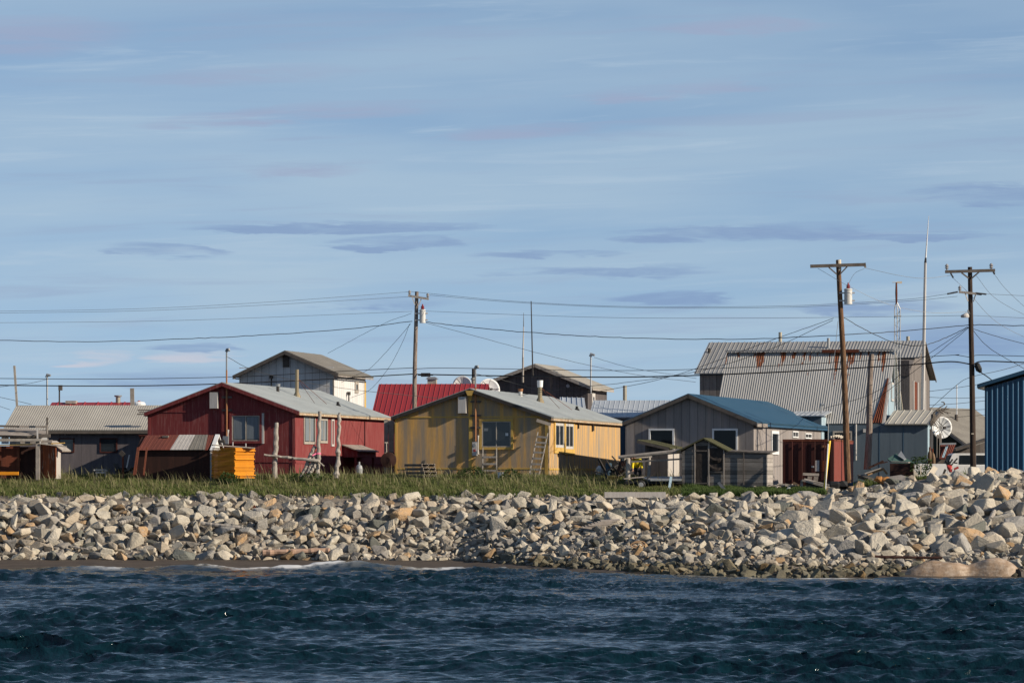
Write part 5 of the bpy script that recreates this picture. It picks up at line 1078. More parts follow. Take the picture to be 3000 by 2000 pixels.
# plank and rust lean-to at the far left
D = 196.5
ls = thing('plank_shelter', 'ramshackle shelter of grey planks and rusty tin at the far left', 'shed', P(60, 1400, D))
MB().sheet(P(-60, 1306, D+.6), P(58, 1306, D+.6), P(58, 1400, D+.6), P(-60, 1400, D+.6), .17, .09, 'corr', .02).build('rusty_sheet', M['rust'], ls, world=True)
MB().beam(P(80, 1402, D+.8), P(80, 1308, D+.8), .9, .05, up=(0, 1, 0)).build('back_panel', M['rust_dark'], ls, world=True)
MB().sheet(P(119, 1300, D+.2), P(164, 1303, D-.4), P(164, 1400, D-.4), P(119, 1400, D+.2), .10, .05, 'corr', .02).build('rusty_side_sheet', M['rust_stripe'], ls, world=True)
MB().add([P(163, 1318, D+.1), P(178, 1326, D+1.5), P(178, 1402, D+1.5), P(163, 1402, D+.1), P(163, 1318, D+.14), P(178, 1326, D+1.54), P(178, 1402, D+1.54), P(163, 1402, D+.14)], [(0,1,2,3),(7,6,5,4),(0,4,5,1),(1,5,6,2),(2,6,7,3),(3,7,4,0)]).build('pale_side_panel', M['ply'], ls, world=True)
MB().beam(P(111, 1405, D-.3), P(111, 1292, D-.3), .19, .18).build('post', M['wood'], ls, world=True)
for a, b, w, t, m_, o in (((-60, 1289, -.5), (122, 1288, -.5), .2, .13, 'drift', 0), ((-60, 1246, 1.0), (62, 1249, 1.0), .2, .10, 'wood_dark', 0), ((57, 1249, .8), (136, 1250, .8), .2, .10, 'wood', 0), ((112, 1276, .2), (147, 1276, .2), .25, .17, 'wood_dark', 0), ((120, 1293, .1), (153, 1293, .1), .2, .15, 'wood', 0),
        ((60, 1296, .2), (110, 1297, .2), .2, .1, 'wood', 0), ((120, 1299, -.4), (195, 1308, -.4), .12, .06, 'drift', 0), ((150, 1299, -.2), (190, 1297, -.2), .12, .05, 'yellow_trim', 0), ((-60, 1305, -.3), (95, 1301, -.3), .3, .05, 'yellow_trim', 0), ((152, 1292, .6), (195, 1321, .1), .7, .07, 'drift', 0)):
    MB().beam(P(a[0], a[1], D+a[2]), P(b[0], b[1], D+b[2]), w, t).build('plank', M[m_], ls, world=True)
MB().add([P(-60, 1254, D+1.6), P(70, 1254, D+1.6), P(140, 1262, D+1.6), P(138, 1270, D+.6), P(80, 1276, D+.4), P(-60, 1272, D+.4)]+[P(-60, 1254, D+1.7)-Vector((0, 0, .1)), P(70, 1254, D+1.7)-Vector((0, 0, .1)), P(140, 1262, D+1.7)-Vector((0, 0, .1)), P(138, 1270, D+.7)-Vector((0, 0, .1)), P(80, 1276, D+.5)-Vector((0, 0, .1)), P(-60, 1272, D+.5)-Vector((0, 0, .1))], [(0,1,2,3,4,5),(11,10,9,8,7,6)]+[(i, (i+1) % 6, (i+1) % 6+6, i+6) for i in range(6)]).build('board_roof', M['wood'], ls, world=True)
for px0, px1, m_ in ((-50, 0, 'ply'), (4, 26, 'white'), (28, 44, 'ply'), (45, 64, 'plaster'), (66, 106, 'plank_light'), (113, 140, 'white')): MB().add([P(px0, 1268, D+.9), P(px1, 1268, D+.9), P(px1, 1300, D+.9), P(px0, 1300, D+.9)]+[P(px0, 1268, D+.98), P(px1, 1268, D+.98), P(px1, 1300, D+.98), P(px0, 1300, D+.98)], [(0,1,2,3),(7,6,5,4),(0,4,5,1),(1,5,6,2),(2,6,7,3),(3,7,4,0)]).build('wall_panel', M[m_], ls, world=True)
MB().beam(P(138, 1275, D+.4), P(138, 1222, D+.4), .09, .09).build('upright', M['wood_dark'], ls, world=True); MB().beam(P(110, 1290, D-.1), P(109, 1253, D-.1), .07, .07).build('upright', M['off_white'], ls, world=True); MB().beam(P(140, 1290, D+.2), P(138, 1245, D+.2), .05, .05).build('upright', M['drift'], ls, world=True)
ob = MB(); ob.beam(P(-60, 1386, D-.8), P(54, 1386, D-.8), .3, .16); solo('orange_plank', ob, M['orange'], 'orange plank lying in the grass in front of the plank shelter', 'plank')
# white quad rack and little box on a post
wr = MB(); a = P(275, 1380, 198.5)
for x0, x1, z_ in ((0, .55, .03), (.1, .6, -.1), (.5, .65, .0)): wr.box(a.x+x0, a.x+x1, 198.4, 198.9, a.z+z_, a.z+z_+.08)
wr.box(a.x+.1, a.x+.16, 198.5, 198.6, a.z-.4, a.z); wr.box(a.x+.55, a.x+.62, 198.5, 198.6, a.z-.4, a.z+.1); solo('white_rack', wr, M['off_white'], 'low white metal rack in the grass in front of the dark house', 'rack')
pb = thing('post_box', 'dark tilted box on a thin rusty post left of the rust roofed shed', 'post', P(361, 1400, 198)); MB().tube([P(361, 1400, 198), P(360, 1335, 198)], .05, 6).build('post', M['rust'], pb, world=True); MB().beam(P(352, 1323, 198), P(364, 1334, 198), .3, .22).build('box', M['dark_iron'], pb, world=True)
wk = MB(); wk.beam(P(371, 1370, 199), P(379, 1332, 199), .09, .06); solo('white_stick', wk, M['white'], 'pale white board leaning left of the rust roofed shed', 'board')
hp = MB(); 
for i in range(7): c = P(345+i*6+random.uniform(-3, 3), 1388-random.uniform(0, 16), 199); hp.beam(c, c+Vector((random.uniform(-.5, .5), .2, random.uniform(-.1, .3))), .25, .12)
solo('scrap_heap', hp, M['dark_iron'], 'small dark scrap heap behind the box on a post', 'scrap')
# low shed with the rust red roof
fr = Fr(617, 197, 4.0, 10)
sh = thing('rust_roofed_shed', 'low shed with patched rust red tin roof and pale gable beside the orange boards', 'shed', fr.loc, fr.rz)
W_ = -fr.g(400, 1350)[0]; yr = .95; _, ze = fr.g(600, 1318, -.15); xr0, zr = fr.g(632, 1274, yr)
MB().prismx([(0, -.3), (2*yr, -.3), (2*yr, ze-.05), (yr, zr-.08), (0, ze+.02)], -W_, 0).build('wall', M['rust_dark'], sh)
MB().prismx([(.05, ze+.0), (2*yr-.05, ze+.0), (yr, zr-.1)], .003, .05).build('gable_panel', M['white_board'], sh)
def roofsheet(px0, px1, px2, px3, m_, dz=0): 
    a = fr.g(px0, 1276, yr)[0]; b = fr.g(px1, 1276, yr)[0]; c = fr.g(px2, 1318, -.15)[0]; d = fr.g(px3, 1318, -.15)[0]
    return MB().sheet((a, yr, zr+dz), (b, yr, zr+dz), (c, -.15, ze+dz), (d, -.15, ze+dz), .2, .012, 'seam', .02)
for args in ((428, 474, 443, 403, 'rust_roof', 0), (472, 526, 500, 440, 'rust_roof', .012), (525, 573, 551, 498, 'ply', .02), (572, 609, 600, 550, 'roof_old', .02), (608, 630, 607, 599, 'rust_roof', 0)): roofsheet(*args[:4], args[4], args[5]).build('roof_sheet', M[args[4]], sh)
a = fr.g(478, 1278, yr-.1)[0]; MB().box(a, a+.3, yr-.28, yr-.1, zr-.12, zr-.03).build('roof_patch', M['roof_old'], sh)
rk = MB(); rk.beam((.12, -.2, ze-.02), (.12, yr, zr+.02), .05, .22, up=(1, 0, 0)); rk.build('rake_board', M['white'], sh); rk = MB(); rk.beam((.12, 2*yr+.2, ze-.02), (.12, yr, zr+.02), .05, .16, up=(1, 0, 0)); rk.build('rake_board', M['white'], sh)
MB().box(-.02, .06, -.03, .05, -.3, ze-.05).build('corner_board', M['off_white'], sh)
MB().sheet((-W_-.15, 2*yr+.15, ze), (.15, 2*yr+.15, ze), (.15, yr, zr), (-W_-.15, yr, zr), .2, .012, 'seam', .02).build('rear_roof', M['rust_roof'], sh)
for px0, y0, px1, y1, nm in ((392, 1392, 404, 1311, 'rusty bar leaning at the left end of the rust roofed shed'), (421, 1392, 430, 1311, 'second rusty bar leaning on the front of the rust roofed shed'), (397, 1390, 408, 1309, 'rusty bar nearest the left corner of the rust roofed shed, thinner than its neighbour')):
    q = MB(); q.beam(P(px0, y0, 195.8), P(px1, y1, 196.9), .08 if 'thinner' not in nm else .05, .08 if 'thinner' not in nm else .05); solo('rusty_bar', q, M['rust'], nm, 'bar', 'rusty bars by the shed')
# stack of orange boards
c0 = P(688, 1400, 195.2); nsh = 25; hz = 1.53/nsh
for i in range(nsh):
    m_ = MB(); r_ = random.Random(i); w1, w2 = 1.44, 1.62; ox, oy = r_.uniform(-.045, .045), r_.uniform(-.045, .045)
    n = 6; top = []; bot = []
    for k in range(n+1):
        zo = .008*math.sin(k*1.3+i)
        for yv in (0, w2): top.append((-w1*k/n, yv, hz*.66+zo)); bot.append((-w1*k/n, yv, zo))
    N_ = len(top); fs = []
    for k in range(n):
        a = 2*k; fs += [(a, a+1, a+3, a+2), (N_+a, N_+a+2, N_+a+3, N_+a+1), (a, a+2, N_+a+2, N_+a), (a+1, N_+a+1, N_+a+3, a+3)]
    fs += [(0, N_, N_+1, 1), (2*n, 2*n+1, N_+2*n+1, N_+2*n)]
    o = m_.add(top+bot, fs).build('orange_board', M['orange']); o.location = (c0.x+ox, c0.y+oy, c0.z+i*hz); o.rotation_euler = (0, 0, R(-33)+r_.uniform(-.02, .02))
    tag(o, 'orange board in the tall stack by the corner of the red house', 'board', 'orange boards stacked by the red house')
tb = MB(); tb.beam(P(622, 1303, 195.9), P(745, 1312, 196.2), .9, .05); solo('top_board', tb, M['drift'], 'weathered board lying on top of the orange board stack', 'board')
bp_ = MB(); c = P(650, 1300, 195.7); bp_.tube([c+Vector((-.1, 0, 0)), c+Vector((-.12, 0, .12)), c+Vector((.1, 0, .15)), c+Vector((.14, 0, .02))], [.06, .09, .09, .05], 8); solo('dark_lump', bp_, M['dark_iron'], 'small dark metal lump lying on the orange board stack', 'scrap')
for px, y0, lab in ((682, 1294, 'short pale peg standing on the orange stack, left of its twin'), (720, 1298, 'short pale peg standing on the orange stack, near its right end')):
    q = MB(); q.tube([P(px, 1310, 195.9), P(px, y0, 195.9)], .03, 6); solo('peg', q, M['off_white'], lab, 'peg', 'pale pegs on the orange stack')
# driftwood frame in front of the red house
def log(label, a, b, r0, r1, m='drift', wob=.03, n=9, knots=0, cat='log', name='driftwood_log', seed=1):
    r_ = random.Random(seed); a = Vector(a); b = Vector(b); pts = []; rs = []
    N_ = n*2
    for i in range(N_+1):
        f = i/N_; pts.append(a.lerp(b, f)+Vector((r_.uniform(-wob, wob), r_.uniform(-wob, wob), r_.uniform(-wob, wob)*.3))); rs.append((r0+(r1-r0)*f)*r_.uniform(.9, 1.1)*(1+(knots*r_.random() if i % 3 == 1 else 0)))
    return solo(name, MB().tube(pts, rs, 9), M[m], label, cat)
DL = 197.5
log('thick bare driftwood post with a jagged top in front of the red house', P(803, 1400, DL), P(810, 1238, DL), .145, .105, name='driftwood_post', cat='post', seed=2)
log('straight driftwood post with a pink ribbon before the red house windows', P(930, 1400, DL), P(936, 1205, DL), .11, .09, name='driftwood_post', cat='post', seed=3)
log('knobbly burled driftwood post left of the oil shelter of the red house', P(987, 1400, DL), P(995, 1208, DL), .11, .075, name='driftwood_post', cat='post', knots=.75, wob=.045, seed=4)
log('long horizontal driftwood log tied across the posts before the red house', P(773, 1332, DL-.25), P(932, 1350, DL-.2), .055, .09, seed=5)
log('leaning driftwood log, longest of three propped under the red house windows', P(882, 1400, DL-.1), P(921, 1308, DL+.1), .10, .10, seed=6)
log('leaning driftwood log, middle of three propped under the red house windows', P(895, 1400, DL-.2), P(928, 1325, DL+.1), .11, .10, seed=7)
log('leaning driftwood log, nearest the ribbon post of the three propped ones', P(903, 1396, DL-.3), P(937, 1340, DL), .08, .08, seed=8)
log('short forked branch stub hooked on the ribbon post', P(926, 1345, DL-.2), P(948, 1364, DL-.2), .05, .04, seed=9, n=4, name='driftwood_branch', cat='branch')
rbn = MB(); c = P(932, 1328, DL); rbn.tube([c-Vector((0, 0, .04)), c+Vector((0, 0, .04))], .145, 10); rbn.beam(c+Vector((-.1, -.14, 0)), c+Vector((-.28, -.2, -.1)), .03, .07); solo('ribbon', rbn, M['pink'], 'pink ribbon tied round the driftwood post', 'ribbon')
gt = thing('gas_tank', 'squat grey gas tank under the oil shelter of the red house', 'gas tank', P(1052, 1402, 202.5)); MB().tube([P(1052, 1402, 202.5), P(1052, 1372, 202.5), P(1052, 1364, 202.5), P(1052, 1360, 202.5)], [.19, .19, .15, .06], 14).build('tank', M['grey_metal'], gt, world=True); MB().tube([P(1052, 1362, 202.5), P(1052, 1352, 202.5)], .06, 8).build('valve', M['grey_metal'], gt, world=True)
# pallets by the yellow house
base = P(1233, 1412, 198.6)
for i in range(5):
    t = thing('pallet', ['grey wooden pallet, lowest of the stack by the yellow house', 'grey wooden pallet, second from the bottom of the stack by the yellow house', 'grey wooden pallet, middle one of the stack by the yellow house', 'grey wooden pallet, second from the top of the stack by the yellow house', 'grey wooden pallet, topmost of the stack by the yellow house'][i], 'pallet', (base.x+random.uniform(-.08, .08), base.y, base.z+i*.195), R(-38)+random.uniform(-.07, .07), 'pallets stacked by the yellow house')
    dk = MB(); 
    for k in range(6): dk.box(-.6, .6, -.5+k*.18, -.5+k*.18+.11, .125, .145)
    dk.build('deck', M['wood'], t); st_ = MB(); 
    for y in (-.5, -.02, .44): st_.box(-.6, .6, y, y+.06, .03, .122)
    st_.build('stringers', M['wood_dark'], t); bt = MB()
    for k in (0, 2, 5): bt.box(-.6, .6, -.5+k*.18, -.5+k*.18+.11, .0, .02)
    bt.build('bottom_boards', M['wood'], t)
bk = MB(); c = P(1467, 1405, 198.2); bk.tube([c, c+Vector((0, 0, .38)), c+Vector((0, 0, .40))], [.15, .17, .185], 16); solo('bucket', bk, M['white'], 'white bucket in the grass under the yellow house window', 'bucket')
def shrub(px, py, d, w, h, label, n, seed):
    g = np.random.default_rng(seed); c = P(px, py, d); a = g.normal(0, 1, (n, 3)); a /= np.linalg.norm(a, axis=1)[:, None]; a *= g.uniform(.5, 1, (n, 1))**.5; lob = 1+.25*np.sin(a[:, 0]*5+seed)*np.cos(a[:, 1]*4); a *= lob[:, None]
    pos = a*np.array([w, w*.6, h])+np.array([c.x, c.y, c.z+h*.7]); pos[:, 2] = np.maximum(pos[:, 2], c.z-.05)
    u = g.normal(0, 1, (n, 3)); u /= np.linalg.norm(u, axis=1)[:, None]; v = np.cross(u, g.normal(0, 1, (n, 3))); v /= np.linalg.norm(v, axis=1)[:, None]; s = g.uniform(.03, .07, (n, 1))
    ver = np.stack([pos-u*s, pos-v*s*.5, pos+u*s, pos+v*s*.5], 1).reshape(-1, 3); q = np.arange(n*4).reshape(-1, 4); me = npmesh('foliage', ver-np.array(c), q, 4)
    col = np.array([(.030, .062, .014), (.045, .08, .02), (.06, .095, .028)])[g.integers(0, 3, n)]; at = me.attributes.new('blade', 'FLOAT_COLOR', 'POINT'); at.data.foreach_set('color', np.repeat(np.concatenate([col, np.ones((n, 1))], 1), 4, 0).astype(np.float32).ravel())
    me.materials.append(bpy.data.materials['blade grass']); t = thing('leafy_plant', label, 'plant', c); o = bpy.data.objects.new('foliage', me); COL.objects.link(o); o.parent = t
    sm = MB(); 
    for i in range(7): p = pos[g.integers(0, n)]; sm.tube([Vector((g.normal(0, .1), 0, -.05)), Vector(p-np.array(c))], .012, 4)
    sm.build('stem', M['dark_iron'], t)
shrub(1385, 1410, 198.5, .75, .45, 'dark leafy plant left of the short ladder by the yellow house', 900, 1); shrub(1497, 1415, 198, .60, .42, 'dark leafy plant right of the white bucket by the yellow house', 800, 2)
shrub(668, 1412, 194.6, .5, .28, 'low leafy plant at the foot of the orange stack', 500, 3); shrub(905, 1415, 196.5, 1.1, .32, 'wide low leafy plant under the propped driftwood logs', 900, 4); shrub(2700, 1385, 194, .55, .5, 'bushy green plant behind the boulders in front of the truck bed', 700, 5)
# timber beam lying along the top of the stones
bm_ = MB(); bm_.beam(P(1771, 1449, 190.0), P(1950, 1449, 190.0), .3, .28); solo('timber_beam', bm_, M['ply'], 'long squared pale timber lying along the top of the stone bank', 'beam')
# junk and the rail frame between the houses
jr = random.Random(3)
jk = [('yellow_lump', 'crumpled yellow sack in the dark junk heap by the yellow house', 'yellow_trim', 1797, 1395, .35, .16), ('blue_drum', 'dark blue drum standing in the junk heap by the yellow house', 'navy_wall', 1783, 1372, .13, .5), ('dark_frame', 'tangled dark iron frame in the junk heap by the yellow house', 'dark_iron', 1800, 1372, 0, 0), ('brown_board', 'brown boards tilted in the junk heap by the yellow house', 'rust_dark', 1815, 1352, 0, 0)]
c = P(1797, 1396, 197); q = MB()
for i in range(40): a = 2*math.pi*i/40; 
q = rock_mesh(77, 14, True, (1, .7, .45)); me_ = bpy.data.meshes.new('sack'); q.to_mesh(me_); q.free(); me_.materials.append(M['yellow_trim']); o = bpy.data.objects.new('sack', me_); COL.objects.link(o); o.location = c; o.scale = (.34, .3, .34); tag(o, jk[0][1], 'sack')
q = MB(); c = P(1783, 1400, 197.5); q.tube([c, c+Vector((0, 0, .72)), c+Vector((0, 0, .76))], [.16, .16, .13], 12); solo('drum', q, M['navy_wall'], jk[1][1], 'drum')
q = MB()
for i in range(16): a = P(1770+jr.uniform(0, 65), 1400-jr.uniform(0, 25), 197+jr.uniform(-.5, .8)); q.beam(a, a+Vector((jr.uniform(-.9, .9), jr.uniform(-.4, .4), jr.uniform(.05, .75))), jr.uniform(.05, .16), .05)
solo('iron_tangle', q, M['dark_iron'], jk[2][1], 'scrap')
q = MB()
for i in range(5): a = P(1805+i*5, 1398-i*4, 198); q.beam(a, a+Vector((.2+.05*i, .2, .75)), .35, .04)
solo('tilted_boards', q, M['rust_dark'], jk[3][1], 'boards')
q = MB(); c = P(1757, 1392, 201); q.tube([c, c+Vector((0, 0, .35)), c+Vector((0, 0, .5))], [.2, .2, .08], 12); solo('gas_bottle', q, M['off_white'], 'small grey gas bottle in the shade of the yellow house wall', 'gas bottle')
fr_ = thing('rail_frame', 'grey log rail frame on round posts in front of the grey house', 'frame', P(1840, 1420, 195))
pts, rs = wavy(P(1812, 1339, 194.6), P(1996, 1321, 194.2), .085, .115, .0); MB().tube(pts, rs, 9).build('top_log', M['wood_dark'] if False else M['wood'], fr_, world=True)
MB().tube([P(1840, 1420, 195), P(1840, 1343, 195)], .115, 10).build('post', M['drift'], fr_, world=True); MB().tube([P(1900, 1420, 196.3), P(1902, 1338, 196.3)], .085, 10).build('post', M['drift'], fr_, world=True)
MB().tube([P(1826, 1345, 194.9), P(1842, 1344, 195.6)], .08, 8).build('stub_log', M['drift'], fr_, world=True); MB().tube([P(1862, 1340, 196.2), P(1910, 1338, 196.3)], .06, 8).build('cross_log', M['drift'], fr_, world=True)
MB().beam(P(1838, 1353, 195.0), P(1996, 1344, 194.5), .06, .085).build('lower_rail', M['wood'], fr_, world=True)
# lean-to with mossy roof in front of the grey house
fr = Fr(1955, 198.2, 3.85, 12)
lt = thing('mossy_lean_to', 'dark plywood lean-to with mossy slanted roof in front of the grey house', 'shed', fr.loc, fr.rz)
xl = fr.g(1890, 1350)[0]; zl = fr.g(1890, 1302)[1]; zr_ = fr.g(1955, 1318)[1]; ly = 3.4
MB().prism([(xl, -.3), (0, -.3), (0, zr_), (xl, zl)], 0, ly).build('wall', M['dark_board'], lt); MB().box(.003, .04, .02, ly, -.3, zr_-.02).build('side_panel', M['ply'], lt)
ex0, ez0 = fr.g(1866, 1293, -.35); ex1, ez1 = fr.g(1960, 1315, -.35)
MB().beam((ex0, -.35, ez0), (ex1, -.35, ez1), .05, .14, up=(0, 0, 1)).build('fascia', M['wood_dark'], lt)
rf = MB(); rf.sheet((ex0, ly, ez0+.09), (ex0, -.35, ez0+.06), (ex1+.05, -.35, ez1+.06), (ex1+.05, ly, ez1+.09), .22, .05, 'corr', .05); rf.build('roof', M['moss'], lt)
# dark plank shed
fr = Fr(2245, 193.2, 3.55, 11)
ds = thing('plank_shed', 'dark weathered plank shed with mossy peak and tarpaulin door', 'shed', fr.loc, fr.rz)
xl, _ = fr.g(1998, 1400); xm, zm = fr.g(2120, 1319); _, ze = fr.g(1998, 1321); xa, za = fr.g(2062, 1283); _, zw = fr.g(2245, 1327); dp = 2.6
MB().prism([(xl, -.4), (xm, -.4), (xm, zm-.03), (xa, za-.06), (xl, ze-.04)], 0, dp).build('wall', M['plank'], ds)
MB().prism([(xm+.002, -.4), (0, -.4), (0, zw), (xm+.002, zm-.05)], .03, dp-.3).build('wing_wall', M['plank'], ds); MB().box(.002, .05, .0, dp-.4, -.4, zw-.02).build('end_wall', M['plank_light'], ds)  # end wall takes the paler planks, its sunlight painted into the colour
r = MB(); r.sheet((xa, -.15, za), (xa, dp+.1, za), (xm+.25, dp+.1, zm-.03), (xm+.25, -.15, zm-.03), .16, .03, 'corr', .04); r.sheet((xa-.002, -.15, za), (xa-.002, dp+.1, za), (xl-.25, dp+.1, ze-.02), (xl-.25, -.15, ze-.02), .16, .03, 'corr', .04); r.build('roof', M['moss'], ds)
r = MB(); r.sheet((xm+.1, dp-.2, zm+.04), (.2, dp-.2, zw+.12), (.2, -.08, zw+.02), (xm+.1, -.08, zm-.02), .3, .015, 'corr', .04); r.build('wing_roof', M['wood_dark'], ds)
for px0, px1, y0, y1, m_ in ((2040, 2072, 1305, 1428, 'tarp'), (2078, 2118, 1312, 1378, 'tarp')): a, z1 = fr.g(px0, y0); b, z0 = fr.g(px1, y1); MB().box(a, b, -.03, -.003, z0, z1).build('tarpaulin', M[m_], ds)
tf = MB(); vs = []; nx, nz = 8, 6; a, z1 = fr.g(2078, 1335); b, z0 = fr.g(2118, 1372)
for i in range(nx+1):
    for j in range(nz+1): vs.append((a+(b-a)*i/nx, -.05-.08*math.sin(math.pi*i/nx)*math.sin(j*1.4), z1+(z0-z1)*j/nz-.12*math.sin(math.pi*i/nx)))
n = len(vs); tf.add(vs+[(x, y+.015, z) for x, y, z in vs], [(i*(nz+1)+j, (i+1)*(nz+1)+j, (i+1)*(nz+1)+j+1, i*(nz+1)+j+1) for i in range(nx) for j in range(nz)]+[(n+i*(nz+1)+j, n+i*(nz+1)+j+1, n+(i+1)*(nz+1)+j+1, n+(i+1)*(nz+1)+j) for i in range(nx) for j in range(nz)]); tf.build('torn_flap', M['tarp'], ds)
for px, y0, y1, m_, w in ((2036, 1297, 1436, 'wood', .06), (2077, 1293, 1436, 'wood', .07), (2121, 1316, 1425, 'wood', .06), (2179, 1322, 1420, 'wood_dark', .05)): a, z1 = fr.g(px, y0); _, z0 = fr.g(px, y1); MB().box(a-w/2, a+w/2, -.085, -.032, z0, z1).build('batten', M[m_], ds)
for px0, px1, py in ((2040, 2074, 1320), (2080, 2118, 1382), (2040, 2074, 1415)): a, z = fr.g(px0, py); b, _ = fr.g(px1, py); MB().box(a, b, -.075, -.034, z-.03, z+.03).build('batten', M['wood_dark'], ds)
q = MB(); q.beam(P(2125, 1436, 192), P(2105, 1413, 192.6), .14, .04, up=(0, 1, 0)); solo('short_board', q, M['drift'], 'short pale board leaning on the front of the plank shed', 'board')
# flat trailer
tr = thing('flat_trailer', 'low dark flat trailer with grey tyre beside the plank shed', 'trailer', P(1915, 1440, 194))
MB().add([P(1862, 1396, 195.6), P(2000, 1394, 195.6), P(1996, 1404, 193.6), P(1905, 1404, 193.6)]+[P(1862, 1399, 195.6), P(2000, 1397, 195.6), P(1996, 1408, 193.6), P(1905, 1408, 193.6)], [(0,1,2,3),(7,6,5,4),(0,4,5,1),(1,5,6,2),(2,6,7,3),(3,7,4,0)]).build('bed', M['grey_metal'], tr, world=True)
MB().beam(P(1826, 1402, 194.5), P(1886, 1396, 194.6), .5, .05).build('tail_board', M['wood'], tr, world=True)
f2 = MB(); f2.beam(P(1830, 1412, 194.2), P(1998, 1413, 194.2), .9, .12); f2.beam(P(1832, 1424, 194.4), P(1998, 1428, 194.4), .9, .16); f2.build('chassis', M['black'], tr, world=True)
MB().beam(P(1895, 1402, 193.8), P(1920, 1385, 193.8), .05, .05).build('lever', M['dark_iron'], tr, world=True)
c = P(1877, 1420, 193.7); wl = MB().tube([c-Vector((0, .1, 0)), c-Vector((0, .07, 0)), c+Vector((0, .07, 0)), c+Vector((0, .1, 0))], [.19, .24, .24, .19], 20).build('wheel', M['black'], tr, world=True); MB().tube([c-Vector((0, .125, 0)), c-Vector((0, .09, 0))], [.12, .14], 14).build('rim', M['grey_metal'], wl, world=True)
q = MB(); q.beam(P(1960, 1436, 192.8), P(1966, 1396, 193.3), .12, .04, up=(0, 1, 0)); solo('grey_board', q, M['paleblue'], 'narrow grey board leaning on the flat trailer', 'board')

# ------------------------------------------------------------------ the person bending over behind the trailer
DP = 196.6; k_ = 1/ (F/DP)
def pp(px, py, dz=0.0): return P(px, py, DP+dz)
ps = thing('person', 'person in a yellow jacket bending forward behind the flat trailer', 'person', P(1866, 1455, DP))
def skinned(name, joints, edges, m, parent, sub=2, root=0):
    me = bpy.data.meshes.new(name); inv = TM[parent.name].inverted(); me.from_pydata([tuple(inv @ Vector(p)) for p, r in joints], edges, []); o = bpy.data.objects.new(name, me); COL.objects.link(o); o.parent = parent; TM[o.name] = TM[parent.name]
    md = o.modifiers.new('skin', 'SKIN'); md.use_smooth_shade = True
    for i, (p, r) in enumerate(joints): sv = me.skin_vertices[0].data[i]; sv.radius = (r, r); sv.use_root = i == root
    sd_ = o.modifiers.new('sub', 'SUBSURF'); sd_.levels = sub; sd_.render_levels = sub; me.materials.append(m); return o
g0 = zt(P(1866, 1400, DP).x, DP)
pel = P(1868, 1398, DP+.15); pel.z = g0+.88
che = Vector((P(1864, 1375, DP).x, DP-.12, g0+1.22)); nek = Vector((P(1857, 1368, DP).x, DP-.22, g0+1.36)); hd = Vector((P(1851, 1365, DP).x, DP-.32, g0+1.40))
hipL, hipR = pel+Vector((-.10, -.02, -.05)), pel+Vector((.10, .02, -.05))
kL, kR = Vector((hipL.x-.03, DP, g0+.47)), Vector((hipR.x+.03, DP+.05, g0+.47)); fL, fR = Vector((kL.x, DP+.10, g0+.06)), Vector((kR.x, DP+.15, g0+.06)); tL, tR = fL+Vector((-.05, -.2, -.01)), fR+Vector((0, -.2, -.01))
sL, sR = che+Vector((-.15, -.03, .07)), che+Vector((.19, .03, .06)); eL, eR = Vector((sL.x-.04, DP-.2, g0+.98)), Vector((sR.x+.08, DP-.12, g0+1.0)); wL, wR = Vector((eL.x+.0, DP-.42, g0+.80)), Vector((eR.x+.0, DP-.36, g0+.80))
chin = hd+Vector((-.03, -.07, -.10))
J = [(pel, .13), (che, .15), (nek, .06), (hd, .095), (chin, .06), (hipL, .09), (kL, .065), (fL, .045), (tL, .035), (hipR, .09), (kR, .065), (fR, .045), (tR, .035), (sL, .065), (eL, .045), (wL, .032), (sR, .065), (eR, .045), (wR, .032)]
E = [(0, 1), (1, 2), (2, 3), (3, 4), (0, 5), (5, 6), (6, 7), (7, 8), (0, 9), (9, 10), (10, 11), (11, 12), (1, 13), (13, 14), (14, 15), (1, 16), (16, 17), (17, 18)]
for w_, sgn in ((15, -1), (18, 1)):
    wp = J[w_][0]
    palm = len(J); J.append((wp+Vector((0, -.06, -.05)), .030)); E.append((w_, palm))
    for fi, ox in enumerate((-.030, -.010, .010, .030)):
        a = len(J); J.append((wp+Vector((ox*1.1, -.10, -.085)), .010)); J.append((wp+Vector((ox*1.2, -.115, -.125+.006*abs(fi-1))), .008)); E += [(palm, a), (a, a+1)]
    a = len(J); J.append((wp+Vector((-sgn*.045, -.075, -.055)), .011)); J.append((wp+Vector((-sgn*.055, -.105, -.085)), .009)); E += [(palm, a), (a, a+1)]
skinned('body', J, E, M['skin'], ps, 2)
skinned('jacket', [(pel+Vector((0, 0, .0)), .165), (pel.lerp(che, .5), .175), (che, .185), (nek+Vector((.02, .02, -.03)), .085), (sL, .095), (eL, .072), (wL.lerp(eL, .12), .055), (sR, .095), (eR, .072), (wR.lerp(eR, .12), .055)], [(0, 1), (1, 2), (2, 3), (2, 4), (4, 5), (5, 6), (2, 7), (7, 8), (8, 9)], M['jacket'], ps)
skinned('side_panel', [(pel+Vector((.05, -.12, .03)), .06), (pel.lerp(che, .6)+Vector((.05, -.12, 0)), .07)], [(0, 1)], M['lime'], ps, 2)
skinned('trousers', [(pel+Vector((0, 0, -.03)), .15), (hipL, .105), (kL, .08), (fL+Vector((0, 0, .05)), .062), (hipR, .105), (kR, .08), (fR+Vector((0, 0, .05)), .062)], [(0, 1), (1, 2), (2, 3), (0, 4), (4, 5), (5, 6)], M['trouser'], ps)
skinned('hair', [(hd+Vector((.05, .03, .02)), .085), (hd+Vector((.01, .0, .055)), .10), (hd+Vector((-.04, -.03, .06)), .07)], [(0, 1), (1, 2)], M['hair'], ps)
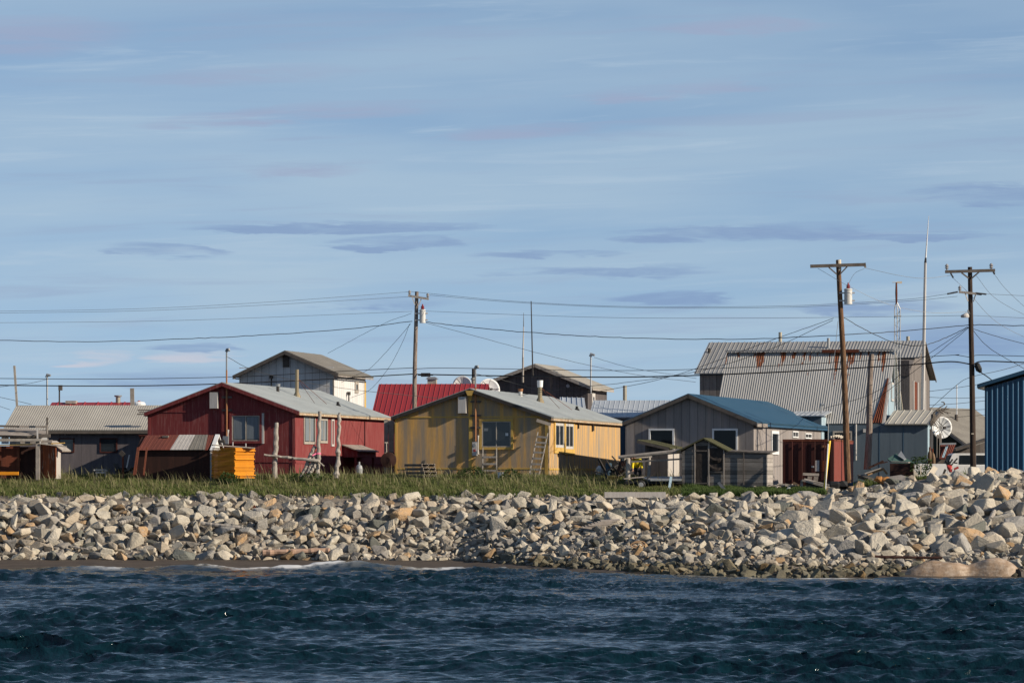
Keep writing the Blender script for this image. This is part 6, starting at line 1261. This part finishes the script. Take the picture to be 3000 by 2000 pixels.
fc = MB(); n_ = hd+Vector((-.05, -.10, -.02)); fc.tube([n_+Vector((0, .02, .03)), n_+Vector((-.01, -.015, -.01)), n_+Vector((0, .02, -.02))], [.008, .016, .010], 6); fc.build('nose', M['skin'], ps, world=True)
for sx_ in (-.035, .03): c = hd+Vector((-.035+sx_, -.085, .01)); MB().tube([c+Vector((0, -.012, 0)), c+Vector((0, .01, 0))], .011, 8).build('eye', M['hair'], ps, world=True)
c = hd+Vector((-.045, -.085, -.07)); MB().beam(c+Vector((-.02, 0, 0)), c+Vector((.02, 0, 0)), .012, .012).build('mouth', M['red'], ps, world=True)
c = hd+Vector((.09, -.01, -.01)); MB().tube([c+Vector((-.02, 0, 0)), c+Vector((.01, 0, 0))], [.03, .022], 8).build('ear', M['skin'], ps, world=True)

# ------------------------------------------------------------------ container, yard on the right
fr = Fr(2441, 198.6, 3.7, 12.5)
ct = thing('shipping_container', 'rusty dark red shipping container beside the plank shed', 'container', fr.loc, fr.rz)
_, zt_ = fr.g(2441, 1286); Wc = -fr.g(2293, 1350)[0]; Lc = fr.s_(2517, 1350)[0]; Lc = min(Lc, 7.5)
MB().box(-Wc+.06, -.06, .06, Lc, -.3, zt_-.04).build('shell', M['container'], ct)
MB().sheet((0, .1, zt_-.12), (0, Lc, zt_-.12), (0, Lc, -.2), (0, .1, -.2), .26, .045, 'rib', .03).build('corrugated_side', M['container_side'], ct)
MB().box(-Wc-.01, .03, .02, Lc+.02, zt_-.12, zt_).build('roof_rail', M['rust'], ct)
cp = MB().box(-Wc, -Wc+.14, -.02, .12, -.3, zt_-.123).build('corner_post', M['container'], ct); MB().box(-.14, .03, -.02, .12, -.3, zt_-.123).build('corner_post', M['container'], ct)
for x0, x1 in ((-Wc+.15, -Wc/2-.02), (-Wc/2+.02, -.15)):
    d_ = MB().box(x0, x1, .0, .05, .05, zt_-.15).build('door', M['container'], ct)
    for f in (.3, .75): x = x0+(x1-x0)*f; MB().tube([(x, -.05, .06), (x, -.05, zt_-.13)], .024, 6).box(x-.05, x+.05, -.04, -.002, .3, .4).box(x-.05, x+.05, -.04, -.002, zt_-.5, zt_-.4).build('locking_bar', M['container'], d_)
for px0, px1, y0, y1, m_ in ((2388, 2400, 1348, 1380, 'off_white'), (2404, 2420, 1349, 1381, 'rust_stripe'), (2377, 2387, 1364, 1369, 'off_white'), (2406, 2420, 1304, 1312, 'conduit')): a, z1 = fr.g(px0, y0); b, z0 = fr.g(px1, y1); MB().box(a, b, -.012, -.002, z0, z1).build('faded_patch', M[m_], ct)
tp_ = MB()
for i in range(5): c = P(2440+i*7, 1284-2*math.sin(i), 199.5); tp_.tube([c+Vector((-.12, 0, .06)), c+Vector((.1, .1, .12))], .055, 6)
solo('bundle', tp_, M['plaster'], 'pale bundle of rags lying on the container roof', 'bundle')
yp = thing('yellow_guard', 'bright yellow guy guard leaning in front of the container', 'guy wire', P(2418, 1440, 191.6)); MB().tube([P(2415, 1437, 191.4), P(2431, 1291, 192)], .055, 8).build('guard', M['yellow_plastic'], yp, world=True); MB().tube([P(2411, 1440, 191.4), P(2426, 1296, 192), P(2427, 1225, 192.4), P(2455, 940, D2-.1)], .012, 5).build('guy_strand', M['cable_grey'], yp, world=True); MB().tube([P(2418, 1440, 191.3), P(2426, 1300, 191.9)], .028, 6).build('pale_strip', M['white'], yp, world=True)
bn = thing('broken_bench', 'collapsed grey wooden bench in front of the container', 'bench', P(2385, 1435, 192.3))
MB().beam(P(2351, 1406, 192.2), P(2429, 1427, 192.0), .55, .09).build('seat', M['wood'], bn, world=True); MB().beam(P(2356, 1402, 192.6), P(2429, 1420, 192.6), .3, .06).build('seat', M['plank_light'], bn, world=True)
MB().beam(P(2350, 1405, 192.1), P(2347, 1436, 192.1), .13, .1).build('leg', M['wood'], bn, world=True); MB().beam(P(2352, 1388, 193), P(2399, 1390, 193), .2, .13).build('back_rail', M['wood'], bn, world=True)
for a, b in ((2373, 2371), (2391, 2389)): MB().beam(P(a, 1393, 193), P(b, 1412, 192.7), .22, .06, up=(0, 1, 0)).build('back_slat', M['wood_dark'], bn, world=True)
MB().add([P(2362, 1412, 192.3), P(2425, 1428, 192.1), P(2418, 1440, 192), P(2362, 1440, 192)]+[P(2362, 1412, 192.5), P(2425, 1428, 192.3), P(2418, 1440, 192.2), P(2362, 1440, 192.2)], [(0,1,2,3),(7,6,5,4),(0,4,5,1),(1,5,6,2),(2,6,7,3),(3,7,4,0)]).build('apron', M['wood_dark'], bn, world=True)
jr = random.Random(9); q = MB()
for i in range(26): a = P(jr.uniform(2246, 2345), 1426-jr.uniform(0, 8), 193.4+jr.uniform(-.8, 1)); q.beam(a, a+Vector((jr.uniform(-.8, .8), jr.uniform(-.3, .3), jr.uniform(-.12, .18))), jr.uniform(.05, .14), .04)
solo('broken_boards', q, M['drift'], 'scatter of broken grey boards between plank shed and bench', 'boards')
q = MB(); q.add([P(2316, 1420, 195), P(2326, 1410, 195), P(2342, 1419, 194.6), P(2330, 1426, 194.5), P(2316, 1423, 195.1), P(2326, 1413, 195.1), P(2342, 1422, 194.7), P(2330, 1429, 194.6)], [(0,1,2,3),(7,6,5,4),(0,4,5,1),(1,5,6,2),(2,6,7,3),(3,7,4,0)]); solo('bent_sheet', q, M['cardboard'], 'bent brown sheet lying at the foot of the container', 'sheet')
q = MB(); c = P(2311, 1434, 192); q.tube([c+Vector((-.1, 0, 0)), c+Vector((-.05, 0, .05)), c+Vector((.05, 0, .05)), c+Vector((.1, 0, 0))], [.04, .075, .075, .04], 10); solo('float', q, M['white'], 'small white float lying in the grass near the plank shed', 'float')
def bag(px, py, d, s, label, m='black', name='rubbish_bag', cat='bag', seed=5):
    bm = rock_mesh(seed, 18, True, (1, .8, .7)); me = bpy.data.meshes.new(name); bm.to_mesh(me); bm.free(); me.materials.append(M[m]); o = bpy.data.objects.new(name, me); COL.objects.link(o); o.location = P(px, py, d); o.scale = (s,)*3; tag(o, label, cat); return o
bag(2442, 1425, 194, .42, 'black rubbish bag left of the leaning pole foot', seed=31); bag(2462, 1420, 194.5, .40, 'black rubbish bag touching the leaning pole foot', seed=32); bag(2506, 1418, 195.5, .38, 'dark bag right of the leaning pole foot', 'navy_wall', seed=33)
# scrap yard in front of the blue annex
sb = thing('steel_box', 'rusty brown steel box among the scrap in front of the blue annex', 'box', P(2640, 1400, 194.5)); fr = Fr(2675, 194.2, P(2640, 1398, 194.2).z, 9)
a, z1 = fr.g(2607, 1357); MB().box(a, 0, 0, 1.2, -.4, z1).build('body', M['rust_dark'], sb).matrix_basis = TM[sb.name].inverted() @ (Matrix.Translation(fr.loc) @ Matrix.Rotation(fr.rz, 4, 'Z'))
MB().beam((a+.1, .6, z1+.10), (-.2, .5, z1+.05), .8, .05).build('loose_lid', M['wood'], sb).matrix_basis = TM[sb.name].inverted() @ (Matrix.Translation(fr.loc) @ Matrix.Rotation(fr.rz, 4, 'Z'))
def flat(label, name, pts, d, m, th=.05, cat='sheet'):
    v = [P(*p) if len(p) == 3 else P(p[0], p[1], d) for p in pts]; n = len(v); off = Vector((0, th*.5, -th)); q = MB().add(v+[x+off for x in v], [tuple(range(n)), tuple(range(n, 2*n))[::-1]]+[(i, (i+1) % n, (i+1) % n+n, i+n) for i in range(n)]); return solo(name, q, M[m], label, cat)
flat('shiny crumpled metal sheet on top of the scrap heap by the annex', 'metal_sheet', [(2630, 1333, 196.5), (2640, 1320, 196.8), (2655, 1343, 196.2), (2648, 1345, 196)], 0, 'grey_metal')
flat('dark bent panel under the shiny sheet on the scrap heap', 'crumpled_sheet', [(2600, 1343, 196.4), (2625, 1328, 197), (2684, 1356, 196), (2612, 1352, 195.6)], 0, 'teal')
flat('pale triangular board upright right of the steel box', 'triangle_board', [(2676, 1372), (2690, 1390), (2678, 1396)], 193.4, 'plaster', .06, 'board')
q = MB(); q.beam(P(2720, 1398, 190.6), P(2741, 1368, 190.9), .26, .07, up=(0, 1, 0)); solo('pale_board', q, M['plaster'], 'long pale board poking up from the boulders by the truck', 'board')
q = MB(); q.tube([P(2697, 1393, 192.5), P(2697, 1364, 192.5)], .03, 5); solo('stake', q, M['plaster'], 'thin wooden stake standing left of the long pale board', 'stake')
q = MB(); q.beam(P(2540, 1388, 195), P(2588, 1372, 195), .6, .16); q.beam(P(2585, 1370, 194.8), P(2599, 1388, 194.8), .12, .1); solo('wooden_sledge', q, M['cardboard'], 'tipped brown wooden sledge lying left of the steel box', 'sledge')
q = MB(); q.beam(P(2532, 1387, 194.6), P(2588, 1368, 194.7), .3, .04); solo('sledge_board', q, M['drift'], 'weathered board lying across the tipped sledge', 'board')
q = MB(); q.beam(P(2520, 1392, 195.3), P(2552, 1402, 194), .3, .07); q.beam(P(2518, 1398, 195.3), P(2560, 1410, 194), .2, .07); solo('dark_planks', q, M['wood_dark'], 'two dark planks lying right of the container foot', 'planks')
flat('large grey sheet lying on the boulders below the steel box', 'grey_sheet', [(2548, 1404, 192.6), (2640, 1390, 193), (2680, 1402, 192), (2650, 1410, 191.2), (2560, 1410, 191.8)], 0, 'wood')
q = MB(); q.beam(P(2545, 1370, 198), P(2588, 1350, 198), .15, .1); q.beam(P(2560, 1362, 198), P(2600, 1352, 198), .2, .05); solo('broken_planks', q, M['rust_dark'], 'dark broken planks leaning behind the tipped sledge', 'planks')
for i, (px, py, lab) in enumerate(((2574, 1404, 'crumpled orange foam lump, left one beside the grey sheet'), (2592, 1408, 'crumpled orange foam lump, right one beside the grey sheet'))): bag(px, py, 190.9, .27+.05*i, lab, 'orange_rust', 'foam_lump', 'foam', seed=41+i) if 'orange_rust' in M else bag(px, py, 190.9, .27+.05*i, lab, 'cardboard', 'foam_lump', 'foam', seed=41+i)
for i, (px, lab) in enumerate(((2724, 'taller brown gas cylinder at the corner of the blue annex'), (2737, 'leaning brown gas cylinder right of the taller one'))):
    t = thing('gas_cylinder', lab, 'gas cylinder', P(px, 1410, 220.2)); dx = 0 if i == 0 else -6
    pts = [P(px, 1420, 220.2), P(px+dx*.5, 1335+i*6, 220.2), P(px+dx*.7, 1325+i*6, 220.2), P(px+dx*.8, 1320+i*6, 220.2), P(px+dx*.85, 1318+i*6, 220.2)]; MB().tube(pts, [.125, .125, .10, .055, .04], 12).build('cylinder', M['bronze'], t, world=True); MB().tube([P(px+dx*.85, 1318+i*6, 220.2), P(px+dx*.9, 1309+i*4, 220.2)], [.055, .05], 8).build('valve_cap', M['rust'], t, world=True)
# mesh dish and antlers
md = dish('round wire-ribbed satellite dish beside the blue annex', P(2756, 1252, 226), .63, (.3, -1, -.02), True, postz=4.0, matd='white')
an_ = thing('antlers', 'caribou antlers mounted over the corner of the blue annex roof', 'antlers', P(2733, 1212, 221)); DA = 220.8
for nm, br in (('antler', [[(2733, 1222), (2738, 1205), (2752, 1200), (2766, 1199)], [(2766, 1199), (2775, 1188)], [(2766, 1199), (2782, 1196)], [(2758, 1200), (2770, 1207), (2786, 1209)], [(2774, 1207), (2778, 1212)], [(2752, 1200), (2762, 1212)], [(2742, 1203), (2755, 1192), (2768, 1185)], [(2768, 1185), (2765, 1178), (2757, 1177)]]), ('antler', [[(2733, 1224), (2735, 1208), (2745, 1203), (2756, 1206)], [(2756, 1206), (2766, 1212)], [(2745, 1203), (2748, 1196)]])):
    q = MB()
    for l in br: q.tube([P(x, y, DA+(.12 if br[0][1][0] > 2736 else -.12)) for x, y in l], [.045]+[.036]*(len(l)-2)+[.018], 6)
    q.build(nm, M['bone'], an_, world=True)
sk_ = rock_mesh(61, 16, True, (.6, .5, 1)); me_ = bpy.data.meshes.new('skull'); sk_.to_mesh(me_); sk_.free(); me_.materials.append(M['bone']); o = bpy.data.objects.new('skull', me_); COL.objects.link(o); o.parent = an_; o.location = (0.02, -.05, -.25); o.scale = (.25, .2, .3)
q = MB(); 
for i in range(14): c = P(2735+jr.uniform(-8, 8), 1235+jr.uniform(-8, 10), 220.6); q.tube([c, c+Vector((jr.uniform(-.25, .25), -.02, jr.uniform(-.35, .35)))], [.03, .015], 5)
solo('antler_bundle', q, M['bone'], 'bundle of smaller antlers hanging under the annex roof corner', 'antlers')
q = MB(); 
for px, y0 in ((2746, 1272), (2751, 1276), (2755, 1270), (2748, 1283)): q.beam(P(px, 1400, 221), P(px+1, y0, 221), .1, .08)
solo('pole_bundle', q, M['wood'], 'bundle of weathered poles standing beside the annex end', 'poles')
# pickup truck
DT = 209.3; fr = Fr(2776, DT, 3.55, -2)
tk = thing('pickup_truck', 'white pickup truck parked behind the boulders by the blue metal building', 'truck', fr.loc, fr.rz)
zb1 = fr.g(2690, 1358)[1]; zc1 = fr.g(2830, 1327)[1]; zs = fr.g(2830, 1362)[1]; xb0 = fr.g(2668, 1360)[0]
MB().prism([(xb0, .55), (-.02, .55), (-.02, zb1-.05), (-.12, zb1), (xb0, zb1)], 0, 1.8).build('cargo_bed', M['white'], tk)
MB().prism([(0, .5), (3.6, .5), (3.6, .95), (3.4, 1.05), (3.15, zs-.02), (0, zs-.02)], 0, 1.8).build('body', M['white'], tk)
cb = MB(); cb.prism([(.02, zs-.018), (3.1, zs-.018), (2.5, zc1-.04), (2.4, zc1), (.42, zc1), (.28, zc1-.05)], .08, 1.72); cab = cb.build('cab', M['white'], tk)
for xs in ([(.62, zs+.04), (1.45, zs+.04), (1.45, zc1-.11), (.66, zc1-.11)], [(1.56, zs+.04), (2.8, zs+.04), (2.38, zc1-.11), (1.56, zc1-.11)]): MB().prism(xs, .066, .079).build('window', M['glass'], cab)
MB().add([(.03, .2, zs+.05), (.03, 1.6, zs+.05), (.23, 1.5, zc1-.12), (.23, .3, zc1-.12)]+[(.0, .2, zs+.05), (.0, 1.6, zs+.05), (.2, 1.5, zc1-.12), (.2, .3, zc1-.12)], [(3,2,1,0),(4,5,6,7),(0,1,5,4),(1,2,6,5),(2,3,7,6),(3,0,4,7)]).build('rear_window', M['glass_dark'], cab)
MB().box(2.75, 2.92, -.14, .0, zs+.02, zs+.18).build('mirror', M['black'], tk)
for x in (xb0+.75, 2.85):
    w = MB().tube([(x, -.03, .36), (x, .2, .36)], .36, 20).build('wheel', M['black'], tk); MB().tube([(x, -.045, .36), (x, -.02, .36)], .2, 14).build('rim', M['grey_metal'], w)
for y in (.08, 1.5): MB().box(xb0-.03, xb0-.002, y, y+.2, .8, 1.1).build('tail_light', M['red_plastic'], tk)
ob = thing('outboard_motor', 'red and black outboard motor lying on the boulders in front of the truck', 'motor', P(2783, 1380, 191))
c = P(2781, 1366, 191); bm = rock_mesh(71, 18, True, (.7, .7, 1)); me_ = bpy.data.meshes.new('cowl'); bm.to_mesh(me_); bm.free(); me_.materials.append(M['red_plastic']); o = bpy.data.objects.new('cowl', me_); COL.objects.link(o); o.parent = ob; o.location = (-.02, 0, .13); o.scale = (.24, .2, .22)
q = MB()
for i in range(12): a = c+Vector((jr.uniform(-.12, .2), 0, jr.uniform(.05, .2))); q.beam(a, a+Vector((jr.uniform(-.2, .25), .05, jr.uniform(-.05, .25))), .08, .06)
q.build('engine_block', M['black'], ob, world=True); MB().beam(P(2795, 1374, 190.9), P(2808, 1368, 190.9), .12, .1).build('tiller', M['red_plastic'], ob, world=True); MB().beam(P(2770, 1374, 190.9), P(2764, 1388, 190.9), .1, .1).build('drive_leg', M['dark_iron'], ob, world=True)

# ------------------------------------------------------------------ driftwood and flotsam on the stones
def onrock(px, py, up=.22): q = hit(px, py); return q+Vector((0, -.25, up))
log('long barkless driftwood log lying at the foot of the stone bank', onrock(772, 1632), onrock(966, 1624), .15, .11, 'pinkwood' if 'pinkwood' in M else 'drift', wob=.04, seed=21)
for a, b, r, lab in (((590, 1545), (712, 1560), .10, 'split brown driftwood plank wedged in the stones at left'), ((1690, 1555), (1790, 1562), .0, ''), ((1380, 1585), (1425, 1567), .05, 'short pale stick among the stones in the middle'), ((2560, 1645), (2760, 1648), .07, 'dark wet driftwood log along the foot of the big boulders'), ((1830, 1538), (1872, 1536), .06, 'short round pale log on the stones below the timber beam'), ((1275, 1643), (1320, 1641), .05, 'thin pale stick on the sand at the foot of the stones'), ((205, 1612), (262, 1622), .05, 'thin pale branch at the foot of the stones at far left'), ((2900, 1535), (2912, 1510), .12, 'short pale stump upright between the right-hand boulders'), ((350, 1545), (392, 1535), .11, 'short pale rounded log among the stones at left')):
    if r: log(lab, onrock(*a), onrock(*b), r, r*.8, 'rust_dark' if 'dark wet' in lab else 'drift', wob=.02, seed=int(a[0]))
q = MB()
for i in range(7): a = onrock(1705+i*9, 1565-i*3, .35); q.beam(a, a+Vector((.9, .25, -.12+.03*i)), .16, .04, up=(0, 0, 1), tilt=.3)
solo('wrecked_boards', q, M['wood'], 'wrecked panel of grey boards lying on the stones in the middle', 'boards')
bag(2720, 1450, hit(2720, 1450).y-.4, .19, 'crushed bright red plastic can between the boulders on the mound', 'red_plastic', 'plastic_can', 'can', 51)
flat('torn brown cardboard sheet caught among the right-hand boulders', 'cardboard', [tuple([2925, 1520, hit(2925, 1520).y-.7]), tuple([2965, 1522, hit(2925, 1520).y-.6]), tuple([2972, 1542, hit(2925, 1520).y-.9]), tuple([2930, 1535, hit(2925, 1520).y-1.0])], 0, 'cardboard', .03)
flat('small rust coloured scrap plate among the stones at left', 'rust_plate', [tuple([728, 1482, hit(735, 1482).y-.5]), tuple([742, 1473, hit(735, 1482).y-.5]), tuple([752, 1486, hit(735, 1482).y-.6]), tuple([735, 1492, hit(735, 1482).y-.6])], 0, 'rust', .03)
cl = MB(); c = onrock(1865, 1612, .25)
for k in range(2): cl.tube([c+Vector((.28*math.cos(a*.35)+k*.1, .05*k, .12*math.sin(a*.35)+.06*k)) for a in range(19)], .028, 6)
solo('rope_coil', cl, M['cardboard'], 'tan coil of rope lying on the lower stones in the middle', 'rope')
# bloated carcass at the waterline: one continuous body
def carcass():
    y0 = 167.0; a = P(2640, 1697, y0); sc_ = y0/F; nL, nR = 44, 20; vs = []; fs = []
    prof = [(0, .04), (25, .26), (60, .46), (95, .58), (130, .60), (165, .55), (195, .38), (218, .44), (250, .64), (280, .70), (305, .66), (325, .55), (338, .42), (346, .18)]
    xs = [p[0] for p in prof]; hs = [p[1] for p in prof]
    for i in range(nL+1):
        X_ = 346*i/nL; h = float(np.interp(X_, xs, hs)); 
        for j in range(nR):
            t = 2*math.pi*j/nR; rr_ = 1+.05*math.sin(5*t+i*.5)+.04*math.sin(3*t-i*.31)
            vs.append((a.x+X_*sc_+.04*math.sin(j), y0+math.cos(t)*h*.95*rr_, -.04+math.sin(t)*h*rr_*(1.30 if math.sin(t) > 0 else .5)+.05*math.sin(i*.3)))
    for i in range(nL):
        for j in range(nR): fs.append((i*nR+j, i*nR+(j+1) % nR, (i+1)*nR+(j+1) % nR, (i+1)*nR+j))
    fs += [tuple(range(nR)), tuple(nL*nR+j for j in range(nR))]
    t = thing('carcass', 'large bloated tan animal carcass lying at the waterline on the right', 'carcass', (a.x+2.5, y0, 0)); o = MB().add(vs, fs).build('body', M['hide'], t, world=True, smooth=True); s_ = o.modifiers.new('sub', 'SUBSURF'); s_.levels = 1; s_.render_levels = 1
    MB().tube([Vector((a.x+340*sc_, y0-.35, .35)), Vector((a.x+347*sc_, y0-.42, .2)), Vector((a.x+348*sc_, y0-.45, .0)), Vector((a.x+343*sc_, y0-.5, -.1))], [.10, .16, .15, .08], 8).build('torn_end', M['hide_dark'], t, world=True)
carcass()
log('round dark wet log lying right of the carcass at the waterline', P(2893, 1680, 168.6), P(2952, 1676, 169), .26, .24, 'rust_dark', wob=.02, seed=77)
print('objects', len(bpy.data.objects))
